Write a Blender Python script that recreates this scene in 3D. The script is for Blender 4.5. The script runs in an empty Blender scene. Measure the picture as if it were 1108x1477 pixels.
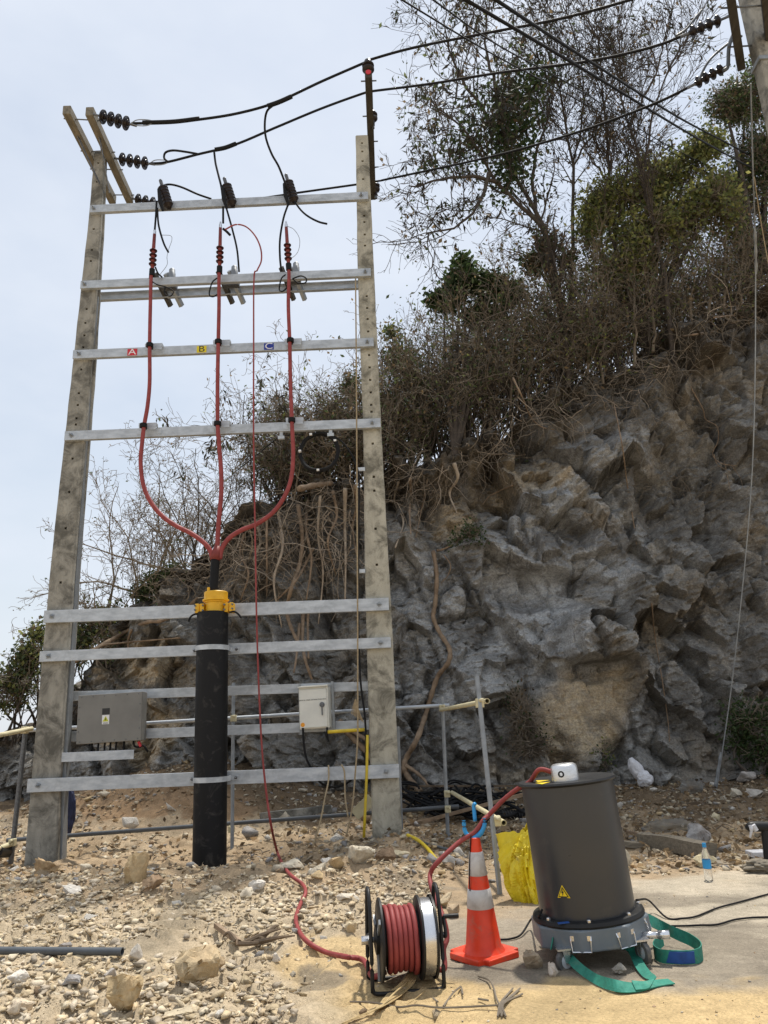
import bpy, bmesh, math, random
import numpy as np
from mathutils import Vector, Matrix
from mathutils.bvhtree import BVHTree

S = bpy.context.scene
COL = S.collection
R = math.radians

# ------------------------------------------------------------------ camera
FPX, CX, CY = 1100.0, 554.0, 738.5
PITCH, ROLL = R(16.3), R(2.3)
CAM = np.array([0.0, 0.0, 1.5])
_f = np.array([0.0, math.cos(PITCH), math.sin(PITCH)])
_r0 = np.array([1.0, 0.0, 0.0]); _u0 = np.array([0.0, -math.sin(PITCH), math.cos(PITCH)])
_r = math.cos(ROLL) * _r0 - math.sin(ROLL) * _u0
_u = math.sin(ROLL) * _r0 + math.cos(ROLL) * _u0
cd = bpy.data.cameras.new('camera')
cam = bpy.data.objects.new('camera', cd); COL.objects.link(cam)
cd.sensor_fit = 'VERTICAL'; cd.sensor_height = 36.0; cd.lens = 36.0 * FPX / 1477.0
cd.clip_start = 0.1; cd.clip_end = 2000
cam.matrix_world = Matrix(((_r[0], _u[0], -_f[0], CAM[0]), (_r[1], _u[1], -_f[1], CAM[1]), (_r[2], _u[2], -_f[2], CAM[2]), (0, 0, 0, 1)))
S.camera = cam

# ------------------------------------------------------------------ world, sun, exposure
SUN_EL, SUN_AZ = R(71), R(28)          # high, behind the hill and a little to the right of the view
w = bpy.data.worlds.new('World'); S.world = w; w.use_nodes = True
nt = w.node_tree; nt.nodes.clear()
out = nt.nodes.new('ShaderNodeOutputWorld'); bg = nt.nodes.new('ShaderNodeBackground')
sky = nt.nodes.new('ShaderNodeTexSky'); sky.sky_type = 'NISHITA'; sky.sun_disc = False
sky.sun_elevation = SUN_EL; sky.sun_rotation = SUN_AZ; sky.air_density = 1.6; sky.dust_density = 1.0; sky.ozone_density = 1.5
tc = nt.nodes.new('ShaderNodeTexCoord')
mp = nt.nodes.new('ShaderNodeMapping'); mp.inputs['Scale'].default_value = (1.0, 1.0, 2.2)
nz = nt.nodes.new('ShaderNodeTexNoise'); nz.inputs['Scale'].default_value = 2.3; nz.inputs['Detail'].default_value = 5; nz.inputs['Roughness'].default_value = .55
rp = nt.nodes.new('ShaderNodeValToRGB')
rp.color_ramp.elements[0].position = .32; rp.color_ramp.elements[0].color = (.62, .62, .62, 1)
rp.color_ramp.elements[1].position = .68; rp.color_ramp.elements[1].color = (.95, .95, .95, 1)
mx = nt.nodes.new('ShaderNodeMixRGB'); mx.inputs[2].default_value = (7.1, 7.6, 8.45, 1)   # thin bright cloud veil
nt.links.new(tc.outputs['Generated'], mp.inputs['Vector']); nt.links.new(mp.outputs[0], nz.inputs['Vector'])
nt.links.new(nz.outputs[0], rp.inputs[0]); nt.links.new(rp.outputs[0], mx.inputs[0])
nt.links.new(sky.outputs[0], mx.inputs[1]); nt.links.new(mx.outputs[0], bg.inputs[0]); nt.links.new(bg.outputs[0], out.inputs[0])
bg.inputs[1].default_value = 0.1
sl = bpy.data.lights.new('sun', 'SUN'); sl.energy = 4.3; sl.angle = R(2); sl.color = (1, .95, .87)
so = bpy.data.objects.new('sun', sl); COL.objects.link(so)
_sd = Vector((math.sin(SUN_AZ) * math.cos(SUN_EL), math.cos(SUN_AZ) * math.cos(SUN_EL), math.sin(SUN_EL)))
so.rotation_euler = (-_sd).to_track_quat('-Z', 'Y').to_euler(); so.location = _sd * 60
S.view_settings.view_transform = 'Standard'; S.view_settings.look = 'None'
S.view_settings.exposure = 0.22; S.view_settings.gamma = 1.0; S.view_settings.use_curve_mapping = False
S.cycles.use_denoising = True; S.cycles.denoising_prefilter = 'NONE'
S.cycles.max_bounces = 5; S.cycles.diffuse_bounces = 4; S.cycles.transparent_max_bounces = 6

# ------------------------------------------------------------------ view geometry: a pixel of the photograph to a point in the place
def ray(px, py):
    d = _f + _r * ((px - CX) / FPX) + _u * ((CY - py) / FPX)
    return d
def at(px, py, Y):
    d = ray(px, py); return CAM + d * (Y / d[1])
def onz(px, py, z):
    d = ray(px, py); return CAM + d * ((z - CAM[2]) / d[2])
def atpath(pts, Y0, Y1=None):
    n = len(pts); Y1 = Y0 if Y1 is None else Y1
    return [at(p[0], p[1], Y0 + (Y1 - Y0) * i / max(1, n - 1)) for i, p in enumerate(pts)]
def project(P):
    d = P - CAM; z = d @ _f
    return CX + FPX * (d @ _r) / z, CY - FPX * (d @ _u) / z

# ------------------------------------------------------------------ numpy noise
def _h(ix, iy, iz, seed):
    n = (ix.astype(np.int64) * 374761393 + iy.astype(np.int64) * 668265263 + iz.astype(np.int64) * 2147483647 + seed * 1274126177) & 0xffffffff
    n = ((n ^ (n >> 13)) * 1274126177) & 0xffffffff
    n = ((n ^ (n >> 16)) * 2246822519) & 0xffffffff
    return ((n ^ (n >> 15)) & 0xffffff) / float(0xffffff)
def vnoise(x, y, z=None, seed=0):
    z = np.zeros_like(x) if z is None else z
    ix, iy, iz = np.floor(x), np.floor(y), np.floor(z)
    fx, fy, fz = x - ix, y - iy, z - iz
    fx = fx * fx * (3 - 2 * fx); fy = fy * fy * (3 - 2 * fy); fz = fz * fz * (3 - 2 * fz)
    r = 0
    for a in (0, 1):
        for b in (0, 1):
            for c in (0, 1):
                r = r + _h(ix + a, iy + b, iz + c, seed) * np.where(a, fx, 1 - fx) * np.where(b, fy, 1 - fy) * np.where(c, fz, 1 - fz)
    return r * 2 - 1
def fbm(x, y, z=None, seed=0, oct=4, gain=.5):
    r = 0; a = 1.0; f = 1.0
    for o in range(oct):
        r = r + a * vnoise(x * f, y * f, None if z is None else z * f, seed + o * 17); a *= gain; f *= 2.03
    return r
def facets(u, v, cell, seed, off, slope):
    """broken-rock facets: every cell is a tilted plane with its own offset; returns height and distance-to-edge measure"""
    u = u / cell; v = v / cell
    iu, iv = np.floor(u), np.floor(v)
    best = np.full(u.shape, 1e9); sec = np.full(u.shape, 1e9); hgt = np.zeros(u.shape)
    zz = np.zeros_like(iu)
    for a in (-1, 0, 1):
        for b in (-1, 0, 1):
            cu, cv = iu + a, iv + b
            px = cu + _h(cu, cv, zz, seed); py = cv + _h(cu, cv, zz, seed + 1)
            d = np.hypot(u - px, v - py)
            hh = off * (_h(cu, cv, zz, seed + 2) - .5) * 2 + slope * cell * ((u - px) * (_h(cu, cv, zz, seed + 3) - .5) + (v - py) * (_h(cu, cv, zz, seed + 4) - .5)) * 2
            m = d < best
            sec = np.where(m, best, np.minimum(sec, d)); hgt = np.where(m, hh, hgt); best = np.where(m, d, best)
    return hgt, sec - best
def sst(a, b, x):
    t = np.clip((x - a) / (b - a), 0, 1); return t * t * (3 - 2 * t)

# ------------------------------------------------------------------ mesh helpers
WO = {}
def world_off(o):
    return WO.get(o.name, np.zeros(3)) if o is not None else np.zeros(3)
class MB:
    def __init__(s): s.v = []; s.f = []; s.n = 0; s.c = []
    def add(s, V, F, col=None):
        V = np.asarray(V, float); F = [tuple(int(i) + s.n for i in f) for f in F]
        s.v.append(V); s.f += F; s.n += len(V)
        if col is not None: s.c.append(np.tile(np.append(np.asarray(col, float), 1.0)[:4], (len(V), 1)))
        return s
    def box(s, c, size, rot=None):
        h = np.array(size) / 2
        V = np.array([[x, y, z] for x in (-1, 1) for y in (-1, 1) for z in (-1, 1)], float) * h
        if rot is not None: V = V @ np.array(rot).T
        return s.add(V + np.array(c), [(0, 1, 3, 2), (4, 6, 7, 5), (0, 4, 5, 1), (2, 3, 7, 6), (0, 2, 6, 4), (1, 5, 7, 3)])
    def bar(s, a, b, w_, h_, up=(0, 0, 1)):
        a, b = np.array(a, float), np.array(b, float); d = b - a; L = np.linalg.norm(d); d = d / L
        up = np.array(up, float)
        sx = np.cross(d, up)
        if np.linalg.norm(sx) < 1e-4: sx = np.cross(d, np.array([1.0, 0, 0]))
        sx /= np.linalg.norm(sx); sz = np.cross(sx, d)
        return s.box((a + b) / 2, (w_, L, h_), np.stack([sx, d, sz], 1))
    def tube(s, pts, r, sides=8, caps=True, col=None):
        P = np.asarray(pts, float); n = len(P)
        r = np.full(n, r, float) if np.isscalar(r) else np.asarray(r, float)
        V, F = tubes_np(P[None], r[None], sides)
        F = [tuple(f) for f in F]
        if caps:
            F.append(tuple(range(sides))[::-1]); F.append(tuple(range((n - 1) * sides, n * sides)))
        return s.add(V, F, col)
    def lathe(s, prof, base=(0, 0, 0), axis=(0, 0, 1), sides=24, caps=True):
        ax = np.array(axis, float); ax /= np.linalg.norm(ax)
        t = np.array([1.0, 0, 0]) if abs(ax[0]) < .9 else np.array([0, 1.0, 0])
        e1 = np.cross(ax, t); e1 /= np.linalg.norm(e1); e2 = np.cross(ax, e1)
        a = np.arange(sides) * 2 * math.pi / sides
        ring = np.outer(np.cos(a), e1) + np.outer(np.sin(a), e2)
        V = np.concatenate([np.array(base) + ring * rr + ax * zz for rr, zz in prof])
        F = []
        for i in range(len(prof) - 1):
            for j in range(sides):
                k = (j + 1) % sides
                F.append((i * sides + j, i * sides + k, (i + 1) * sides + k, (i + 1) * sides + j))
        if caps:
            F.append(tuple(range(sides))[::-1]); F.append(tuple(range((len(prof) - 1) * sides, len(prof) * sides)))
        return s.add(V, F)
    def prism(s, poly, a, b):
        """poly: list of 3-D points, swept by vector from a to b (offset vectors)"""
        P = np.array(poly, float); n = len(P)
        V = np.concatenate([P + np.array(a), P + np.array(b)])
        F = [tuple(range(n))[::-1], tuple(range(n, 2 * n))] + [(i, (i + 1) % n, n + (i + 1) % n, n + i) for i in range(n)]
        return s.add(V, F)
def tubes_np(P, Rr, sides):
    """P (N,K,3), Rr (N,K) -> verts, quads of N tubes"""
    N, K, _ = P.shape
    T = np.empty_like(P); T[:, 1:-1] = P[:, 2:] - P[:, :-2]; T[:, 0] = P[:, 1] - P[:, 0]; T[:, -1] = P[:, -1] - P[:, -2]
    T /= np.linalg.norm(T, axis=2, keepdims=True) + 1e-9
    m = np.abs(T.mean(1)); ref = np.zeros((N, 3)); ref[np.arange(N), m.argmin(1)] = 1.0
    E1 = np.cross(T, ref[:, None, :]); E1 /= np.linalg.norm(E1, axis=2, keepdims=True) + 1e-9
    E2 = np.cross(T, E1)
    a = np.arange(sides) * 2 * math.pi / sides
    V = P[:, :, None, :] + Rr[:, :, None, None] * (E1[:, :, None, :] * np.cos(a)[None, None, :, None] + E2[:, :, None, :] * np.sin(a)[None, None, :, None])
    V = V.reshape(-1, 3)
    n_, k_, j_ = np.meshgrid(np.arange(N), np.arange(K - 1), np.arange(sides), indexing='ij')
    b = (n_ * K + k_) * sides
    F = np.stack([b + j_, b + (j_ + 1) % sides, b + sides + (j_ + 1) % sides, b + sides + j_], -1).reshape(-1, 4)
    return V, F
def spline(pts, n=8, closed=False):
    P = [np.array(p, float) for p in pts]; o = []
    N = len(P)
    if N < 3 and not closed: return P
    rng_ = N if closed else N - 1
    for i in range(rng_):
        if closed: a, b, c, d = P[i - 1], P[i], P[(i + 1) % N], P[(i + 2) % N]
        else:
            b, c = P[i], P[i + 1]
            a = P[i - 1] if i > 0 else 2 * b - c
            d = P[i + 2] if i + 2 < N else 2 * c - b
        for k in range(n):
            t = k / n
            o.append(.5 * ((2 * b) + (-a + c) * t + (2 * a - 5 * b + 4 * c - d) * t * t + (-a + 3 * b - 3 * c + d) * t ** 3))
    if not closed: o.append(P[-1])
    return o
def raw(name, V, F, m, parent=None, smooth=False, cols=None, local=False):
    """link one mesh object; V in world space unless local"""
    me = bpy.data.meshes.new(name)
    V = np.asarray(V, np.float32)
    if parent is not None and not local: V = (V - world_off(parent)).astype(np.float32)
    if isinstance(F, np.ndarray):
        nf, k = F.shape
        me.vertices.add(len(V)); me.vertices.foreach_set('co', V.ravel())
        me.loops.add(nf * k); me.loops.foreach_set('vertex_index', F.astype(np.int32).ravel())
        me.polygons.add(nf); me.polygons.foreach_set('loop_start', np.arange(0, nf * k, k, dtype=np.int32))
        me.update(calc_edges=True)
    else:
        me.from_pydata(V.tolist(), [], F)
    if smooth: me.polygons.foreach_set('use_smooth', np.ones(len(me.polygons), bool))
    if cols is not None:
        for an, ca in cols.items():
            at_ = me.color_attributes.new(an, 'FLOAT_COLOR', 'POINT')
            c4 = np.ones((len(V), 4), np.float32); c4[:, :ca.shape[1]] = ca; at_.data.foreach_set('color', c4.ravel())
    me.materials.append(m)
    o = bpy.data.objects.new(name, me); COL.objects.link(o)
    if parent is not None:
        o.parent = parent; WO[o.name] = world_off(parent)
    return o
def obj(name, mb, m, parent=None, smooth=False, local=False, bevel=0, angle=None):
    V = np.concatenate(mb.v)
    o = raw(name, V, mb.f, m, parent, smooth, None, local)
    if smooth and angle is not None:
        o.data.set_sharp_from_angle(angle=R(angle))
    if bevel:
        b = o.modifiers.new('edge', 'BEVEL'); b.width = bevel; b.segments = 2; b.limit_method = 'ANGLE'; b.angle_limit = R(40)
    return o
def tag(o, label, cat, group=None):
    o['label'] = label; o['category'] = cat
    if group: o['group'] = group
    return o
def thing(name, label, cat, loc=(0, 0, 0), group=None, rot=None):
    o = bpy.data.objects.new(name, None); COL.objects.link(o); o.empty_display_size = .1
    o.location = tuple(float(x) for x in loc); WO[o.name] = np.array(loc, float)
    if rot is not None: o.rotation_euler = rot
    return tag(o, label, cat, group)
def struct(o):
    o['kind'] = 'structure'; return o
def stuff(o, label=None, cat=None):
    o['kind'] = 'stuff'
    if label: o['label'] = label
    if cat: o['category'] = cat
    return o
def share(src, parent, M4):
    """a copy of a small piece sharing its mesh"""
    c = src.copy(); COL.objects.link(c); c.parent = parent; c.matrix_local = M4
    return c

# ------------------------------------------------------------------ materials
def nodes(name):
    m = bpy.data.materials.new(name); m.use_nodes = True
    n = m.node_tree; n.nodes.clear()
    o = n.nodes.new('ShaderNodeOutputMaterial'); p = n.nodes.new('ShaderNodeBsdfPrincipled')
    n.links.new(p.outputs[0], o.inputs[0]); return m, n, p, o
def N_(n, t, **kw):
    x = n.nodes.new(t)
    for k, v in kw.items():
        if k in x.inputs: x.inputs[k].default_value = v
        else: setattr(x, k, v)
    return x
def noise(n, vec, scale, detail=4, rough=.55, dist=0.0):
    x = N_(n, 'ShaderNodeTexNoise', Scale=scale, Detail=detail, Roughness=rough, Distortion=dist)
    n.links.new(vec, x.inputs['Vector']); return x.outputs[0]
def ramp(n, fac, stops):
    x = n.nodes.new('ShaderNodeValToRGB'); cr = x.color_ramp
    while len(cr.elements) < len(stops): cr.elements.new(.5)
    for e, (p, c) in zip(cr.elements, stops):
        e.position = p; e.color = (c, c, c, 1) if np.isscalar(c) else (*c, 1)
    n.links.new(fac, x.inputs[0]); return x.outputs[0]
def mix(n, fac, a, b, mode='MIX'):
    x = n.nodes.new('ShaderNodeMixRGB'); x.blend_type = mode
    for i, v in ((0, fac), (1, a), (2, b)):
        if hasattr(v, 'is_linked'): n.links.new(v, x.inputs[i])
        elif np.isscalar(v): x.inputs[i].default_value = v if i == 0 else (v, v, v, 1)
        else: x.inputs[i].default_value = (*v, 1)
    return x.outputs[0]
def bump(n, p, h, strength, dist):
    b = N_(n, 'ShaderNodeBump', Strength=strength, Distance=dist)
    n.links.new(h, b.inputs['Height']); n.links.new(b.outputs[0], p.inputs['Normal'])
def pm(name, c1, c2=None, scale=6, rough=.6, metal=0.0, bmp=0.0, bscale=40, stretch=None, lo=.35, hi=.65, rvar=.1, spec=None, dirt=None):
    m, n, p, o = nodes(name)
    tcn = n.nodes.new('ShaderNodeTexCoord'); v = tcn.outputs['Object']
    if stretch:
        mp_ = N_(n, 'ShaderNodeMapping'); mp_.inputs['Scale'].default_value = stretch; n.links.new(v, mp_.inputs['Vector']); v = mp_.outputs[0]
    c2 = c2 if c2 is not None else tuple(x * .8 for x in c1)
    nn = noise(n, v, scale, 6, .6)
    c = ramp(n, nn, [(lo, c1), (hi, c2)])
    if dirt:
        dn = noise(n, tcn.outputs['Object'], dirt[1], 5, .7, .6)
        c = mix(n, ramp(n, dn, [(dirt[2], 0.0), (dirt[2] + .18, dirt[3])]), c, dirt[0])
    n.links.new(c, p.inputs['Base Color'])
    n.links.new(ramp(n, nn, [(.3, max(0, rough - rvar)), (.7, min(1, rough + rvar))]), p.inputs['Roughness'])
    p.inputs['Metallic'].default_value = metal
    if spec is not None: p.inputs['Specular IOR Level'].default_value = spec
    if bmp: bump(n, p, noise(n, tcn.outputs['Object'], bscale, 5, .6), bmp, .01)
    return m

M = {}
M['concrete'] = pm('weathered_concrete', (.34, .32, .272), (.23, .217, .184), 3, .9, bmp=.6, bscale=45, stretch=(2.2, 2.2, .8), dirt=((.08, .075, .062), 3.4, .44, .85))
M['concrete_pale'] = pm('pale_concrete', (.46, .432, .35), (.34, .32, .26), 3, .9, bmp=.6, bscale=45, stretch=(2.2, 2.2, .8), dirt=((.10, .092, .07), 3.0, .46, .85))
M['arm_wood'] = pm('dark_crossarm', (.06, .053, .04), (.035, .03, .024), 5, .85, bmp=.4, bscale=50, stretch=(4, 1, 4))
M['arm'] = pm('grey_crossarm', (.22, .19, .14), (.13, .115, .085), 5, .85, bmp=.4, bscale=50, stretch=(4, 1, 4))
M['galv'] = pm('galvanised_steel', (.52, .55, .58), (.38, .41, .44), 5, .5, metal=.3, bmp=.05, bscale=90, stretch=(1, 2, 3), dirt=((.27, .29, .31), 3.5, .52, .6))
M['galv_dark'] = pm('dull_galvanised_steel', (.30, .32, .335), (.22, .235, .25), 6, .5, metal=.4, bmp=.05, bscale=90)
M['steel'] = pm('bolt_steel', (.16, .17, .18), (.10, .10, .105), 30, .5, metal=.6)
M['pipe_black'] = pm('black_plastic_pipe', (.006, .006, .0065), (.010, .010, .011), 3, .55, spec=.22, bmp=.08, bscale=25, stretch=(2, 2, .4), dirt=((.10, .092, .082), 5, .54, .45))
M['cable_black'] = pm('black_cable', (.009, .009, .0095), (.014, .014, .015), 8, .7, spec=.18)
M['porcelain'] = pm('brown_porcelain', (.014, .009, .008), (.022, .014, .012), 8, .35, spec=.3)
M['red'] = pm('red_cable', (.29, .056, .052), (.22, .042, .04), 10, .6, spec=.3, bmp=.1, bscale=60)
M['red_heat'] = pm('red_heat_shrink', (.22, .042, .034), (.16, .03, .026), 10, .55, spec=.3)
M['red_dark'] = pm('dark_red_shed', (.05, .007, .008), (.035, .006, .006), 10, .45, spec=.3)
M['yellow'] = pm('yellow_paint', (.78, .44, .012), (.66, .36, .012), 8, .5)
M['yellow_pipe'] = pm('yellow_conduit', (.68, .50, .02), (.52, .38, .03), 8, .5)
M['cream'] = pm('cream_pvc_pipe', (.62, .56, .36), (.50, .44, .27), 8, .5, dirt=((.3, .24, .15), 8, .55, .5))
M['box_grey'] = pm('grey_enclosure', (.19, .185, .17), (.165, .16, .148), 4, .5, metal=.2)
M['box_white'] = pm('white_enclosure', (.68, .68, .62), (.60, .60, .55), 4, .45)
M['pvc_grey'] = pm('grey_pvc', (.085, .095, .105), (.065, .072, .08), 5, .5)
M['rope'] = pm('tan_rope', (.36, .28, .17), (.26, .20, .12), 30, .9)
M['orange'] = pm('orange_cone_rubber', (.82, .055, .012), (.66, .042, .012), 6, .5, bmp=.05, bscale=40, dirt=((.34, .15, .10), 9, .52, .55))
M['reflect'] = pm('white_reflective_band', (.62, .60, .58), (.50, .48, .46), 9, .5, dirt=((.34, .3, .26), 9, .52, .7))
M['blue_plastic'] = pm('light_blue_plastic', (.02, .29, .62), (.02, .23, .5), 10, .4)
M['tank'] = pm('dark_grey_coated_shell', (.036, .038, .042), (.031, .033, .036), 2, .36, metal=.0, spec=.5, bmp=.02, bscale=14, dirt=((.11, .10, .088), 5, .60, .35))
M['rubber'] = pm('black_rubber', (.011, .011, .0115), (.018, .018, .018), 12, .5, spec=.3)
M['rubber_grey'] = pm('grey_caster_rubber', (.10, .10, .10), (.07, .07, .07), 12, .6, dirt=((.3, .25, .18), 9, .5, .5))
M['dolly'] = pm('grey_dolly_paint', (.15, .175, .20), (.125, .15, .17), 6, .45, dirt=((.26, .23, .18), 7, .58, .5))
M['alu'] = pm('brushed_aluminium', (.72, .72, .71), (.60, .60, .60), 20, .34, metal=.85, stretch=(1, 1, 8))
M['chrome'] = pm('bright_steel', (.75, .75, .76), (.6, .6, .62), 10, .25, metal=.9)
M['webbing'] = pm('green_webbing', (.022, .235, .165), (.018, .17, .12), 25, .75, bmp=.3, bscale=150, dirt=((.16, .2, .13), 5, .55, .5))
M['label_blue'] = pm('blue_label', (.01, .075, .30), (.01, .05, .2), 15, .6)
M['bag_yellow'] = pm('yellow_sack', (.78, .62, .02), (.62, .47, .02), 5, .5, bmp=.2, bscale=25, dirt=((.28, .22, .09), 5, .56, .8))
M['bag_white'] = pm('white_plastic', (.66, .66, .68), (.52, .52, .54), 9, .4, bmp=.2, bscale=30, dirt=((.5, .28, .2), 14, .62, .5))
M['timber'] = pm('weathered_timber', (.22, .185, .135), (.12, .105, .08), 6, .9, bmp=.5, bscale=40, stretch=(1, 6, 6))
M['root'] = pm('pale_root_bark', (.30, .215, .14), (.18, .125, .08), 7, .9, bmp=.5, bscale=45)
M['root_pale'] = pm('pale_dry_root', (.44, .36, .27), (.28, .22, .16), 7, .9)
M['root_dark'] = pm('brown_root', (.15, .105, .065), (.085, .06, .038), 7, .9)
M['bark'] = pm('grey_brown_bark', (.085, .066, .05), (.042, .033, .026), 6, .95, bmp=.5, bscale=30)
M['twig'] = pm('dry_twig', (.23, .19, .14), (.13, .105, .078), 4, .95)
M['twig_pale'] = pm('pale_dry_twig', (.25, .20, .14), (.15, .115, .08), 4, .95)
M['straw'] = pm('dry_palm_leaf', (.50, .37, .18), (.36, .26, .12), 9, .8, bmp=.4, bscale=90, stretch=(1, 1, 1))
M['navy'] = pm('navy_cloth', (.012, .015, .04), (.03, .04, .1), 9, .85)
M['tagred'] = pm('red_tag', (.55, .02, .03), (.5, .02, .03), 5, .5)
M['tagyellow'] = pm('yellow_tag', (.72, .58, .01), (.66, .53, .01), 5, .5)
M['tagblue'] = pm('blue_tag', (.01, .03, .28), (.01, .025, .25), 5, .5)
M['white'] = pm('white_print', (.75, .75, .75), (.7, .7, .7), 5, .5)
M['black'] = pm('black_print', (.012, .012, .012), (.015, .015, .015), 5, .5)
M['green_print'] = pm('yellow_green_print', (.52, .55, .02), (.48, .5, .02), 5, .5)
M['hazard'] = pm('hazard_yellow', (.82, .60, .012), (.76, .55, .012), 5, .5)
M['orange_dot'] = pm('orange_sticker', (.75, .30, .01), (.7, .28, .01), 5, .5)
M['thin_red'] = M['red']

def mat_clear(name, col=(.9, .95, 1), rough=.05):
    m, n, p, o = nodes(name)
    p.inputs['Base Color'].default_value = (*col, 1); p.inputs['Transmission Weight'].default_value = .92
    p.inputs['Roughness'].default_value = rough; p.inputs['IOR'].default_value = 1.15
    return m
M['clear'] = mat_clear('clear_plastic', (.93, .96, .98), .08)
M['clear_bag'] = mat_clear('cloudy_plastic_film', (.8, .8, .78), .35)

def mat_attr(name, rough, var=.25, nscale=30, bmp=.5, bscale=60, trans=0.0, spec=.3):
    """colour from the mesh's own 'tint' attribute (each stone or leaf has its own colour), with grain"""
    m, n, p, o = nodes(name)
    a = n.nodes.new('ShaderNodeAttribute'); a.attribute_name = 'tint'
    tcn = n.nodes.new('ShaderNodeTexCoord')
    g = noise(n, tcn.outputs['Object'], nscale, 5, .65)
    c = mix(n, 1.0, a.outputs['Color'], ramp(n, g, [(.3, 1 - var), (.7, 1 + var * .6)]), 'MULTIPLY')
    n.links.new(c, p.inputs['Base Color']); p.inputs['Roughness'].default_value = rough
    p.inputs['Specular IOR Level'].default_value = spec
    if bmp: bump(n, p, noise(n, tcn.outputs['Object'], bscale, 6, .65), bmp, .012)
    if trans:
        t = n.nodes.new('ShaderNodeBsdfTranslucent'); n.links.new(c, t.inputs[0])
        ms = n.nodes.new('ShaderNodeMixShader'); ms.inputs[0].default_value = trans
        n.links.new(p.outputs[0], ms.inputs[1]); n.links.new(t.outputs[0], ms.inputs[2]); n.links.new(ms.outputs[0], o.inputs[0])
    return m
M['stone'] = mat_attr('broken_stone', .9, .34, 12, .9, 40)
M['leaf'] = mat_attr('leaf', .55, .15, 6, 0, 1, trans=.45)
# ================================================================== THE LARGE STRUCTURE: ground and cliff
rnd = np.random.default_rng(7)

def ground_z(X, Y):
    X = np.asarray(X, float); Y = np.asarray(Y, float)
    z = sst(11.6, 15.5, Y) * .42
    z = z + sst(12.2, 16.2, Y) * .85 * np.exp(-((X + 3.9) / 2.0) ** 2)             # debris fan under the low end of the cliff
    rub = sst(.6, -.6, X - .12 * (Y - 7)) * sst(4.3, 6.2, Y)
    z = z + .16 * rub * np.exp(-((Y - 8.6) / 1.3) ** 2)
    z = z + .16 * np.exp(-((X - .05) ** 2 + (Y - 10.75) ** 2) / .7)
    z = z - .20 * np.exp(-(((X + 2.55) / 1.3) ** 2 + ((Y - 10.5) / .55) ** 2))
    z = z + .03 * np.exp(-(((X + 4.3) / .8) ** 2 + ((Y - 10.0) / .5) ** 2))
    slab = sst(-.3, .5, X - .15) * sst(10.2, 9.0, Y + .0 * X - .22 * (X - 2))
    rough = 1 - slab
    z = z + fbm(X * .9, Y * .9, seed=3, oct=3) * .05 * rough * sst(3, 6, Y)
    z = z + fbm(X * 4.2, Y * 4.2, seed=9, oct=4) * (.028 * rough + .003)
    h1, e1 = facets(X + .2 * vnoise(X * 3, Y * 3, seed=5), Y, .17, 31, .022, .3)
    z = z + h1 * rough * sst(40, 17, Y)
    # sand heap along the lower edge
    z = z + .05 * sst(5.35, 4.9, Y - .05 * X) * sst(-.6, .4, X) * (1 + .6 * fbm(X * 2, Y * 2, seed=21))
    return z

gx = np.concatenate([-np.geomspace(400, 9, 22)[:-1], np.linspace(-9, 10, 420), np.geomspace(10, 400, 22)[1:]])
gy = np.concatenate([[-60, -15, -2, 1.5], np.linspace(3.2, 10.5, 330), np.linspace(10.53, 17.5, 190), np.geomspace(18, 500, 22)])
GX, GY = np.meshgrid(gx, gy)
GZ = ground_z(np.clip(GX, -30, 30), np.clip(GY, -5, 40))
GV = np.stack([GX.ravel(), GY.ravel(), GZ.ravel()], 1)
nx_, ny_ = len(gx), len(gy)
ii, jj = np.meshgrid(np.arange(ny_ - 1), np.arange(nx_ - 1), indexing='ij')
b0 = (ii * nx_ + jj).ravel()
GF = np.stack([b0, b0 + 1, b0 + nx_ + 1, b0 + nx_], 1)

def soft_ellipse(px, py, cx, cy, rx, ry, p=2.0):
    d = np.abs((px - cx) / rx) ** p + np.abs((py - cy) / ry) ** p
    return 1 - sst(.6, 1.4, d)
# ground tint: cream rubble, brown soil, yellow sand, grey compacted slab
near = GV[:, 1] > 1.0
gpx, gpy = np.zeros(len(GV)), np.full(len(GV), 1470.0)
_px, _py = project(GV[near]); gpx[near] = _px; gpy[near] = _py
wob = fbm(GV[:, 0] * 1.5, GV[:, 1] * 1.5, seed=40, oct=4)
wob2 = fbm(GV[:, 0] * 6, GV[:, 1] * 6, seed=45, oct=3)
qx, qy = gpx + 40 * wob, gpy + 16 * wob + 6 * wob2
cream = np.array([.55, .455, .32]); soil = np.array([.40, .305, .20]); sand = np.array([.60, .45, .24]); slabc = np.array([.35, .305, .24]); pale = np.array([.52, .46, .36]); humus = np.array([.19, .14, .09]); rust = np.array([.40, .27, .16])
gc = np.tile(humus, (len(GV), 1))
def lay(c, mk): 
    global gc
    mk = np.clip(mk, 0, 1)[:, None]; gc = gc * (1 - mk) + c * mk
lay(soil, sst(1170, 1215, qy + .03 * (qx - 500)))
lay(rust, soft_ellipse(qx, qy, 190, 1165, 170, 48) * .7)
lay(cream, soft_ellipse(qx, qy, 200, 1200, 330, 22) * .6)
lay(cream * .95, sst(1268, 1300, qy) * sst(620, 480, qx))
lay(soil, soft_ellipse(qx, qy, 190, 1268, 230, 20) * .75)
lay(soil * 1.1, soft_ellipse(qx, qy, 600, 1225, 160, 40) * .6)
lay(slabc, sst(1300, 1330, qy + (qx - 640) * .10) * sst(500, 600, qx) )
lay(pale, soft_ellipse(qx, qy, 1070, 1300, 170, 62) * .9)
lay(slabc * .72, .75 * sst(.15, .6, fbm(GV[:, 0] * 1.1, GV[:, 1] * 1.6, seed=77, oct=4)) * sst(560, 640, qx) * sst(1230, 1290, qy))
lay(sand, soft_ellipse(qx, qy, 480, 1390, 80, 42) * .8)
lay(sand, sst(1408, 1428, qy + (qx - 800) * .02) * sst(430, 560, qx) * .95)
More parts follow.
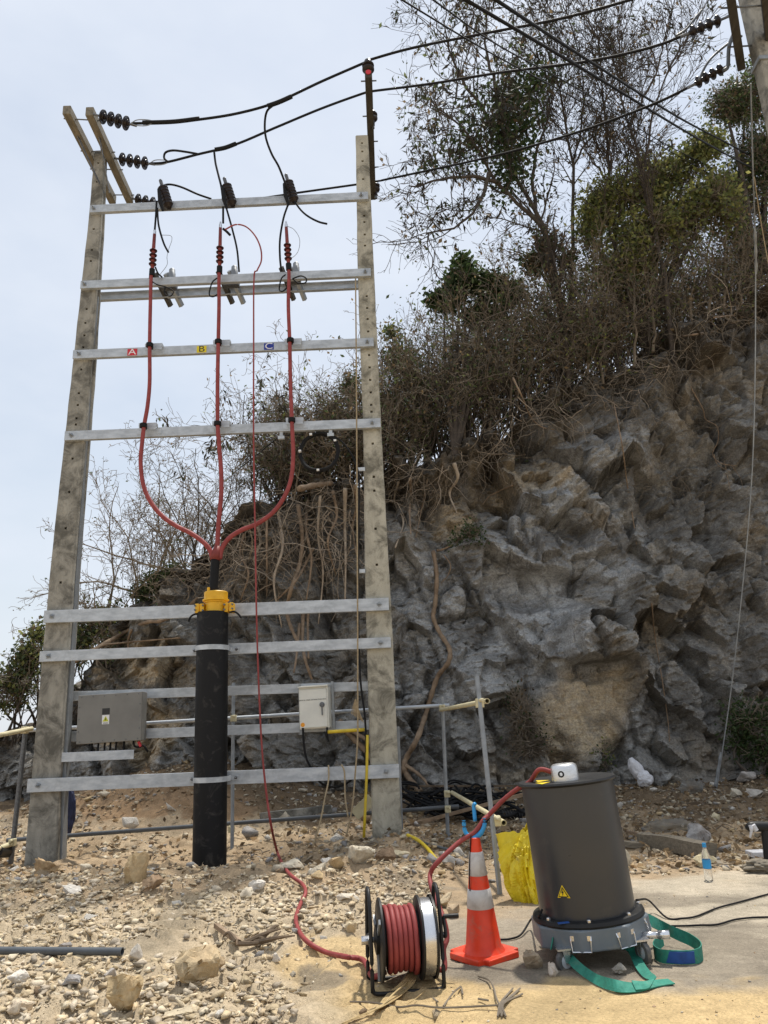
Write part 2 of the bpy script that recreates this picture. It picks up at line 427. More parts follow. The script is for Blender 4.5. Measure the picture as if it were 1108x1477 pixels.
lay(slabc * .62, soft_ellipse(qx, qy, 470, 1418, 42, 18) * .8)  # darker patch left of the reel
lay(slabc * .8, soft_ellipse(qx, qy, 1075, 1345, 75, 20) * .5)  # soft cast shadow painted into the slab tint

m, n, p, o_ = nodes('dry_ground')
a = n.nodes.new('ShaderNodeAttribute'); a.attribute_name = 'tint'
tcn = n.nodes.new('ShaderNodeTexCoord'); v = tcn.outputs['Object']
g1 = noise(n, v, 9, 6, .7); g2 = noise(n, v, 60, 5, .7); g3 = noise(n, v, 1.6, 4, .6)
c = mix(n, 1.0, a.outputs['Color'], ramp(n, g1, [(.3, .78), (.7, 1.15)]), 'MULTIPLY')
c = mix(n, 1.0, c, ramp(n, g2, [(.32, .72), (.62, 1.1)]), 'MULTIPLY')
c = mix(n, 1.0, c, ramp(n, g3, [(.35, (.95, .93, .90)), (.65, (1.06, 1.03, 1.0))]), 'MULTIPLY')
n.links.new(c, p.inputs['Base Color']); p.inputs['Roughness'].default_value = .95; p.inputs['Specular IOR Level'].default_value = .15
hh = mix(n, .5, noise(n, v, 45, 6, .7), noise(n, v, 160, 4, .7)); bump(n, p, hh, .9, .02)
M['ground'] = m
ground = struct(raw('ground', GV, GF, M['ground'], smooth=True, cols={'tint': gc}))
gbvh = BVHTree.FromPolygons([tuple(x) for x in GV.tolist()], GF.tolist())

# ---- the cliff: ridge line of the soil edge read along the photograph, toe on the ground
YR = 17.4
ridge = [(-260, 1130), (-60, 1105), (0, 1075), (60, 1040), (110, 985), (180, 905), (260, 832), (330, 792), (400, 728), (500, 694), (600, 684), (700, 640), (780, 585), (850, 560), (920, 520), (970, 485), (1020, 448), (1110, 425), (1250, 400), (1500, 380)]
rw = np.array([at(px, py, YR) for px, py in ridge])
cxs = np.concatenate([np.linspace(-14, -9.2, 60), np.linspace(-9.16, 10.4, 760), np.linspace(10.45, 22, 110)])
NS = 440
ss = np.linspace(0, 1, NS)
Xg, Sg = np.meshgrid(cxs, ss)
ZT = np.interp(Xg, rw[:, 0], rw[:, 2])
ZT = ZT + .18 * fbm(Xg * 1.3, Xg * 0 + 3, seed=61, oct=4)
Z0 = ground_z(Xg, np.full_like(Xg, 15.3)) - .25
Zc = Z0 + (ZT - Z0) * Sg
Hc = Zc - Z0
lean = .25 + .12 * sst(-2, -5, Xg)
Yc = 15.25 + lean * Hc * .78 + .5 * sst(.82, 1, Sg) * 1.0
left_fall = sst(-4.5, -7.5, Xg) * 1.6
Yc = Yc + left_fall
wx = .35 * fbm(Xg * .8, Zc * .8, seed=70, oct=3); wz = .35 * fbm(Xg * .8, Zc * .8, seed=77, oct=3)
big = fbm(Xg * .30, Zc * .34, seed=80, oct=3)
f1, e1 = facets((Xg + .5 * wx) * 1.1 + .3 * Zc, (Zc + .3 * wz) * .72, 1.25, 81, .21, .74)
f2, e2 = facets(Xg * 1.15 + .3 * Zc + .08 * wx, Zc * .85 - .2 * Xg, .58, 91, .105, .82)
f3, e3 = facets(Xg - .4 * Zc + .1 * fbm(Xg * 5, Zc * 5, seed=5), Zc * 1.3, .19, 101, .035, .7)
f4, e4 = facets(Xg * 1.1 + .5 * Zc + .05 * fbm(Xg * 9, Zc * 9, seed=6), Zc * 1.2 - .3 * Xg, .09, 115, .009, .5)
fine = fbm(Xg * 5, Zc * 5, seed=110, oct=4)
cpx, cpy = project(np.stack([Xg.ravel(), Yc.ravel(), Zc.ravel()], 1)); cpx = cpx.reshape(Xg.shape); cpy = cpy.reshape(Xg.shape)
flat = soft_ellipse(cpx, cpy, 835, 1030, 75, 62)                                    # the smooth ochre face
flat2 = soft_ellipse(cpx, cpy, 775, 880, 60, 90) * .6
rockm = 1 - .82 * np.maximum(flat, flat2)
disp = .26 * big + rockm * (.88 * f1 + 1.0 * f2 + 1.0 * f3 + 1.0 * f4 + .008 * fine) - .06 * np.exp(-e1 * 18) * rockm - .035 * np.exp(-e2 * 12) * rockm
disp = disp + .62 * soft_ellipse(cpx, cpy, 855, 922, 44, 36, 4) - .25 * soft_ellipse(cpx, cpy, 850, 968, 70, 16)          # block standing out of the face
disp = disp + .35 * soft_ellipse(cpx, cpy, 790, 775, 80, 55) - .3 * soft_ellipse(cpx, cpy, 780, 850, 90, 30)
disp = disp + .45 * soft_ellipse(cpx, cpy, 860, 700, 70, 60) - .3 * soft_ellipse(cpx, cpy, 1000, 700, 80, 90)
disp = disp + .55 * sst(.84, .96, Sg) * (.6 + .8 * fbm(Xg * 2.3, Zc * 2.3, seed=131, oct=3))     # soil lip held by roots
disp = disp * sst(-.02, .06, Sg)
for _k in range(1):
    q_ = np.pad(disp, 1, mode='edge'); disp = (q_[:-2, 1:-1] + q_[2:, 1:-1] + q_[1:-1, :-2] + q_[1:-1, 2:] + 2 * disp) / 6
Yc = Yc - disp
Zc = Zc + .16 * f2 * sst(0, .1, Sg) * sst(1, .9, Sg) + .1 * f1 * sst(0, .15, Sg) * sst(1, .85, Sg)
rows = [np.stack([Xg, Yc, Zc], -1)]
mask_soil = sst(.80, .93, Sg + .06 * fbm(Xg * 1.7, Zc * 1.7, seed=140, oct=3))
mask_soil = np.maximum(mask_soil,   .42 * sst(.58, .86, Sg + .1 * fbm(Xg * 1.1, Zc * 1.1, seed=144, oct=3)))
mask_soil = np.maximum(mask_soil, -.0 + .30 * sst(900, 1010, cpx + 60 * fbm(Xg * .8, Zc * .8, seed=146, oct=3)))
mask_soil = np.maximum(mask_soil, sst(420, 260, cpx) * sst(905, 800, cpy + 30 * fbm(Xg, Zc, seed=3)))
och = np.zeros_like(Xg)
for (ex, ey, rx, ry, s_) in ((835, 1030, 80, 66, 1), (730, 700, 55, 45, .8), (640, 730, 40, 30, .8), (240, 965, 80, 30, .9), (200, 1050, 70, 40, .8), (1010, 560, 40, 40, .3), (870, 730, 40, 20, .5), (960, 900, 20, 60, .3), (780, 1100, 100, 14, .5), (790, 690, 35, 40, .7)):
    och = np.maximum(och, s_ * soft_ellipse(cpx + 25 * wx * 3, cpy + 25 * wz * 3, ex, ey, rx, ry))
pal = np.zeros_like(Xg)
for (ex, ey, rx, ry, s_) in ((690, 830, 120, 70, 1), (830, 770, 110, 70, 1), (770, 900, 80, 110, .9), (610, 880, 50, 60, .7), (660, 960, 90, 60, .6), (880, 660, 60, 60, .6), (900, 1000, 40, 60, .4)):
    pal = np.maximum(pal, s_ * soft_ellipse(cpx + 25 * wx * 3, cpy + 25 * wz * 3, ex, ey, rx, ry))
masks = [np.stack([mask_soil, och, pal], -1)]
yb, zb = Yc[-1].copy(), Zc[-1].copy()
for dy, dz in ((.5, .12), (.7, .15), (1, .1), (1.2, -.1), (1.5, -.7), (2, -1.8), (4, -4), (6, -9)):
    yb = yb + dy; zb = np.maximum(zb + dz + .12 * vnoise(cxs * 2, cxs * 0 + dy, seed=7), -1)
    rows.append(np.stack([cxs, yb, zb], -1)[None]); masks.append(np.tile([[1.0, 0, 0]], (len(cxs), 1))[None])
CV = np.concatenate(rows, 0); CMk = np.concatenate(masks, 0)
nr, nc = CV.shape[:2]
ii, jj = np.meshgrid(np.arange(nr - 1), np.arange(nc - 1), indexing='ij'); b0 = (ii * nc + jj).ravel()
CF = np.stack([b0, b0 + 1, b0 + nc + 1, b0 + nc], 1); CV = CV.reshape(-1, 3)
m, n, p, o_ = nodes('cliff_rock')
a = n.nodes.new('ShaderNodeAttribute'); a.attribute_name = 'tint'
sp = n.nodes.new('ShaderNodeSeparateColor'); n.links.new(a.outputs['Color'], sp.inputs[0])
tcn = n.nodes.new('ShaderNodeTexCoord'); v = tcn.outputs['Object']
mpn = N_(n, 'ShaderNodeMapping'); mpn.inputs['Rotation'].default_value = (0, R(28), 0); mpn.inputs['Scale'].default_value = (.8, .8, 2.4); n.links.new(v, mpn.inputs['Vector']); vb = mpn.outputs[0]
na = noise(n, vb, 1.1, 7, .66, .4); nb = noise(n, v, 5.5, 7, .7, .3); nd = noise(n, v, .7, 4, .6); ne = noise(n, vb, 3.2, 6, .7)
grey = ramp(n, na, [(.28, (.115, .108, .097)), (.42, (.215, .208, .195)), (.56, (.30, .298, .287)), (.72, (.44, .44, .43))])
grey = mix(n, ramp(n, nb, [(.35, 0.0), (.7, .8)]), grey, (.31, .30, .27))
tan = ramp(n, ne, [(.3, (.36, .235, .125)), (.5, (.42, .33, .21)), (.7, (.50, .42, .30))])
c = mix(n, ramp(n, nd, [(.53, 0.0), (.68, .4)]), grey, tan)
palec = ramp(n, na, [(.3, (.20, .20, .195)), (.48, (.38, .385, .385)), (.7, (.55, .56, .56))])
pf = mix(n, 1.0, sp.outputs[2], ramp(n, nb, [(.35, .45), (.6, 1.0)]), 'MULTIPLY')
c = mix(n, pf, c, palec)
of = mix(n, 1.0, sp.outputs[1], ramp(n, nb, [(.30, .5), (.6, 1.0)]), 'MULTIPLY')
c = mix(n, of, c, ramp(n, ne, [(.3, (.42, .31, .18)), (.65, (.54, .45, .31))]))
soilc = ramp(n, nb, [(.3, (.045, .036, .027)), (.55, (.10, .08, .058)), (.75, (.18, .14, .10))])
sf = mix(n, 1.0, sp.outputs[0], ramp(n, na, [(.3, .6), (.55, 1.0)]), 'MULTIPLY')
c = mix(n, sf, c, soilc)
c = mix(n, 1.0, c, ramp(n, noise(n, v, 24, 6, .72), [(.3, .5), (.62, 1.2)]), 'MULTIPLY')
stain = noise(n, v, 1.0, 7, .68, .8)
c = mix(n, ramp(n, stain, [(.42, .62), (.54, 0.0)]), c, (.08, .072, .062))
lich = noise(n, vb, 16, 6, .75, .4)
c = mix(n, ramp(n, lich, [(.56, 0.0), (.66, .5)]), c, (.42, .41, .38))
n.links.new(c, p.inputs['Base Color']); p.inputs['Roughness'].default_value = .88; p.inputs['Specular IOR Level'].default_value = .25
hh = mix(n, .4, noise(n, vb, 7, 10, .78, .6), noise(n, v, 40, 7, .75))
def crack(scale, w_):
    wv = n.nodes.new('ShaderNodeTexNoise'); wv.inputs['Scale'].default_value = scale * .8; wv.inputs['Detail'].default_value = 4; n.links.new(v, wv.inputs['Vector'])
    ad = n.nodes.new('ShaderNodeMixRGB'); ad.blend_type = 'ADD'; ad.inputs[0].default_value = .55 / scale * 2; n.links.new(vb, ad.inputs[1]); n.links.new(wv.outputs['Color'], ad.inputs[2])
    vo = n.nodes.new('ShaderNodeTexVoronoi'); vo.feature = 'DISTANCE_TO_EDGE'; vo.inputs['Scale'].default_value = scale; n.links.new(ad.outputs[0], vo.inputs['Vector'])
    return ramp(n, vo.outputs['Distance'], [(0.0, 0.0), (w_, 1.0)])
ck = mix(n, 1.0, crack(1.6, .05), crack(4.2, .09), 'MULTIPLY')
hh = mix(n, 1.0, hh, mix(n, .35, (1, 1, 1), ck), 'MULTIPLY'); bump(n, p, hh, .8, .05)
M['cliff'] = m
cliff = struct(raw('cliff', CV, CF, M['cliff'], smooth=True, cols={'tint': CMk.reshape(-1, 3)}))
cliff.data.set_sharp_from_angle(angle=R(22))
cliff['label'] = 'fractured grey and ochre rock cliff with a soil lip at its top'
cbvh = BVHTree.FromPolygons([tuple(x) for x in CV.tolist()], CF.tolist())

def hit(px, py, what=None, fallback=15.5):
    """point of the ground or the cliff that the view meets at a pixel"""
    d = Vector(ray(px, py)).normalized(); o = Vector(CAM); best = None
    for bv in ([gbvh, cbvh] if what is None else [what]):
        h = bv.ray_cast(o, d)
        if h[0] is not None and (best is None or h[3] < best[1]): best = (np.array(h[0]), h[3])
    return best[0] if best else at(px, py, fallback)
def g(px, py):
    h = hit(px, py, gbvh); return h
def gz(X, Y): return float(ground_z(np.array([X]), np.array([Y]))[0])
# ================================================================== THE POLE FRAME
def cz(px, py, Y): return float(at(px, py, Y)[2])
YF = 11.0                                   # front face of the two poles
def make_pole(name, label, mname, stations, holes, d0, d1):
    """stations: (y_px, x_left_px, x_right_px) of the front face from bottom to top"""
    st = [(at(a, y, YF), at(b, y, YF)) for y, a, b in stations]
    zs = [(.5 * (l[2] + r[2])) for l, r in st]; xl = [l[0] for l, r in st]; xr = [r[0] for l, r in st]
    base = np.array([.5 * (xl[0] + xr[0]), YF + .15, zs[0]])
    root = thing(name, label, 'utility pole', base)
    hz = sorted(holes); hr = .018
    lev = [(zs[0] - .5, 0)] + [(z, 0) for z in np.linspace(zs[0], zs[-1], 14)]
    lev = sorted(set([z for z, _ in lev] + [z + s * hr for z in hz for s in (-1, 1)]))
    holeset = [(z - hr, z + hr) for z in hz]
    V, F = [], []
    def wat(z): return np.interp(z, zs, xl), np.interp(z, zs, xr), np.interp(z, [zs[0], zs[-1]], [d0, d1])
    for z in lev:
        a, b, d = wat(z); c = .5 * (a + b); w2 = .5 * (b - a); ch = .018; rec = .16 * w2; jit = .003 * math.sin(z * 9.1)
        a += jit; b += jit
        V += [(a + ch, YF, z), (c - hr, YF, z), (c + hr, YF, z), (b - ch, YF, z), (b, YF + ch, z), (b, YF + .27 * d, z), (b - rec, YF + .36 * d, z), (b - rec, YF + .64 * d, z), (b, YF + .73 * d, z), (b, YF + d - ch, z), (b - ch, YF + d, z),
              (a + ch, YF + d, z), (a, YF + d - ch, z), (a, YF + .73 * d, z), (a + rec, YF + .64 * d, z), (a + rec, YF + .36 * d, z), (a, YF + .27 * d, z), (a, YF + ch, z)]
    k = 18
    for i in range(len(lev) - 1):
        hole = any(abs(lev[i] - h0) < 1e-6 and abs(lev[i + 1] - h1) < 1e-6 for h0, h1 in holeset)
        for j in range(k):
            if hole and j == 1:
                b0 = i * k
                q = [b0 + 1, b0 + 2, b0 + k + 2, b0 + k + 1]; s_ = len(V)
                pts = [V[t] for t in q]
                V += [(x, y + .14, z) for x, y, z in pts]
                F += [(q[e], q[(e + 1) % 4], s_ + (e + 1) % 4, s_ + e) for e in range(4)] + [(s_, s_ + 1, s_ + 2, s_ + 3)]
                continue
            F.append((i * k + j, i * k + (j + 1) % k, (i + 1) * k + (j + 1) % k, (i + 1) * k + j))
    F.append(tuple(range(k))[::-1]); top = (len(lev) - 1) * k; F.append(tuple(range(top, top + k)))
    raw('shaft', V, F, M[mname], root)
    return root
lst = [(1245, 34, 82), (1200, 38, 81), (820, 72, 106), (520, 105, 132), (310, 128, 146), (217, 136, 150)]
rst = [(1200, 537, 580), (1190, 537, 579), (870, 527, 564), (620, 524, 550), (400, 516, 540), (195, 513, 531)]
lh = [cz(140, y, YF) for y in (235, 262, 330, 342, 360, 376, 445, 465, 483, 500, 532, 548, 566, 583, 602, 611, 660, 708, 760, 838)]
rh = [cz(530, y, YF) for y in (206, 218, 232, 258, 311, 320, 338, 354, 427, 444, 460, 478, 512, 530, 548, 566, 584, 594, 640, 688, 708, 763, 815)]
pole_l = make_pole('utility_pole', 'weathered concrete pole carrying the double crossarm, with a steel channel along its side', 'concrete', lst, lh, .34, .18)
pole_r = make_pole('utility_pole', 'cream concrete pole with a stained lower half, single dark crossarm at its top', 'concrete_pale', rst, rh, .34, .2)

def bolt_mesh(mb, c, s=.026):
    c = np.array(c, float)
    mb.box(c + [0, -.004, 0], (s * 2.3, .008, s * 2.3), np.array(Matrix.Rotation(R(45 + 37 * math.sin(c[0] * 9 + c[2] * 5)), 3, 'Y')))
    mb.lathe([(s * .75, 0), (s * .75, .022), (s * .6, .028)], c + [0, -.008, 0], (0, -1, 0), 6)
    mb.lathe([(s * .42, 0), (s * .40, .05)], c + [0, -.034, 0], (0, -1, 0), 8)
def channel(mb, a, b, h, d, t=.009, back=False):
    """C channel from a to b (centres of its web's front face); flanges point to +Y (or -Y when back)"""
    a, b = np.array(a, float), np.array(b, float); s = -1 if back else 1
    prof = [(0, -h / 2), (0, h / 2), (d, h / 2), (d, h / 2 - t), (t, h / 2 - t), (t, -h / 2 + t), (d, -h / 2 + t), (d, -h / 2)]
    P = [[a[0], a[1] + s * u, a[2] + v] for u, v in prof]
    mb.prism(P, (0, 0, 0), b - a)
YB = YF - .072
def beam(label, l, r, hpx, bolts=True, cat='steel beam', group='galvanised crossbeams bolted to the poles', rear=False, Y=None, name='steel_crossbeam', h=None, bl=22, br=22):
    Y = (YB if not rear else YF + .37) if Y is None else Y
    a, b = at(*l, Y), at(*r, Y)
    hh = h or (hpx / FPX * float((.5 * (a + b) - CAM) @ _f))
    mid = .5 * (a + b)
    root = thing(name, label, cat, mid, group)
    mb = MB(); op = label.startswith('rear galvanised crossbeam of'); channel(mb, a + [0, .07 * op, 0], b + [0, .07 * op, 0], hh, .07, back=op); obj('channel', mb, M['galv'], root, bevel=.003)
    if bolts:
        d = (b - a) / np.linalg.norm(b - a); sc = float((a - CAM) @ _f) / FPX
        for e, k_ in ((a, bl), (b, -br)):
            if k_ == 0: continue
            mb = MB(); bolt_mesh(mb, e + d * k_ * sc); obj('bolt', mb, M['galv_dark'], root)
    return root, a, b
B = {}
B[1] = beam('topmost galvanised crossbeam, holding the three brown surge arresters', (130, 301), (531, 281.5), 12.5, bl=5, br=10)
B[2] = beam('second galvanised crossbeam from the top, front one of the close pair', (116, 410.5), (535, 392), 12.5, bl=6, br=8)
B[3] = beam('galvanised crossbeam carrying the red A, yellow B and blue C tags', (105, 511), (539, 493), 13.5, bl=9, br=9)
B[4] = beam('galvanised crossbeam from which the black cable coil hangs', (93, 628.5), (549, 609.5), 14, bl=10, br=12)
B[5] = beam('wide galvanised crossbeam level with the yellow clamp', (63, 889.5), (561, 871), 18, bl=12, br=14)
B[6] = beam('galvanised crossbeam level with the upper steel strap of the black pipe', (57, 947), (564, 926.5), 15, bl=13, br=15)
B[9] = beam('lowest galvanised crossbeam, just above the lower strap of the black pipe', (39, 1133.5), (576, 1112), 18.5, bl=16, br=19)
B[22] = beam('rear galvanised crossbeam of the close pair, behind both poles', (143, 427), (517, 409.5), 13, rear=True, bolts=False)
B[7] = beam('rear galvanised crossbeam behind the upper edges of both cabinets', (92, 1004.5), (545, 989), 13, rear=True, bolts=False)
B[8] = beam('rear galvanised crossbeam behind the lower edges of both cabinets', (88, 1063), (545, 1045), 13.5, rear=True, bolts=False)
beam('short galvanised bar under the grey cabinet, fixed to one pole only', (88, 1092.5), (193, 1088), 13, bolts=False, Y=YF + .02, name='short_steel_bar', group=None)

def flat_text(s, c, size, m, parent, name='lettering', sx=1.0, wx=(1, 0, 0)):
    cu = bpy.data.curves.new('lettering', 'FONT'); cu.body = s; cu.size = size; cu.align_x = 'CENTER'; cu.align_y = 'CENTER'; cu.extrude = .0008
    t = bpy.data.objects.new('tmp', cu); COL.objects.link(t); bpy.context.view_layer.update()
    me = bpy.data.meshes.new_from_object(t.evaluated_get(bpy.context.evaluated_depsgraph_get()))
    V = np.array([v.co[:] for v in me.vertices]); F = [tuple(p_.vertices) for p_ in me.polygons]
    bpy.data.objects.remove(t)
    W = np.stack([c[0] + V[:, 0] * sx, np.full(len(V), c[1]) - V[:, 2], c[2] + V[:, 1]], 1)
    return raw(name, W, F, m, parent)
# A, B, C tags on beam 3
for px, ch, mk, cl, tw in ((191, 'A', 'tagred', 'white', 'red'), (291, 'B', 'tagyellow', 'black', 'yellow'), (388, 'C', 'tagblue', 'white', 'blue')):
    root, a, b = B[3]; c = at(px, 511 - (px - 105) * 18 / 434 + .5, YB)
    mb = MB(); mb.box(c + [0, -.0025, 0], (.155, .005, .115)); tg = obj('tag_plate', mb, M[mk], root); tg['label'] = tw + ' plate marked ' + ch
    flat_text(ch, c + [0, -.0065, 0], .15, M[cl], tg, sx=1.25)

# steel channel up the inner side of the weathered pole
mb = MB()
pts = [(139, 430), (131, 520), (118, 690), (104, 880), (98, 1000), (90, 1160), (85, 1262)]
P = [at(x, y, YF + .17) for x, y in pts]
for i in range(len(P) - 1): mb.bar(P[i], P[i + 1], .11, .13, (0, 1, 0))
t = obj('cable_trunking', mb, M['galv_dark'], None, bevel=.004)
tag(t, 'long dull steel channel running up the side of the weathered pole', 'cable trunking')
mb = MB(); P = [at(x, y, YF + .2) for x, y in ((573.5, 1048), (579, 1203))]; mb.bar(P[0], P[1], .055, .055, (0, 1, 0))
tag(obj('steel_conduit', mb, M['galv_dark'], None, bevel=.006), 'thin grey steel strip standing against the foot of the cream pole', 'conduit')

# ---- crossarms
def arm(root, a, b, w_, h_, m):
    mb = MB(); mb.bar(a, b, w_, h_); return obj('arm_beam', mb, m, root, bevel=.012)
hL = cz(160, 228, 11.12)
nL, fL = onz(129, 160, hL), onz(188, 289, hL)
nL2, fL2 = onz(96, 158, hL), onz(163, 289, hL)
root = thing('pole_crossarm', 'pair of grey concrete crossarms clamped on both sides of the weathered pole', 'crossarm', .5 * (nL + fL2))
for a_, b_ in ((nL, fL), (nL2, fL2)): arm(root, a_, b_, .13, .17, M['arm'])
for t_ in (.09, .42, .62, .93):
    mb = MB(); a_ = nL2 + (fL2 - nL2) * t_; b_ = nL + (fL - nL) * t_
    d_ = (b_ - a_) / np.linalg.norm(b_ - a_); mb.tube([a_ - d_ * .12, b_ + d_ * .12], .011, 6)
    obj('tie_rod', mb, M['steel'], root)
for (a_, b_) in ((nL, fL), (nL2, fL2)):
    for t_, sg in ((.22, -1), (.22, -1)):
        q = a_ + (b_ - a_) * t_
        pz = np.array([at(148, 300, YF + .1)[0] + (.0 if a_ is nL2 else .10), 11.1, hL - .75])
        mb = MB(); mb.bar(q + [0, 0, -.08], pz, .02, .035); obj('brace', mb, M['steel'], root); break
hR = cz(537, 192, 11.3)
nR, fR = onz(531.5, 106, hR), onz(538, 284, hR)
root = thing('pole_crossarm', 'single dark crossarm seen end-on at the top of the cream pole', 'crossarm', .5 * (nR + fR))
arm(root, nR, fR, .12, .16, M['arm_wood'])
for t_ in (.05, .3, .5, .72, .95):
    q = nR + (fR - nR) * t_; mb = MB(); mb.tube([q + [-.13, 0, 0], q + [.13, 0, 0]], .012, 6); obj('bolt', mb, M['steel'], root)
mb = MB(); mb.tube([nR + [0, -.004, 0], nR + [0, .004, 0]], .012, 8)
# ---- insulators
def disc_string(name, label, a, b, n=4, r=.115, group=None, m='porcelain'):
    a, b = np.array(a, float), np.array(b, float); ax = (b - a); L = np.linalg.norm(ax); ax = ax / L
    root = thing(name, label, 'insulator', a, group)
    mb = MB(); mb.tube([a - ax * .10, b + ax * .12], .018, 8); obj('core_rod', mb, M['steel'], root)
    st = L / n
    for i in range(n):
        mb = MB(); c = a + ax * (st * (i + .12))
        mb.lathe([(.03, 0), (r * .55, .012), (r * .93, st * .30), (r, st * .42), (r * .97, st * .5), (r * .62, st * .44), (r * .5, st * .60), (.035, st * .62), (.035, st * .86)], c, ax, 20)
        obj('disc', mb, M[m], root, smooth=True, angle=50)
    return root
# hanging positions on the right-hand arm of the double crossarm
I1a, I1b = at(143, 167, nL[1]), at(187, 179, nL[1] + .02)
YM = 11.1
I2a, I2b = at(171, 229, YM), at(214, 236, YM)
I3a, I3b = at(194, 287, fL[1] - .1), at(236, 296, fL[1] - .08)
disc_string('insulator_string', 'string of dark porcelain discs at the near end of the double crossarm', I1a, I1b, group='strain insulators on the double crossarm')
disc_string('insulator_string', 'string of dark porcelain discs at the middle of the double crossarm', I2a, I2b, group='strain insulators on the double crossarm')
disc_string('insulator_string', 'string of dark discs at the far arm end, partly behind the topmost crossbeam', I3a, I3b, group='strain insulators on the double crossarm')
def post_ins(label, base, r=.075, h=.22):
    root = thing('post_insulator', label, 'insulator', base, 'post insulators on the dark crossarm')
    mb = MB(); mb.lathe([(.03, -.1), (.035, 0), (r * .8, .02), (r, .045), (r, .07), (r * .7, .085), (r * .7, .105), (r, .12), (r, .145), (r * .7, .16), (r * .6, h - .02), (r * .35, h)], base, (0, 0, 1), 20); obj('porcelain_body', mb, M['porcelain'], root, smooth=True, angle=45)
    mb = MB(); mb.lathe([(r * .3, -.16), (r * .3, -.1)], base, (0, 0, 1), 10); obj('pin', mb, M['steel'], root)
    return base + [0, 0, h]
top1 = post_ins('dark ribbed post insulator at the near tip of the dark crossarm', nR + [0, .07, .10], .10, .25)
mb = MB(); mb.lathe([(.045, 0), (.045, .012)], nR + [0, -.004, .02], (0, -1, 0), 16); t = obj('arm_end_cap', mb, M['tagred'], bpy.data.objects[root.name]); t['label'] = 'red painted end'
top2 = post_ins('dark ribbed post insulator halfway along the dark crossarm', nR + (fR - nR) * .36 + [.05, 0, .06], .085)
top3 = post_ins('dark ribbed post insulator at the far tip of the dark crossarm', nR + (fR - nR) * .93 + [.06, 0, -.05], .085, .2)

# ---- pole at the upper corner
pc = at(1091, 60, 8.6)
def vx(z, a): return a
root_pc = thing('utility_pole', 'concrete pole with dark arms, cut by the upper corner of the picture', 'utility pole', pc)
mb = MB(); Vx = [pc[0] + .05, pc[1]]
mb.bar((Vx[0], Vx[1], -.2), (Vx[0], Vx[1], pc[2] + 2.2), .24, .22, (0, 1, 0)); obj('shaft', mb, M['concrete'], root_pc, bevel=.02)
mb = MB(); c0 = at(1108, 84, 8.5)
mb.box((Vx[0], Vx[1], c0[2]), (.28, .26, .06)); obj('pole_band', mb, M['galv_dark'], root_pc)
hC = cz(1060, 40, 8.3)
root = thing('pole_crossarm', 'dark crossarm end hanging in front of the corner pole', 'crossarm', at(1060, 40, 8.3))
mb = MB(); a_, b_ = onz(1050, -30, hC), onz(1069, 96, hC); mb.bar(a_, b_, .11, .15); obj('arm_beam', mb, M['arm_wood'], root, bevel=.01)
mb = MB(); a2, b2 = a_ + [.46, 0, .02], b_ + [.46, 0, .02]; mb.bar(a2, b2, .11, .15); obj('arm_beam', mb, M['arm_wood'], root, bevel=.01)
for t_ in (.3, .75):
    mb = MB(); q = a_ + (b_ - a_) * t_; mb.tube([q + [-.15, 0, 0], q + [.6, 0, .02]], .012, 6); obj('tie_rod', mb, M['steel'], root)
C1a, C1b = at(1041, 28, 8.4), at(994, 48, 8.5)
C2a, C2b = at(1044, 98, 8.9), at(1003, 121, 9.0)
disc_string('insulator_string', 'upper string of dark discs beside the corner pole', C1a, C1b, r=.085, group='strain insulators at the corner pole')
disc_string('insulator_string', 'lower string of dark discs beside the corner pole', C2a, C2b, r=.085, group='strain insulators at the corner pole')

# ---- line conductors
def wire(label, pts, r, m='cable_black', cat='power line', name='power_line', group=None, n=10, sides=8):
    mb = MB(); mb.tube(spline(pts, n), r, sides); return tag(obj(name, mb, M[m], None, smooth=True), label, cat, group)
def lerpY(pts, Y0, Y1):
    xs = np.array([p_[0] for p_ in pts], float); t = (xs - xs[0]) / (xs[-1] - xs[0])
    return [at(p_[0], p_[1], Y0 + (Y1 - Y0) * tt) for p_, tt in zip(pts, t)]
GL = 'phase conductors between the poles'
r1 = .021
W1 = lerpY([(190, 178), (236, 177), (290, 172), (345, 163), (400, 147), (465, 117), (527, 90)], I1b[1], nR[1] + .07) + lerpY([(541, 84), (600, 68), (700, 48), (808, 27), (915, -2), (1000, -32)], nR[1] + .07, 8.3)
wire('highest black conductor, leaving the near insulator string and passing over the dark post insulator', W1, r1, group=GL)
W2 = lerpY([(216, 236), (240, 234), (284, 223), (338, 209), (400, 183), (465, 156), (526, 134)], YM, top2[1]) + lerpY([(541, 131), (620, 121), (720, 105), (850, 88), (940, 68), (994, 48)], top2[1], 8.5)
wire('middle black conductor, running from the middle insulator string to the upper corner discs', W2, r1, group=GL)
W3 = lerpY([(238, 297), (300, 296), (370, 287), (430, 278), (515, 266), (541, 262)], fL[1], top3[1]) + lerpY([(570, 256), (700, 228), (790, 204), (870, 178), (950, 147), (1003, 121)], top3[1], 9.0)
wire('lowest black conductor, passing behind the topmost crossbeam to the lower corner discs', W3, r1, group=GL)
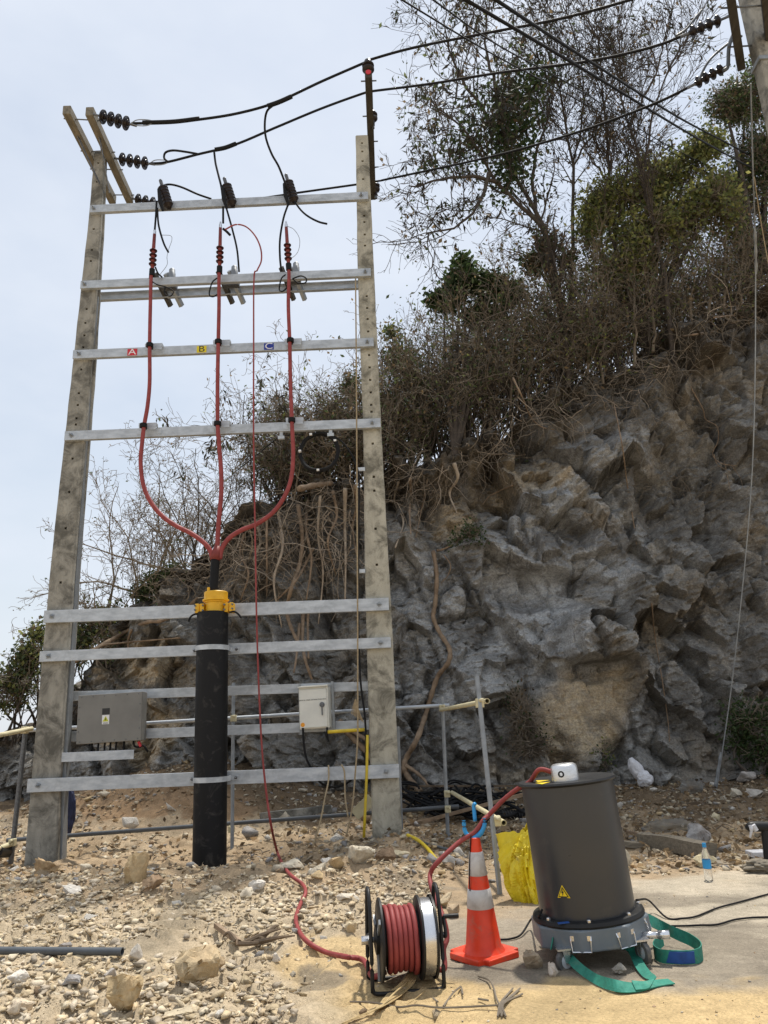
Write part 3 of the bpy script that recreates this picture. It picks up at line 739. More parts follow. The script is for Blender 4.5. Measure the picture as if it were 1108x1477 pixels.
# dead-end grips and sleeves as things of their own
for lab, pts, Y, r in (('thick black preformed grip on the highest conductor beside its discs', [(206, 177), (250, 175.5), (288, 171)], nL[1], .034),
                       ('black splice sleeve on the highest conductor above the third jumper', [(386, 153), (403, 147), (421, 139)], nL[1] - .1, .036),
                       ('black splice sleeve on the middle conductor above the second jumper', [(310, 216), (325, 213), (341, 207)], YM - .2, .036)):
    wire(lab, [at(x, y, Y) for x, y in pts], r, name='cable_sleeve', cat='cable sleeve')
wire('looped black cable tail doubled back on the middle conductor', [at(x, y, YM - .1) for x, y in ((285, 222), (268, 219), (250, 217), (239, 220), (237, 228), (243, 234))], .019, name='cable_tail', cat='cable')
for lab, pts, Y in (('bare wire bail between the near discs and the highest conductor', [(189, 178), (198, 173), (214, 173), (222, 176), (212, 181), (198, 181), (189, 178)], nL[1]),
                    ('bare wire bail between the middle discs and the middle conductor', [(216, 236), (224, 231), (238, 231), (244, 233), (236, 237), (224, 238), (216, 236)], YM)):
    wire(lab, [at(x, y, Y) for x, y in pts], .008, m='galv_dark', name='wire_bail', cat='wire')
# four service lines sloping across the upper corner
for lab, pts, r in (('thick black service line crossing the upper corner, lower of the two thick ones', [(664, -5, 6), (860, 111, 9), (1000, 196, 13), (1090, 245, 18), (1130, 262, 20)], .020),
                    ('thick black service line crossing the upper corner, upper of the two thick ones', [(708, -5, 6), (850, 88, 9), (980, 170, 13), (1065, 215, 17), (1135, 256, 20)], .020),
                    ('thin service line crossing the trees, nearest to the open sky', [(572, -5, 6), (700, 72, 8), (800, 126, 10), (920, 192, 14), (1080, 282, 20), (1130, 308, 22)], .010),
                    ('thin service line crossing the trees, between the other thin one and the thick pair', [(618, -5, 6), (720, 66, 8), (840, 132, 11), (960, 208, 15), (1085, 270, 20), (1130, 292, 22)], .010)):
    wire(lab, [at(*q) for q in pts], r, group='service lines sloping across the upper corner', name='service_line', cat='service line')
# jumpers at the corner pole
for lab, pts, Y, r in (('blue grey jumper cable curling up past the lower corner discs', [(1008, 116), (1018, 95), (1030, 80), (1052, 62), (1070, 52)], 8.9, .018), ('blue grey jumper cable rising from the upper corner discs', [(975, 52), (990, 42), (1003, 26), (1013, 14)], 8.5, .016), ('bent blue grey drop cable beside the dark crossarm end', [(1062, 40), (1052, 66), (1050, 95), (1044, 102)], 8.7, .028)):
    wire(lab, [at(x, y, Y) for x, y in pts], r, name='jumper_cable', cat='cable', m='pvc_grey')
# stay wire with its turnbuckles
pts = [(1083, 120, 8.9), (1086, 240, 10), (1090, 400, 11.6), (1085, 680, 12.9), (1060, 950, 14), (1033, 1145, 14.6)]
P = [at(*q) for q in pts]
root = thing('stay_wire', 'grey stay wire slanting from the corner pole down to the foot of the cliff', 'stay wire', P[-1])
mb = MB(); mb.tube(spline(P, 8), .0105, 6); obj('strand', mb, M['galv_dark'], root)
for (a_, b_, r) in (((1089, 330, 11), (1091, 395, 11.6), .035), ((1040, 1085, 14.45), (1031, 1140, 14.6), .038)):
    mb = MB(); a_, b_ = at(*a_), at(*b_); q = [a_ + (b_ - a_) * k / 6 for k in range(7)]
    mb.tube(q, [r * .4, r * .8, r * .5, r * .8, r * .5, r * .8, r * .4], 8); obj('turnbuckle', mb, M['galv_dark'], root)
wire('thin tan cord hanging beside the stay wire', [at(1088, 255, 10.2), at(1096, 310, 10.6), at(1110, 390, 11)], .008, m='rope', name='cord', cat='cord')

# ================================================================== CABLES ON THE FRAME
YC = YF - .25                       # the cables stand a little in front of the beams
# arresters on beam 1
AR = []
for k_, (x, y, lab) in enumerate(((237, 285, 'brown barrel surge arrester nearest the weathered pole'), (329, 282, 'brown barrel surge arrester in the middle of the topmost crossbeam'), (418, 277, 'brown barrel surge arrester nearest the cream pole'))):
    a_, b_ = at(x - 3, y - 17, YF - .2), at(x + 7, y + 15, YF - .14)
    root = thing('surge_arrester', lab, 'surge arrester', b_, 'surge arresters on the topmost crossbeam')
    L = np.linalg.norm(b_ - a_); mb = MB(); pr = [(.04, 0)]
    for q in range(6):
        z0 = .03 + q * (L - .06) / 6; pr += [(.076, z0), (.087, z0 + .012), (.087, z0 + .03), (.076, z0 + .04)]
    pr += [(.04, L)]
    mb.lathe(pr, a_, b_ - a_, 18); obj('shed_body', mb, M['porcelain'], root, smooth=True, angle=40)
    mb = MB(); mb.lathe([(.03, 0), (.03, .1), (.018, .12)], a_, a_ - b_, 10); obj('terminal', mb, M['steel'], root)
    mb = MB(); c = at(x - 2, y + 4, YF - .1); mb.box(c, (.045, .12, .28)); mb.box(at(x + 2, y + 13, YF - .12), (.16, .14, .05)); obj('bracket', mb, M['steel'], root)
    mb = MB(); P = [at(x - 8, y - 12, YF - .30), at(x - 6, y + 5, YF - .31), at(x - 2, y + 19, YF - .31)]; mb.tube(P, [.025, .036, .02], 8); obj('clamp', mb, M['cable_black'], root)
for lab, pts, Y0, Y1, r in (
    ('jumper from the first arrester curving back to the lowest conductor', [(229, 275), (233, 269), (245, 266), (262, 270), (285, 280), (305, 287)], YF - .28, YF + .3, .018),
    ('black jumper dropping from the middle conductor to the second arrester', [(309, 219), (311, 235), (315, 252), (319, 268), (321, 282)], YM - .2, YF - .28, .018),
    ('long black jumper dropping from the highest conductor to the third arrester', [(395, 151), (385, 161), (382, 180), (384, 200), (392, 222), (402, 240), (411, 263), (415, 275)], nL[1] - .1, YF - .28, .018),
    ('black lead from the first arrester to its red termination', [(226, 290), (225, 310), (223, 336)], YF - .3, YC, .017),
    ('loose black lead hanging below the first arrester', [(227, 300), (229, 325), (236, 350), (243, 364)], YF - .3, YF - .25, .016),
    ('short black lead from the second arrester down to its red termination', [(322, 298), (322, 310), (322, 322)], YF - .3, YC, .018),
    ('long black lead from the second arrester down behind the crossbeams', [(326, 298), (335, 330), (342, 360), (345, 392)], YF - .2, YF - .02, .016),
    ('black lead from the third arrester bowing down to the second crossbeam', [(416, 294), (409, 315), (404, 345), (404, 372), (406, 391)], YF - .2, YF - .02, .017),
    ('cut black cable end sticking out below the third arrester', [(425, 291), (435, 304), (446, 313), (460, 320), (472, 323)], YF - .2, YF - .2, .017),
    ('short black end cap hanging at the second red termination', [(322, 330), (327, 334), (332, 339)], YC, YC, .022),
    ('looped black earth lead below the first termination', [(218, 392), (216, 402), (226, 410), (240, 414), (250, 420), (246, 427), (238, 424), (238, 414)], YC, YC, .010),
    ('looped black earth lead below the second termination', [(313, 401), (306, 408), (302, 424), (307, 428), (315, 424)], YC, YC, .012),
    ('looped black earth lead below the third termination', [(412, 396), (406, 402), (403, 417), (408, 420), (415, 414)], YC, YC, .012),
    ('coiled black earth lead beside the third cut-out bracket', [(422, 402), (434, 398), (442, 402), (440, 408), (430, 408), (422, 402)], YC, YC, .012),
    ('black lead looping beside the first cut-out bracket', [(224, 385), (228, 394), (234, 400)], YC, YF - .1, .014)):
    n_ = len(pts)
    wire(lab, [at(x, y, Y0 + (Y1 - Y0) * i / (n_ - 1)) for i, (x, y) in enumerate(pts)], r, name='cable_lead', cat='cable')
for lab, pts in (('thin pale wire curling beside the first red termination', [(234, 339), (246, 340), (248, 346), (244, 358), (241, 370), (241, 382), (231, 396)]), ('thin pale wire curling beside the third red termination', [(414, 326), (424, 331), (432, 344), (431, 360), (424, 370), (413, 374)])):
    wire(lab, [at(x, y, YC) for x, y in pts], .0045, m='galv_dark', name='thin_wire', cat='wire')
# three red tails
tails = {'A': ([(307, 806), (302, 792), (292, 781), (275, 769), (255, 759), (235, 745), (218, 725), (207, 700), (203, 668), (205, 640), (208, 614), (213, 585), (216, 550), (216, 497), (217, 440), (218, 402), (220, 384)], (220, 384), (223, 338)),
         'B': ([(313, 804), (315, 760), (319, 715), (319, 680), (316, 640), (314, 611), (314, 550), (315, 492), (316, 440), (316, 398), (317, 380)], (317, 380), (318, 329)),
         'C': ([(317, 806), (320, 792), (330, 777), (348, 765), (372, 755), (395, 738), (411, 715), (420, 690), (423, 655), (421, 606), (419, 550), (418, 494), (416, 440), (417, 398), (416, 376)], (416, 376), (413, 328))}
for ch, lab in (('A', 'red cable tail sweeping out towards the weathered pole'), ('B', 'red cable tail rising straight up from the black joint'), ('C', 'red cable tail sweeping out towards the cream pole')):
    pts, ta, tb = tails[ch]
    P = [at(x, y, YC) for x, y in pts]
    root = thing('red_cable_tail', lab, 'cable', P[0], 'red cable tails of the three phases')
    mb = MB(); _q = spline(P, 8); mb.tube(_q, np.linspace(.036, .028, len(_q)), 12); obj('sheath', mb, M['red'], root, smooth=True)
    a_, b_ = at(*ta, YC), at(*tb, YC); d_ = (b_ - a_); L = np.linalg.norm(d_); d_ = d_ / L
    mb = MB(); mb.tube([a_ - d_ * .02, a_ + d_ * L * .5, b_], [.031, .030, .026], 12); obj('termination_sleeve', mb, M['red_heat'], root, smooth=True)
    for q in range(4):
        mb = MB(); c = a_ + d_ * (.04 + q * .085); mb.lathe([(.03, -.015), (.058, -.012), (.063, 0), (.042, .02), (.03, .028)], c, d_, 16); obj('shed', mb, M['red_dark'], root, smooth=True, angle=50)
    mb = MB(); mb.tube([b_, b_ + d_ * .06, b_ + d_ * .12], [.026, .024, .012], 10); obj('lug', mb, M['chrome'], root)
    mb = MB(); q = P[-1]; mb.tube([q - d_ * .18, q - d_ * .06], .047, 10); obj('tape', mb, M['cable_black'], root)
# clamps that hold the tails on beams 3 and 4
for k_, (x3, y3, x4, y4) in enumerate(((216, 498, 207, 614), (315, 493, 314, 611), (419, 491, 421, 606))):
    for (x, y, pl_, bn) in ((x3, y3, 'lettered', 3), (x4, y4, 'coil-bearing', 4)):
        c = at(x, y, YC)
        root = thing('cable_clamp', 'galvanised hook clamp holding the %s red tail on the %s crossbeam' % (('first', 'middle', 'third')[k_], pl_), 'cable clamp', c, 'cable clamps on the crossbeams')
        mb = MB(); mb.box(c + [.03, .10, .03], (.26, .012, .11)); mb.box(c + [-.10, .14, .06], (.012, .09, .05)); mb.box(c + [.16, .14, .06], (.012, .09, .05)); mb.box(c + [.19, .176, -.02], (.07, .006, .10)); mb.box(c + [-.12, .176, -.02], (.07, .006, .10)); obj('bracket_plate', mb, M['galv'], root)
        mb = MB(); mb.lathe([(.048, -.035), (.056, -.03), (.056, .03), (.048, .035)], c, (0, 0, 1), 14); mb.bar(c + [0, .03, 0], c + [0, .1, 0], .05, .05); obj('clamp_ring', mb, M['cable_black'], root)
# fuse cut-out brackets behind beam 2
for k_, (x, y) in enumerate(((248, 400), (338, 396), (427, 391))):
    c = at(x, y, YF + .12)
    root = thing('cutout_bracket', 'grey capped stud with two dark arms, %s along the close pair of beams' % ('first', 'second', 'third')[k_], 'bracket', c, 'cut-out brackets on the close pair of beams')
    mb = MB(); mb.lathe([(.06, -.08), (.06, .07), (.052, .08), (.05, .14), (.035, .16)], c, (0, 0, 1), 14); obj('stud_cap', mb, M['galv_dark'], root, smooth=True, angle=40)
    for dx in (-10, 6):
        a_ = at(x + dx - 8, y + 18, YF + .42); b_ = at(x + dx + 6, y + 37, YF + .45); mb = MB(); mb.bar(a_ + [0, -.3, .12], b_ + [0, .1, 0], .06, .09); obj('bracket_arm', mb, M['arm_wood'] if dx < 0 else M['galv_dark'], root)
    mb = MB(); c2 = at(x - 4, y + 14, YF + .15); mb.box(c2, (.26, .1, .09)); obj('hinge_block', mb, M['steel'], root)

# black riser pipe
zt = cz(307, 886, YC - .05); pbx = [(301.5, 1259), (302, 1240), (307, 886)]
Yp = YF - .29
root_pipe = thing('riser_pipe', 'thick black plastic riser pipe standing between the poles', 'pipe', at(302, 1255, Yp))
mb = MB(); a_, b_ = at(302, 1262, Yp), at(307, 884, Yp); b_[1] = a_[1]
rr_ = 23.3 / FPX * float((.5 * (a_ + b_) - CAM) @ _f)
ax_ = (b_ - a_); L = np.linalg.norm(ax_)
mb.lathe([(rr_, -.3), (rr_ * 1.0, L * .3), (rr_, L * .7), (rr_, L), (rr_ - .03, L), (rr_ - .03, L - .3)], a_, ax_, 48, caps=False); obj('pipe_wall', mb, M['pipe_black'], root_pipe, smooth=True, angle=40)
for y, lab in ((935.5, 'bright steel strap round the upper part of the black pipe'), (1124, 'bright steel strap round the lower part of the black pipe')):
    c = at(305, y, Yp); c[1] = a_[1] + (c[2] - a_[2]) / (b_[2] - a_[2]) * 0
    c[0] = a_[0] + (b_[0] - a_[0]) * (c[2] - a_[2]) / (b_[2] - a_[2])
    root = thing('pipe_strap', lab, 'strap', c, 'steel straps of the black pipe')
    pts = []; R2 = rr_ + .006
    ang = np.linspace(R(180), R(360), 25)
    inner = [(c[0] + R2 * math.cos(t), c[1] + R2 * math.sin(t)) for t in ang]; outer = [(c[0] + (R2 + .006) * math.cos(t), c[1] + (R2 + .006) * math.sin(t)) for t in ang]
    mb = MB(); hs = .033
    for i in range(24):
        q = [inner[i], outer[i], outer[i + 1], inner[i + 1]]
        mb.prism([(x_, y_, c[2] - hs) for x_, y_ in q], (0, 0, 0), (0, 0, 2 * hs))
    obj('strap_band', mb, M['galv'], root)
    for sgn in (-1, 1):
        mb = MB(); x0 = c[0] + sgn * (R2 + .003); mb.box((x0, (c[1] + YB) / 2 - .004, c[2]), (.006, YB - c[1] - .012, hs * 2)); mb.box((x0 + sgn * .055, YB - .010, c[2]), (.12, .006, hs * 2)); obj('strap_foot', mb, M['galv'], root)
        mb = MB(); bolt_mesh(mb, (x0 + sgn * .07, YB - .013, c[2]), .016); obj('bolt', mb, M['steel'], root)
# yellow cable gland on the pipe top
c = np.array([b_[0] + .04, b_[1], b_[2]])
root = thing('cable_gland_clamp', 'bright yellow bolted clamp sitting on the top of the black pipe', 'clamp', c)
mb = MB(); mb.lathe([(.145, -.03), (.145, .13), (.16, .14), (.16, .155), (.135, .16)], c, (0, 0, 1), 28); obj('lower_body', mb, M['yellow'], root, smooth=True, angle=35)
mb = MB(); mb.lathe([(.17, .155), (.185, .165), (.185, .185), (.165, .19), (.165, .285), (.155, .295), (.09, .30)], c, (0, 0, 1), 28); obj('upper_ring', mb, M['yellow'], root, smooth=True, angle=35)
for sx in (-1, 1):
    for q in range(2):
        mb = MB(); mb.box(c + [sx * (.17 + .07 * q), -.03 + .0 * q, .055], (.055, .16, .13)); obj('lug_plate', mb, M['yellow'], root, bevel=.006)
    mb = MB()
    for (u_, w_2) in ((.15, .02), (.15, .09), (.26, .03), (.26, .09)): mb.lathe([(.014, 0), (.014, .03)], c + [sx * u_, -.115, w_2], (0, -1, 0), 6)
    obj('lug_bolt', mb, M['steel'], root)
mb = MB(); mb.lathe([(.02, .3), (.02, .35)], c + [-.09, -.08, 0], (0, 0, 1), 8); obj('eye_bolt', mb, M['yellow'], root)
mb = MB(); mb.tube(spline([at(308, 862, Yp), at(309, 835, Yp + .02), at(311, 805, Yp + .03)], 6), [.062] * 13, 14)
tag(obj('cable_joint', mb, M['cable_black'], None, smooth=True), 'black taped cable joint between the yellow clamp and the red tails', 'cable joint')
mb = MB(); mb.tube([at(310, 808, Yp + .03), at(312, 798, YC), at(314, 788, YC)], [.075, .07, .05], 14); tag(obj('cable_boot', mb, M['red_heat'], None, smooth=True), 'red breakout boot where the three tails part', 'cable boot')
for lab, pts in (('short black hook cable on the pole side of the yellow clamp', [(291, 885), (281, 886), (275, 890), (272, 897)]), ('short black hook cable on the rope side of the yellow clamp', [(331, 883), (338, 882), (344, 886), (348, 891)])):
    wire(lab, [at(x, y, Yp - .1) for x, y in pts], .014, name='cable_lead', cat='cable')

# thin red test lead
pts = [(325, 331), (340, 324), (355, 327), (368, 340), (376, 358), (377, 376), (371, 390), (366.5, 402), (366, 500), (366, 640), (368, 760), (370, 880), (373, 980), (378, 1080), (385, 1150), (392, 1195)]
P = [at(x, y, YC - .12) for x, y in pts]
tl = [g(x, y) + [0, 0, .03] for x, y in ((401, 1235), (415, 1262), (436, 1280), (441, 1293), (434, 1308), (427, 1330), (432, 1350), (445, 1366), (470, 1380), (498, 1387), (524, 1392))]
TEST = P + tl
# ropes
for lab, pts, Y0, Y1 in (('tan rope hanging in front of the cream pole from the second crossbeam', [(513, 402), (514, 520), (515, 700), (516, 900), (516, 985), (516, 1060), (513, 1110), (508, 1165), (500, 1205)], YF - .2, YF - .3),
                         ('tan rope end looped over the lowest crossbeam, nearer to the black pipe', [(474, 1104), (474, 1125), (469, 1150), (462, 1185), (451, 1222)], YB - .03, YF - .5),
                         ('tan rope end looped over the lowest crossbeam, nearer to the cream pole', [(493, 1103), (497, 1115), (498, 1150), (502, 1178)], YB - .03, YF - .3)):
    n_ = len(pts); wire(lab, [at(x, y, Y0 + (Y1 - Y0) * i / (n_ - 1)) for i, (x, y) in enumerate(pts)], .011, m='rope', name='rope', cat='rope')
mb = MB()
for k_ in range(9): mb.tube(spline([at(513, 1008, YF - .26), at(509 + k_ * 1.2, 1020 + k_, YF - .25), at(507 + k_ * 2.2, 1030 + 1.5 * k_, YF - .24)], 4), .006, 5)
tag(obj('rope_knot', mb, M['rope'], None), 'frayed knot of rope ends in front of the rear crossbeams', 'rope')
# fibre coil under beam 4
root = thing('cable_coil', 'coil of black fibre cable hanging under the crossbeam beside the cream pole', 'cable coil', at(461, 628, YF - .05))
mb = MB(); c = at(460.5, 652, YF - .02); rc = 27.5 / FPX * float((c - CAM) @ _f)
Pc = [c + np.array([(rc + .012 * math.sin(t * 1.7)) * math.cos(t), .03 * math.sin(t * .9), (rc + .01 * math.sin(t * 2.3)) * math.sin(t) * 1.05]) for t in np.linspace(0, 8 * math.pi, 160)]
mb.tube(Pc, .023, 6); obj('coil', mb, M['cable_black'], root)
for t in (.55, 2.0, 3.1, 4.65):
    q = c + np.array([rc * math.cos(t), -.02, rc * 1.05 * math.sin(t)]); mb = MB(); mb.box(q, (.04, .085, .028)); obj('tie', mb, M['white'], root)
for x, y in ((406, 625), (477, 621)):
    mb = MB(); q = at(x, y, YF - .03); mb.box(q, (.05, .04, .14)); mb.box(q + [0, -.01, -.08], (.10, .06, .05)); obj('hanger', mb, M['galv'], root)
wire('thin black fibre cable leaving the coil towards the hillside', [at(438, 627, YF), at(420, 627, YF), at(404, 630, YF), at(390, 640, YF + .2), at(372, 655, YF + .6), at(340, 680, YF + 2)], .009, name='fibre_cable', cat='cable')
wire('black fibre cable running down beside the cream pole from the coil', [at(x, y, YF - .05) for x, y in ((478, 628), (492, 636), (505, 652), (514, 672), (518, 700), (517, 800), (517, 900), (520, 980), (526, 1030), (528, 1070), (526, 1110), (520, 1122))], .014, name='fibre_cable', cat='cable')
for y in (677, 824):
    mb = MB(); q = at(521, y, YF - .03); mb.box(q, (.12, .03, .06)); tag(obj('cable_bracket', mb, M['galv'], None, bevel=.006), 'small white cable standoff on the cream pole, %s' % ('below the coil' if y < 700 else 'above the wide crossbeam'), 'bracket', 'cable standoffs on the cream pole')

# ---- cabinets
def panel(px0, py0, px1, py1, Y): 
    a_, b_ = at(px0, py0, Y), at(px1, py1, Y); return a_, b_
a_, b_ = at(113, 1002, YF + .02), at(202, 1069, YF + .02)
cx_, cz_ = (a_[0] + b_[0]) / 2, (a_[2] + b_[2]) / 2; W_, H_ = abs(b_[0] - a_[0]), abs(b_[2] - a_[2])
root = thing('grey_cabinet', 'large grey metal link box with a warning sticker, beside the weathered pole', 'cabinet', (cx_, YF + .1, cz_), rot=None)
root.rotation_euler = (0, -R(2.3) * .6, 0)
def loc(name, mb, m, parent=root, **k): return obj(name, mb, m, parent, local=True, **k)
mb = MB(); mb.box((0, .06, 0), (W_, .22, H_)); loc('body', mb, M['box_grey'], root, bevel=.006)
mb = MB(); mb.box((0, -.056, 0), (W_ - .006, .012, H_ - .006)); lid = loc('lid', mb, M['box_grey'], root, bevel=.003)
for i in range(6):
    for sz_ in (-1, 1):
        mb = MB(); mb.lathe([(.009, 0), (.007, .006)], (-W_ / 2 + .05 + i * (W_ - .1) / 5, -.062, sz_ * (H_ / 2 - .028)), (0, -1, 0), 8); loc('screw', mb, M['steel'], root)
for sx in (-1, 1):
    for i in range(1, 4):
        mb = MB(); mb.lathe([(.009, 0), (.007, .006)], (sx * (W_ / 2 - .028), -.062, -H_ / 2 + i * H_ / 4), (0, -1, 0), 8); loc('screw', mb, M['steel'], root)
mb = MB(); mb.box((-.05, -.0635, .09), (.105, .003, .085)); loc('name_plate', mb, M['black'], root)
mb = MB(); mb.box((-.05, -.0635, -.022), (.10, .003, .125)); stk = loc('warning_sticker', mb, M['white'], root)
def tri(mb, c, s, y, t=.0015):
    mb.prism([(c[0] - s, y, c[1] - s * .85), (c[0] + s, y, c[1] - s * .85), (c[0], y, c[1] + s * .9)], (0, 0, 0), (0, t, 0))
mb = MB(); tri(mb, (-.05, -.012), .042, -.0665); loc('warning_triangle', mb, M['green_print'], stk)
mb = MB(); mb.prism([(-.047, -.0682, .008), (-.062, -.0682, -.02), (-.053, -.0682, -.02), (-.058, -.0682, -.042), (-.038, -.0682, -.012), (-.047, -.0682, -.012)], (0, 0, 0), (0, .0014, 0)); loc('lightning_mark', mb, M['black'], stk)
mb = MB()
for q in range(3): mb.box((-.05, -.0655, -.062 - q * .008), (.07, .001, .003))
loc('lettering', mb, M['black'], stk)
for i, dx in enumerate((-.26, -.17, -.08, .0, .08, .19)):
    mb = MB(); s0 = np.array([dx, .03, -H_ / 2]); mb.tube(spline([s0 + [0, 0, .01], s0 + [-.005, 0, -.07], s0 + [-.02 + .01 * (i % 3), .01, -.16]], 4), .014, 6); loc('cable_tail', mb, M['cable_black'], root, smooth=True)
mb = MB(); s0 = np.array([W_ / 2 - .06, .04, -H_ / 2]); mb.tube(spline([s0 + [-.08, 0, .01], s0 + [-.06, 0, -.07], s0 + [.02, -.02, -.09], s0 + [.07, -.02, -.07], s0 + [.13, 0, -.16]], 5), .014, 6); loc('cable_tail', mb, M['cable_black'], root, smooth=True)
mb = MB(); mb.tube([s0 + [0, -.02, -.015], s0 + [.035, -.02, -.085]], .022, 8); loc('red_plug', mb, M['tagred'], root)

a_, b_ = at(431, 991, YF + .06), at(475, 1050, YF + .06)
cx_, cz_ = (a_[0] + b_[0]) / 2, (a_[2] + b_[2]) / 2; W_, H_ = abs(b_[0] - a_[0]), abs(b_[2] - a_[2])
root = thing('white_cabinet', 'small white optical fibre cabinet with a round lock, near the cream pole', 'cabinet', (cx_, YF + .15, cz_)); root.rotation_euler = (0, -R(2.3) * .6, R(-6))
mb = MB(); mb.box((.0, .06, 0), (W_, .22, H_)); obj('body', mb, M['box_white'], root, local=True, bevel=.008)
mb = MB(); mb.box((-.005, -.061, -.01), (W_ - .03, .02, H_ - .05)); dr = obj('door', mb, M['box_white'], root, local=True, bevel=.006)
mb = MB(); mb.prism([(-W_ / 2 - .005, -.10, H_ / 2 - .005), (-W_ / 2 - .005, .17, H_ / 2 + .02), (-W_ / 2 - .005, .17, H_ / 2 + .035), (-W_ / 2 - .005, -.10, H_ / 2 + .012)], (0, 0, 0), (W_ + .01, 0, 0)); obj('rain_hood', mb, M['box_white'], root, local=True)
mb = MB(); mb.lathe([(.035, 0), (.035, .02), (.025, .028)], (W_ / 2 - .085, -.071, .03), (0, -1, 0), 18); mb.box((W_ / 2 - .085, -.095, -.04), (.016, .014, .15)); obj('handle', mb, M['steel'], dr, local=True)
flat_text('OPTICAL FIBER DISTRIBUTION BOX', (-.01, -.0725, .105), .0245, M['black'], None, sx=1.0).parent = dr
mb = MB(); mb.lathe([(.03, 0), (.03, .003)], (-W_ / 2 + .05, -.0715, -H_ / 2 + .06), (0, -1, 0), 16); obj('round_sticker', mb, M['orange_dot'], dr, local=True)
for sx in (-1, 1):
    mb = MB(); mb.box((sx * (W_ / 2 + .03), .16, 0), (.035, .03, H_ + .14)); obj('mounting_rail', mb, M['galv_dark'], root, local=True)
wire('black cable looping from the white cabinet below the lowest crossbeam', [at(x, y, YF + .1) for x, y in ((437, 1050), (438, 1068), (441, 1090), (447, 1105), (458, 1124), (470, 1133), (485, 1135), (500, 1130), (512, 1120))], .015, name='cable_lead', cat='cable')
wire('short black cable end under the white cabinet', [at(x, y, YF + .08) for x, y in ((472, 1049), (472, 1060), (474, 1070))], .014, name='cable_lead', cat='cable')
wire('yellow conduit lying level between the white cabinet and the cream pole', [at(473, 1056, YF + .05), at(500, 1054, YF + .05), at(526, 1052.5, YF + .05)], .024, m='yellow_pipe', name='yellow_conduit', cat='conduit', n=3)
wire('upright yellow conduit beside the foot of the cream pole', [at(530, 1060, YF - .08), at(529, 1115, YF - .08), at(525, 1208, YF - .08)], .019, m='yellow_pipe', name='yellow_conduit', cat='conduit', n=3)
# ================================================================== THINGS ON THE GROUND
def fr(u):                                   # orthonormal frame with x along u (horizontal)
    u = np.array(u, float); u[2] = 0; u /= np.linalg.norm(u); return u, np.array([-u[1], u[0], 0.0])
# ---- cable reel
A_, B_ = g(538, 1441), g(641, 1425)
ux, vy = fr(B_ - A_); Wd = np.linalg.norm((B_ - A_)[:2]); dep = .30; hz_ = .60
org = np.array([*A_[:2], gz(*A_[:2]) + .012])
def RL(x, y, z): return org + ux * x + vy * y + np.array([0, 0, z])
root = thing('cable_reel', 'steel framed cable reel wound with red cable, standing on the sandy slab', 'cable reel', RL(Wd / 2, dep / 2, 0))
def loop(x):
    c = [(0, .02), (.0, .22), (.03, .45), (.09, .555), (.16, .575), (.22, .54), (dep - .03, .38), (dep, .18), (dep, .02)]
    return [RL(x, y, z) for y, z in c]
for x in (0, Wd):
    mb = MB(); mb.tube(spline(loop(x), 5), .0125, 10); obj('side_hoop', mb, M['rubber'], root, smooth=True)
for y in (0, dep):
    mb = MB(); mb.tube(spline([RL(0, y, .04), RL(.03, y, .012), RL(Wd / 2, y, .012), RL(Wd - .03, y, .012), RL(Wd, y, .04)], 5), .0125, 10); obj('base_tube', mb, M['rubber'], root, smooth=True)
axc = RL(0, dep / 2, .275)
mb = MB(); mb.tube([axc - ux * .03, axc + ux * (Wd + .05)], .017, 10); obj('axle', mb, M['steel'], root)
for x in (0, Wd):
    mb = MB(); mb.bar(RL(x, .0, .275), RL(x, dep, .275), .02, .03); obj('axle_bar', mb, M['rubber'], root)
fl = .065; fw = .25; rf = .24
mb = MB(); mb.lathe([(.03, -.004), (rf - .012, -.004), (rf, 0), (rf, .012), (rf - .012, .016), (.03, .016)], axc + ux * fl, ux, 48); obj('flange', mb, M['rubber'], root, smooth=True, angle=30)
mb = MB(); mb.lathe([(.085, 0), (.085, -.02), (.04, -.03)], axc + ux * (fl - .004), ux, 24); obj('hub', mb, M['rubber'], root, smooth=True, angle=30)
for k_ in range(3):
    t = k_ * 2.1 + .4; e = vy * math.cos(t) + np.array([0, 0, math.sin(t)])
    mb = MB(); mb.bar(axc + ux * (fl - .012) + e * .06, axc + ux * (fl - .012) + e * .23, .03, .012, ux); obj('flange_rib', mb, M['galv_dark'], root)
mb = MB(); mb.lathe([(.03, -.004), (rf - .012, -.004), (rf, 0), (rf, .014), (rf - .014, .016)], axc + ux * (fl + fw), ux, 48, caps=False); obj('flange', mb, M['rubber'], root, smooth=True, angle=30)
mb = MB(); mb.lathe([(rf - .016, .014), (rf - .016, .088), (rf - .03, .09), (.03, .09)], axc + ux * (fl + fw), ux, 48, caps=False); obj('brake_drum', mb, M['chrome'], root, smooth=True, angle=30)
mb = MB(); mb.lathe([(rf, .086), (rf, .10), (rf - .02, .10), (.02, .099)], axc + ux * (fl + fw), ux, 48, caps=False); obj('flange', mb, M['rubber'], root, smooth=True, angle=30)
mb = MB(); mb.lathe([(.15, .02), (.15, fw)], axc + ux * fl, ux, 32); obj('drum_core', mb, M['rubber'], root, smooth=True, angle=30)
mb = MB(); rc = .0172; nT = int((fw - .025) / (2 * rc * 1.06))
P = []
for i in range(nT * 28 + 1):
    t = i / 28 * 2 * math.pi; x = fl + .034 + i / 28 * (fw - .05) / nT
    rr = .178 + .006 * math.sin(i / 28 * 1.3) + (.012 if 5.5 < i / 28 < 6.7 else 0)
    P.append(axc + ux * x + (vy * math.cos(t) + np.array([0, 0, math.sin(t)])) * rr)
mb.tube(P, rc, 8); obj('cable_winding', mb, M['red'], root, smooth=True)
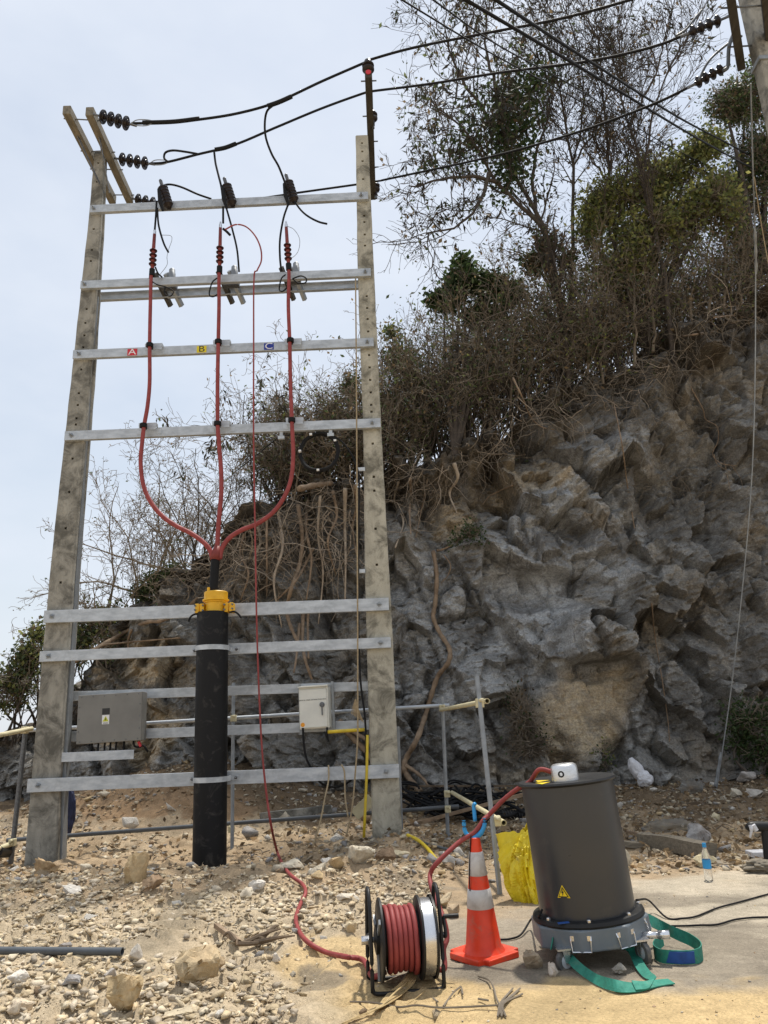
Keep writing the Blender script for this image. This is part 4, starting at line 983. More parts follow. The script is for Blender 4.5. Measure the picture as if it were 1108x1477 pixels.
mb = MB(); mb.tube(spline([axc + ux * (Wd + .03), axc + ux * (Wd + .05) + vy * -.02, axc + ux * (Wd + .05) + vy * .03 + np.array([0, 0, .10])], 5), .011, 8); mb.tube([axc + ux * (Wd + .05) + vy * .03 + np.array([0, 0, .10]), axc + ux * (Wd + .15) + vy * .03 + np.array([0, 0, .10])], .014, 10); obj('crank_handle', mb, M['rubber'], root)
mb = MB(); mb.tube([axc - ux * .05, axc + ux * .0], .026, 12); obj('axle_nut', mb, M['chrome'], root)

_sp = spline(TEST + [RL(.02, dep * .75, .05), RL(.10, dep * .55, .085)], 8); _k = 8 * 15
mb = MB(); mb.tube(_sp, [.0125 if i < _k - 16 else .0125 + .0055 * min(1, (i - _k + 16) / 24) for i in range(len(_sp))], 8)
tag(obj('test_lead', mb, M['red'], None, smooth=True), 'long thin red test lead hanging from the middle termination to the cable reel', 'cable')

# ---- traffic cone
cb = g(699, 1380); cb[2] = gz(cb[0], cb[1]); s_ = float((cb - CAM) @ _f) / FPX
root = thing('traffic_cone', 'orange traffic cone with two white bands and a blue hook on its tip', 'traffic cone', cb); root.rotation_euler = (R(1), R(-2.2), R(38))
mb = MB(); hb = .195
bm = bmesh.new(); bmesh.ops.create_cube(bm, size=1.0)
for v_ in bm.verts: v_.co = Vector((v_.co.x * 2 * hb, v_.co.y * 2 * hb, (v_.co.z + .5) * .042))
bmesh.ops.bevel(bm, geom=[e for e in bm.edges if abs(e.verts[0].co.z - e.verts[1].co.z) > .01], offset=.05, segments=4, affect='EDGES')
mb.add([v_.co[:] for v_ in bm.verts], [tuple(v_.index for v_ in f_.verts) for f_ in bm.faces]); bm.free()
obj('base_plate', mb, M['orange'], root, local=True, bevel=.008)
Hc_ = .77
def cr(z): return .128 - (.128 - .034) * (z - .042) / (Hc_ - .042)
mb = MB(); mb.lathe([(.150, .04), (.138, .055), (cr(.08), .08), (cr(.4), .4), (cr(.7), .7), (.036, Hc_), (.026, Hc_ + .004), (.022, Hc_ - .03)], (0, 0, 0), (0, 0, 1), 40, caps=False); obj('cone_body', mb, M['orange'], root, local=True, smooth=True, angle=40)
for z0, z1 in ((.315, .44), (.525, .68)):
    mb = MB(); mb.lathe([(cr(z0) + .001, z0), (cr(z0) + .0035, z0 + .002), (cr(z1) + .0035, z1 - .002), (cr(z1) + .001, z1)], (0, 0, 0), (0, 0, 1), 40, caps=False); obj('white_band', mb, M['reflect'], root, local=True, smooth=True, angle=60)
ctop = np.array(Matrix.Translation(Vector(cb)) @ root.rotation_euler.to_matrix().to_4x4() @ Vector((0, 0, Hc_)))[:3]
root = thing('cable_hook', 'light blue plastic fork hook carrying the red lead on the cone tip', 'hook', ctop)
q = ctop; e = np.array([1.0, -.25, 0]); e /= np.linalg.norm(e)
mb = MB(); mb.tube(spline([q + e * -.072 + [0, 0, .115], q + e * -.07 + [0, 0, .05], q + e * -.045 + [0, 0, .015], q + [0, 0, .005], q + e * .045 + [0, 0, .03], q + e * .075 + [0, 0, .08], q + e * .078 + [0, 0, .13]], 6), [.015] * 12 + [.019] * 14 + [.016] * 11, 10); obj('fork', mb, M['blue_plastic'], root, smooth=True)
mb = MB(); mb.tube([q + [0, 0, -.06], q + [0, 0, .01]], [.02, .026], 12); obj('peg', mb, M['blue_plastic'], root, smooth=True)
mb = MB(); mb.tube(spline([q + e * .02 + [0, .1, .10], q + e * .02 + [0, .13, .2], q + e * .03 + [0, .12, .22]], 5), .014, 8); obj('rear_prong', mb, M['blue_plastic'], root, smooth=True)
wire('thin black cord hanging down the side of the cone', [q + e * -.03 + [0, -.04, .02], q + e * -.045 + [0, -.03, -.1], q + e * -.062 + [0, -.045, -.25], q + e * -.064 + [0, -.05, -.34]], .004, name='cord', cat='cord')

# ---- high-voltage unit: cylinder on a wheeled dolly
hb_ = g(859, 1379); hb_[1] += .02; hb_[2] = gz(hb_[0], hb_[1])
sH = float((hb_ - CAM) @ _f) / FPX
root_hv = thing('test_cylinder', 'tall dark grey cylinder with a silver cap, leaning on a wheeled base', 'test equipment', hb_); root_hv.rotation_euler = (R(1.0), R(-4.0), R(0))
RB, Z0_, HB = .325, .27, .86
mb = MB(); mb.lathe([(RB, Z0_), (RB, Z0_ + HB)], (0, 0, 0), (0, 0, 1), 72, caps=False); shell = obj('shell', mb, M['tank'], root_hv, local=True, smooth=True)
mb = MB(); mb.lathe([(RB - .01, Z0_ + HB - .01), (RB + .018, Z0_ + HB), (RB + .026, Z0_ + HB + .010), (RB + .018, Z0_ + HB + .022), (RB - .02, Z0_ + HB + .024)], (0, 0, 0), (0, 0, 1), 72); obj('lid', mb, M['rubber'], root_hv, local=True, smooth=True, angle=40)
zt_ = Z0_ + HB + .024
mb = MB(); mb.lathe([(.094, 0), (.094, .085), (.086, .103), (.072, .112), (.03, .114)], (-.035, -.15, zt_), (0, 0, 1), 40); cap = obj('terminal_cap', mb, M['alu'], root_hv, local=True, smooth=True, angle=50)
mb = MB(); c0 = np.array([-.035, -.15, zt_]); d_ = np.array([-.45, -.89, 0]); mb.lathe([(.022, .0), (.022, .004), (.012, .004), (.012, .001)], c0 + d_ * .0925 + [0, 0, .05], d_, 20); obj('socket', mb, M['rubber'], root_hv, local=True)
for dx, dy, a0 in ((-.205, -.18, .2), (-.185, -.02, -.1)):
    mb = MB(); P = [np.array([dx, dy, zt_ + .001]) + .06 * np.array([math.cos(a0 + t), 1.4 * math.sin(a0 + t), 0]) for t in (0, 2.09, 4.19)]; mb.prism(P, (0, 0, 0), (0, 0, .002)); obj('warning_triangle', mb, M['hazard'], root_hv, local=True)
def curved_tri(size, z, ang, rad, m, name, parent, scale=1.0, off=.002):
    P = []
    for k_ in range(25):
        t = k_ / 24; 
        for (u_, v_) in ((-size * (1 - t) * scale, None), (size * (1 - t) * scale, None)):
            a_ = ang + u_ / rad; P.append([(rad + off) * math.cos(a_), (rad + off) * math.sin(a_), z - size * .8 * scale + 1.73 * size * scale * t])
    F = [(2 * i, 2 * i + 1, 2 * i + 3, 2 * i + 2) for i in range(24)]
    Q = [[x * (rad + off - .0015) / (rad + off), y * (rad + off - .0015) / (rad + off), zz] for x, y, zz in P]; n0 = len(P)
    F += [(n0 + a, n0 + b, n0 + c, n0 + d) for a, b, c, d in F]
    return raw(name, P + Q, F, m, parent, local=True)
aw = R(-90 - 37)
wt = curved_tri(.046, Z0_ + .20, aw, RB, M['hazard'], 'warning_triangle', root_hv)
curved_tri(.046, Z0_ + .198, aw, RB, M['black'], 'triangle_border', wt, .80, .004)
curved_tri(.046, Z0_ + .197, aw, RB, M['hazard'], 'triangle_field', wt, .62, .006)
mb = MB(); e1 = np.array([-math.sin(aw), math.cos(aw), 0]); n1 = np.array([math.cos(aw), math.sin(aw), 0]); c0 = n1 * (RB + .0085) + [0, 0, Z0_ + .192]
mb.prism([c0 + e1 * a_ + np.array([0, 0, b_]) for a_, b_ in ((.003, .036), (-.009, .004), (-.001, .005), (-.006, -.02), (.009, .012), (.001, .011))], (0, 0, 0), n1 * .001); obj('lightning_mark', mb, M['black'], wt, local=True)
# base: octagonal dolly with black ring
mb = MB(); r8 = .405; oc = [(r8 * math.cos(R(22.5 + 45 * i)), r8 * math.sin(R(22.5 + 45 * i))) for i in range(8)]
mb.prism([(x, y, .122) for x, y in oc], (0, 0, 0), (0, 0, .133)); obj('dolly_body', mb, M['dolly'], root_hv, local=True, bevel=.012)
mb = MB(); mb.lathe([(.34, .256), (.378, .256), (.382, .267), (.374, .287), (.36, .293), (.33, .293)], (0, 0, 0), (0, 0, 1), 64); obj('rim', mb, M['rubber'], root_hv, local=True, smooth=True, angle=35)
for i in range(6):
    t = R(-150 + i * 48); mb = MB(); mb.lathe([(.014, 0), (.014, .012), (.009, .016)], (.352 * math.cos(t), .352 * math.sin(t), .292), (0, 0, 1), 10); obj('rim_bolt', mb, M['chrome'], root_hv, local=True)
mb = MB(); t = R(-118); mb.box((.36 * math.cos(t) - .06, .36 * math.sin(t) + .03, .2935), (.075, .035, .004)); obj('blue_label', mb, M['label_blue'], root_hv, local=True)
for ang in (-112.5, -67.5, -22.5):
    t = R(ang); nn_ = np.array([math.cos(t), math.sin(t), 0]); e_ = np.array([-math.sin(t), math.cos(t), 0]); c0 = nn_ * (r8 * math.cos(R(22.5)) + .002) + [0, 0, .195]
    if ang == -22.5: c0 = c0 + [0, 0, .02]
    mb = MB(); P = [c0 + e_ * -.065 + [0, 0, .022], c0 + e_ * -.065 + nn_ * .012 + [0, 0, -.0], c0 + e_ * -.06 + nn_ * .02 + [0, 0, -.065], c0 + e_ * .06 + nn_ * .02 + [0, 0, -.065], c0 + e_ * .065 + nn_ * .012, c0 + e_ * .065 + [0, 0, .022]]
    mb.tube(P, .005, 6)
    h_ = obj('drop_handle', mb, M['chrome'], root_hv, local=True)
    mb = MB(); Mx = np.stack([e_, nn_, np.array([0, 0, 1.0])], 1); mb.box(c0 + nn_ * .006 + [0, 0, .012], (.13, .010, .03), Mx); obj('handle_plate', mb, M['chrome'], h_, local=True)
def caster(px, py, yaw, sgn):
    t_ = R(yaw)
for (ang, yaw) in ((-132, -60), (-48, 20), (48, 10), (132, 0)):
    t = R(ang); c0 = np.array([.385 * math.cos(t), .385 * math.sin(t), 0.0]); y_ = R(yaw); ax = np.array([math.cos(y_), math.sin(y_), 0]); fw_ = np.array([-math.sin(y_), math.cos(y_), 0])
    rt = np.array([0, 0, .0])
    mb = MB(); mb.lathe([(.045, -.018), (.066, -.016), (.07, -.008), (.07, .008), (.066, .016), (.045, .018)], c0 + [0, 0, .07], ax, 28); wh = obj('wheel', mb, M['rubber_grey'], root_hv, local=True, smooth=True, angle=35)
    mb = MB(); mb.lathe([(.012, -.024), (.041, -.0185), (.041, .0185), (.012, .024)], c0 + [0, 0, .07], ax, 24); obj('wheel_hub', mb, M['galv'], wh, local=True)
    mb = MB()
    for s2 in (-1, 1):
        P = [c0 + ax * (s2 * .026) + fw_ * a_ + np.array([0, 0, b_]) for a_, b_ in ((-.012, .05), (.012, .05), (.04, .143), (-.03, .143))]; mb.prism(P, ax * -.002, ax * .002)
    mb.box(c0 + [0, 0, .144], (.085, .085, .011)); obj('fork', mb, M['chrome'], root_hv, local=True)
mb = MB(); t = R(-40); c0 = np.array([.365 * math.cos(t), .365 * math.sin(t), .15]); mb.tube([c0, c0 + [.10, -.03, .0]], .022, 12); mb.tube([c0 + [.10, -.03, .0], c0 + [.17, -.05, 0]], .028, 12); obj('outlet_plug', mb, M['chrome'], root_hv, local=True, smooth=True)
HVM = Matrix.Translation(Vector(hb_)) @ root_hv.rotation_euler.to_matrix().to_4x4()
def hv(x, y, z): return np.array((HVM @ Vector((x, y, z)))[:])
# lead from the reel over the cone hook to the cap
P = [RL(Wd - .04, dep * .35, .10), RL(Wd + .02, dep * .25, .10)] + [at(x, y, Y) for x, y, Y in ((640, 1370, A_[1] + .2), (645, 1352, A_[1] + .25), (640, 1325, A_[1] + .3), (630, 1300, A_[1] + .42), (622, 1278, A_[1] + .5), (621, 1260, A_[1] + .6), (632, 1243, cb[1] - .1))]
P += [ctop + e * -.05 + [-.06, -.02, -.02], ctop + [0, 0, .035], ctop + e * .06 + [0.02, .03, .12]]
P += [at(x, y, cb[1] + .1 + (hb_[1] - cb[1] - .15) * t_) for x, y, t_ in ((705, 1176, .2), (725, 1155, .45), (745, 1139, .62), (764, 1128, .80))] + [hv(-.20, -.10, zt_ + .085), hv(-.11, -.13, zt_ + .06)]
wire('red high-voltage lead from the reel over the cone hook to the silver cap', P, .0165, m='red', name='red_lead', cat='cable', n=8)
mb = MB(); d0 = at(697, 1187, cb[1] + .12); d1 = at(704, 1178, cb[1] + .14); mb.tube([d0, d1], .021, 10); tag(obj('tape_mark', mb, M['cable_black'], None), 'ring of black tape on the red lead beyond the cone', 'tape')

# ---- green lifting sling
def ribbon(pts, wdir, width, t=.006, n=6):
    P = spline(pts, n); V, F = [], []
    Wp = spline([np.array(w_, float) for w_ in wdir], n)
    for i, p_ in enumerate(P):
        w_ = Wp[i] / (np.linalg.norm(Wp[i]) + 1e-9)
        tg_ = P[min(i + 1, len(P) - 1)] - P[max(i - 1, 0)]; nn_ = np.cross(tg_, w_); nn_ /= np.linalg.norm(nn_) + 1e-9
        for a_, b_ in ((-1, -1), (1, -1), (1, 1), (-1, 1)): V.append(p_ + w_ * (a_ * width / 2) + nn_ * (b_ * t / 2))
    for i in range(len(P) - 1):
        for j in range(4): F.append((4 * i + j, 4 * i + (j + 1) % 4, 4 * i + 4 + (j + 1) % 4, 4 * i + 4 + j))
    F += [(3, 2, 1, 0), (4 * len(P) - 4, 4 * len(P) - 3, 4 * len(P) - 2, 4 * len(P) - 1)]
    mb = MB(); mb.add(V, F); return mb
up = np.array([0, 0, 1.0])
def gp(px, py, dz): q = g(px, py); return q + [0, 0, dz]
root = thing('lifting_sling', 'flat green webbing sling lying twisted in front of the wheeled base', 'webbing sling', g(900, 1410))
pts = [hv(-.32, -.25, .17), gp(806, 1384, .10), gp(830, 1402, .05), gp(858, 1419, .03), gp(886, 1431, .035), gp(915, 1430, .02), gp(945, 1423, .015), gp(969, 1419, .012)]
wd = [(.3, .25, .8), (.45, .5, .6), (.4, .6, .5), (.3, .7, .5), (.1, .7, .6), (0, .9, .35), (-.1, 1, .15), (-.2, 1, .05)]
obj('front_webbing', ribbon(pts, wd, .075), M['webbing'], root, smooth=False)
pts = [hv(.10, -.35, .13), gp(913, 1386, .07), gp(924, 1400, .03), gp(934, 1411, .02), gp(944, 1418, .018), gp(934, 1427, .022), gp(915, 1430, .03)]
wd = [(1, .2, .1), (1, .35, .15), (1, .45, .2), (1, .6, .2), (.8, 1, .1), (.1, 1, .2), (0, 1, .4)]
obj('side_webbing', ribbon(pts, wd, .075), M['webbing'], root)
root = thing('lifting_sling', 'loop of green webbing standing on edge with a blue label, beside the wheeled base', 'webbing sling', g(975, 1375))
pts = [hv(.36, .05, .2), gp(952, 1362, .13), gp(975, 1366, .09), gp(998, 1371, .065), gp(1013, 1380, .05), gp(1012, 1388, .045), gp(998, 1392, .045), gp(975, 1392, .045), gp(955, 1390, .045), gp(945, 1384, .05), gp(950, 1376, .06), gp(958, 1370, .07)]
wd = [(0, .5, .85), (0, .45, .9), (0, .4, .9), (0, .3, 1), (.05, .1, 1), (.05, .05, 1), (0, -.1, 1), (0, -.15, 1), (0, -.15, 1), (0, 0, 1), (0, .1, 1), (0, .2, 1)]
obj('webbing_loop', ribbon(pts, wd, .085), M['webbing'], root)
lb = [q + [0, -.006, 0] for q in (gp(1003, 1391.5, .045), gp(985, 1392.5, .045), gp(968, 1391.5, .045), gp(957, 1390, .045))]
obj('blue_label', ribbon(lb, [(0, -.1, 1)] * 4, .07, .006), M['label_blue'], root)

# ---- black power leads
for lab, pts, r in (('thin black lead curving from the dolly down behind the cone', [(782, 1312, .32), (777, 1322, .22), (768, 1342, .08), (752, 1352, .02), (735, 1357, .012), (718, 1358, .012)], .0075),
                    ('upper dark lead running across the pale slab from the dolly', [(918, 1298, .28), (938, 1318, .10), (962, 1326, .012), (985, 1327, .012), (1005, 1324, .012), (1035, 1312, .012), (1068, 1303, .012), (1115, 1290, .012)], .0075),
                    ('lower dark lead running across the pale slab past the green loop', [(950, 1340, .02), (985, 1338, .012), (1010, 1337, .012), (1035, 1336, .012), (1060, 1329, .012), (1085, 1326, .012), (1115, 1325, .012)], .0075)):
    wire(lab, [gp(x, y, d_) if d_ < .2 else at(x, y, hb_[1] - (.1 if x < 850 else -.1)) for x, y, d_ in pts], r, name='power_lead', cat='cable')

# ---- scaffold rails
def pipe(label, a, b, r, m, name='scaffold_pipe', cat='pipe', group='pipes of the scaffold rail', open_end=False):
    root = thing(name, label, cat, .5 * (np.array(a) + np.array(b)), group)
    mb = MB(); d_ = np.array(b) - np.array(a); L = np.linalg.norm(d_)
    mb.lathe([(r, 0), (r, L), (r - .006, L), (r - .006, L - .25)] if open_end else [(r, 0), (r, L)], a, d_, 16, caps=not open_end); obj('tube', mb, M[m], root, smooth=True, angle=40); return root
def clamp(c, r=.042, m='cream', parent=None):
    mb = MB(); mb.box(c, (r * 1.7, r * 1.7, r * 1.9)); mb.lathe([(r * .4, 0), (r * .4, r * 1.6)], np.array(c) + [0, -r * .7, r * .5], (.3, -1, 0), 8); return obj('coupler', mb, M[m], parent, bevel=.008)
YS = 12.0
rr1 = pipe('upper grey scaffold rail passing behind both cabinets', at(32, 1054, YS), at(648, 1017, YS), .028, 'galv')
rr2 = pipe('lower grey scaffold rail close to the ground behind the poles', at(10, 1212, YS), at(662, 1163, YS), .030, 'pvc_grey')
pA = g(335, 1224); p1 = pipe('upright scaffold post just beside the black pipe', pA + [0, 0, -.2], at(337, 985, YS), .027, 'galv_dark'); 
pB = g(646, 1208); p2 = pipe('upright scaffold post between the cream pole and the leaning post', pB + [0, 0, -.2], at(638, 1005, YS), .028, 'galv_dark')
pC = g(722, 1290); p3 = pipe('leaning grey scaffold post standing beside the yellow sack', pC + [0, 0, -.15], at(688, 975, pC[1] + .2), .025, 'galv_dark')
pD = g(15, 1246); p4 = pipe('dark scaffold post behind the weathered pole at the open edge', pD + [0, 0, -.2], at(38, 1045, pD[1]), .035, 'steel')
r5 = pipe('upper cream pipe joining the two scaffold posts beside the cliff', at(636, 1024, YS - .1), at(703, 1011, pC[1] + .25), .028, 'cream', open_end=True)
r6 = pipe('lower cream pipe sloping down to the leaning scaffold post', at(652, 1143, YS - .1), at(727, 1187, pC[1] + .1), .028, 'cream', open_end=True)
pipe('upper cream pipe running out past the dark scaffold post', at(46, 1051, pD[1]), at(-40, 1068, pD[1] - 1.2), .032, 'cream')
pipe('lower cream pipe running out past the dark scaffold post', at(20, 1216, pD[1]), at(-40, 1238, pD[1] - 1.0), .032, 'cream')
for c, pr in ((at(638, 1021, YS - .05), p2), (at(645, 1145, YS - .05), p2), (at(646, 1167, YS - .05), p2), (at(692, 1014, pC[1] + .2), p3), (at(716, 1184, pC[1] + .1), p3), (at(337, 1036, YS - .05), p1), (at(334, 1196, YS - .05), p1), (at(36, 1053, pD[1] - .05), p4), (at(18, 1215, pD[1] - .05), p4)):
    clamp(c, .05, 'cream', pr)
pipe('black end of a corrugated pipe lying beside the dark scaffold post', at(-5, 1228, 11), at(12, 1228, 11.4), .08, 'rubber', name='drain_pipe', group=None)
wire('flat yellow strip lying on the soil beside the cream pole', [gp(588, 1208, .03), gp(602, 1216, .04), gp(616, 1228, .04), gp(632, 1246, .02)], .022, m='yellow_pipe', name='warning_tape', cat='tape')
wire('short grey pipe half buried between the pole and the cone', [gp(606, 1218, .03), gp(635, 1226, .03), gp(662, 1232, .02)], .018, m='pvc_grey', name='buried_pipe', cat='pipe', n=3)

# ---- grey pvc pipe in the front
a_, b_ = g(-60, 1385), g(176, 1384)
pp = pipe('grey plastic pipe lying across the rubble in front', a_ + [0, 0, .065], b_ + [0, 0, .05], .027, 'pvc_grey', name='plastic_pipe', group=None, open_end=True)

# ---- lumpy soft things
def lump(name, label, cat, c, size, m, seed, amp=.25, fr_=3.0, flat=.0, rot=0.0, parent=None):
    bm = bmesh.new(); bmesh.ops.create_icosphere(bm, subdivisions=5, radius=1.0)
    V = np.array([v_.co[:] for v_ in bm.verts]); F = [tuple(v_.index for v_ in f_.verts) for f_ in bm.faces]; bm.free()
    n1_ = fbm(V[:, 0] * fr_, V[:, 1] * fr_, V[:, 2] * fr_, seed=seed, oct=4); fo = 1 - np.abs(fbm(V[:, 0] * fr_ * 1.3, V[:, 1] * fr_ * 1.3, V[:, 2] * fr_ * .8, seed=seed + 50, oct=3))
    V = V * (1 + amp * n1_ + amp * .6 * (fo - .7))[:, None] * np.array(size)
    cr_, sr_ = math.cos(rot), math.sin(rot); V = np.stack([V[:, 0] * cr_ - V[:, 2] * sr_, V[:, 1], V[:, 0] * sr_ + V[:, 2] * cr_], 1)
    V[:, 2] = np.maximum(V[:, 2], -size[2] * .9 if flat == 0 else -flat)
    o = raw(name, V + np.array(c), F, M[m], parent, smooth=True)
    return tag(o, label, cat) if label else o
c = g(776, 1302); c[1] += .12
# sack: an open crumpled film bag
root = thing('plastic_sack', 'crumpled bright yellow plastic sack slumped behind the grey cylinder', 'sack', c)
nz_, na_ = 60, 120; V = []; F = []
for i in range(nz_):
    t = i / (nz_ - 1)
    for j in range(na_):
        a_ = j * 2 * math.pi / na_
        V.append([(.17 + .13 * t) * math.cos(a_), (.16 - .11 * t * t) * math.sin(a_), .66 * t])
V = np.array(V); ang = np.arctan2(V[:, 1], V[:, 0]); tz = V[:, 2] / .66
cre, _e = facets(np.cos(ang) * 1.2 + .5 * V[:, 2], V[:, 2] * 1.1 + .9 * np.sin(ang) - .4 * np.cos(ang), .26, 301, .06, .9)
cre2, _e = facets(np.cos(ang) * 1.2 - .5 * V[:, 2], V[:, 2] * 1.3 + .8 * np.sin(ang), .10, 305, .03, .8)
big_ = fbm(np.cos(ang) * 1.6, V[:, 2] * 2.4 + np.sin(ang), seed=309, oct=2)
k1 = 1 + 1.5 * cre + .7 * cre2 + .16 * big_
V[:, 0] *= k1; V[:, 1] *= k1
V[:, 0] += -.05 * tz - .04 * np.sin(tz * 4); V[:, 2] *= 1 + .13 * np.cos(ang) * -1 * tz * 0 + .10 * fbm(np.cos(ang) * 2, np.sin(ang) * 2, seed=320) * tz + .10 * tz * np.cos(ang)
for i in range(nz_ - 1):
    for j in range(na_): F.append((i * na_ + j, i * na_ + (j + 1) % na_, (i + 1) * na_ + (j + 1) % na_, (i + 1) * na_ + j))
o = raw('bag_film', V + c + [0, 0, -.03], F, M['bag_yellow'], root, smooth=False); sm = o.modifiers.new('film', 'SOLIDIFY'); sm.thickness = .004
c = hit(922, 1136); c = c + [0, -.18, .22]
tag(lump('white_bag', None, None, c + [-.06, 0, .10], (.11, .10, .22), 'bag_white', 401, .16, 1.6, rot=.45), 'stuffed white plastic bag leaning at the foot of the cliff', 'bag')
o2 = lump('bag_bulge', None, None, c + [.05, -.05, -.06], (.14, .12, .14), 'bag_white', 407, .16, 1.6); o2.parent = bpy.data.objects['white_bag']
c = g(1000, 1142); lump('plastic_bag', 'greyish crumpled plastic bag on the litter near the stay wire', 'bag', c + [0, 0, .06], (.20, .12, .13), 'clear_bag', 415, .35, 2.6)
c = g(960, 1200); lump('clear_bag', 'cloudy transparent plastic bag lying behind the old timber', 'bag', c + [0, 0, .04], (.36, .2, .13), 'clear_bag', 421, .3, 2.0)
# bottle
c = g(1023, 1270); c[2] += .0
root = thing('water_bottle', 'clear water bottle with a blue label and blue cap on the slab edge', 'bottle', c); bs = 1.0
hB = 50 / FPX * float((c - CAM) @ _f) / .31
mb = MB(); mb.lathe([(.03 * hB, 0), (.036 * hB, .008 * hB), (.036 * hB, .08 * hB), (.033 * hB, .09 * hB), (.036 * hB, .1 * hB), (.036 * hB, .2 * hB), (.028 * hB, .235 * hB), (.014 * hB, .27 * hB), (.014 * hB, .29 * hB)], c, (0, 0, 1), 24); obj('bottle_body', mb, M['clear'], root, smooth=True, angle=50)
mb = MB(); mb.lathe([(.0375 * hB, .10 * hB), (.0375 * hB, .175 * hB)], c, (0, 0, 1), 24, caps=False); obj('bottle_label', mb, M['blue_plastic'], root, smooth=True)
mb = MB(); mb.lathe([(.0175 * hB, .275 * hB), (.0175 * hB, .31 * hB)], c, (0, 0, 1), 16); obj('bottle_cap', mb, M['blue_plastic'], root)
# timber, planks, sheets
def plank(name, label, p0, p1, w_, h_, m='timber', cat='timber', up_=(0, 0, 1), seed=0):
    a_, b_ = np.array(p0), np.array(p1); n = 24; d_ = (b_ - a_); L = np.linalg.norm(d_); d_ /= L
    sx_ = np.cross(d_, np.array(up_, float)); sx_ /= np.linalg.norm(sx_); sz_ = np.cross(sx_, d_)
    V = []; F = []
    pr = [(-1, -1), (-.3, -1.02), (.4, -.98), (1, -1), (1.02, -.2), (1, 1), (.3, 1.03), (-.4, .98), (-1, 1), (-1.02, .3)]; k = len(pr)
    rg = np.random.default_rng(seed)
    for i in range(n + 1):
        t = i / n
        for j, (u_, v_) in enumerate(pr):
            V.append(a_ + d_ * (L * t + (rg.random() - .5) * (.06 if i in (0, n) else 0)) + sx_ * (w_ / 2 * u_ * (1 + .08 * math.sin(5 * t + j + seed))) + sz_ * (h_ / 2 * v_ * (1 + .12 * math.sin(7 * t + 2 * j + seed))))
    for i in range(n):
        for j in range(k): F.append((i * k + j, i * k + (j + 1) % k, (i + 1) * k + (j + 1) % k, (i + 1) * k + j))
    F += [tuple(range(k))[::-1], tuple(range(n * k, n * k + k))]
    mb = MB(); mb.add(V, F); return tag(obj(name, mb, M[m], None), label, cat)
plank('timber_beam', 'weathered grey timber beam lying on the litter beside the cylinder', gp(928, 1222, .09), gp(1028, 1240, .09), .16, .17, seed=1)
plank('timber_beam', 'thin dark timber under the end of the weathered beam', gp(898, 1222, .04), gp(950, 1226, .04), .1, .07, seed=5)
plank('timber_stick', 'thin pale stick leaning on the weathered timber beam', gp(905, 1204, .04), gp(930, 1222, .15), .035, .03, m='root', cat='stick', seed=2)
plank('concrete_plank', 'grey perforated concrete plank lying behind the scaffold rail', gp(378, 1184, .06), gp(476, 1173, .07), .14, .12, m='concrete', cat='plank', seed=3)
mb = MB(); q = at(524, 1164, 11.9); mb.box(q, (.34, .03, .17), np.array(Matrix.Rotation(R(-40), 3, 'Y'))); tag(obj('board_offcut', mb, M['cream'], None, bevel=.004), 'cream board offcut tilted at the foot of the cream pole', 'board')
plank('long_stick', 'long brown stick lying across the black cables at the cliff foot', at(585, 1192, 13), at(766, 1143, 12.6), .05, .05, m='root', cat='stick', seed=8)
plank('long_stick', 'long thin stick along the toe of the cliff above the cables', hit(590, 1145) + [0, -.3, .15], hit(760, 1142) + [0, -.3, .12], .035, .035, m='root_dark', cat='stick', seed=9)
plank('dark_branch', 'short dark branch lying on the litter below the stay wire', gp(977, 1166, .04), gp(1012, 1162, .04), .06, .05, m='root_dark', cat='branch', seed=11)
plank('dead_branch', 'bare brown dead branch lying on the rubble before the black pipe', gp(312, 1345, .05), gp(345, 1372, .06), .035, .035, m='root', cat='branch', seed=12)
_d = bpy.data.objects['dead_branch']
for pts in ([(345, 1372), (365, 1376), (392, 1366), (405, 1358)], [(350, 1372), (385, 1360), (405, 1350)], [(368, 1370), (400, 1368), (425, 1360)], [(340, 1368), (330, 1360), (322, 1362)], [(375, 1366), (395, 1352), (402, 1345)]):
    mb = MB(); mb.tube(spline([gp(x, y, .05 + .02 * (i % 2)) for i, (x, y) in enumerate(pts)], 4), np.linspace(.02, .006, 4 * (len(pts) - 1) + 1), 6); obj('side_twig', mb, M['root_dark'], _d)
# black cables heaped at the foot of the cliff
root = thing('cable_heap', 'heap of discarded black cables at the foot of the cliff behind the posts', 'cable heap', hit(660, 1168))
rg = np.random.default_rng(11)
for k_ in range(26):
    x0 = rg.uniform(575, 640); x1 = rg.uniform(680, 770); y0 = rg.uniform(1148, 1182); n = 7
    pts = []
    for i in range(n):
        x = x0 + (x1 - x0) * i / (n - 1); y = y0 + 9 * math.sin(i * 1.1 + k_) + rg.uniform(-4, 4)
        q = hit(x, min(y, 1184)); pts.append(q + [0, -.25 * rg.random() - .05, .05 + .14 * rg.random()])
    mb = MB(); mb.tube(spline(pts, 5), rg.uniform(.014, .028), 6); obj('cable_strand', mb, M['cable_black'], root, smooth=True)
root = thing('cable_heap', 'few loose black cables curled on the soil right of the cream pole', 'cable heap', hit(590, 1170))
for k_ in range(7):
    c0 = hit(585 + 4 * k_, 1150 + 3 * k_); r0 = .25 + .05 * (k_ % 3)
    mb = MB(); mb.tube(spline([c0 + [r0 * math.cos(t + k_), -.2 + .1 * math.sin(2 * t + k_), .15 + .12 * math.sin(t + k_ * .7)] for t in np.linspace(0, 4.5, 8)], 5), .018, 6); obj('cable_strand', mb, M['cable_black'], root, smooth=True)
mb = MB(); a_ = g(776, 1172); P = []
root = thing('corrugated_pipe', 'short black corrugated pipe end behind the cylinder', 'pipe', a_)
pr = []
for i in range(9): pr += [(.07, i * .045), (.085, i * .045 + .012), (.085, i * .045 + .026), (.07, i * .045 + .036)]
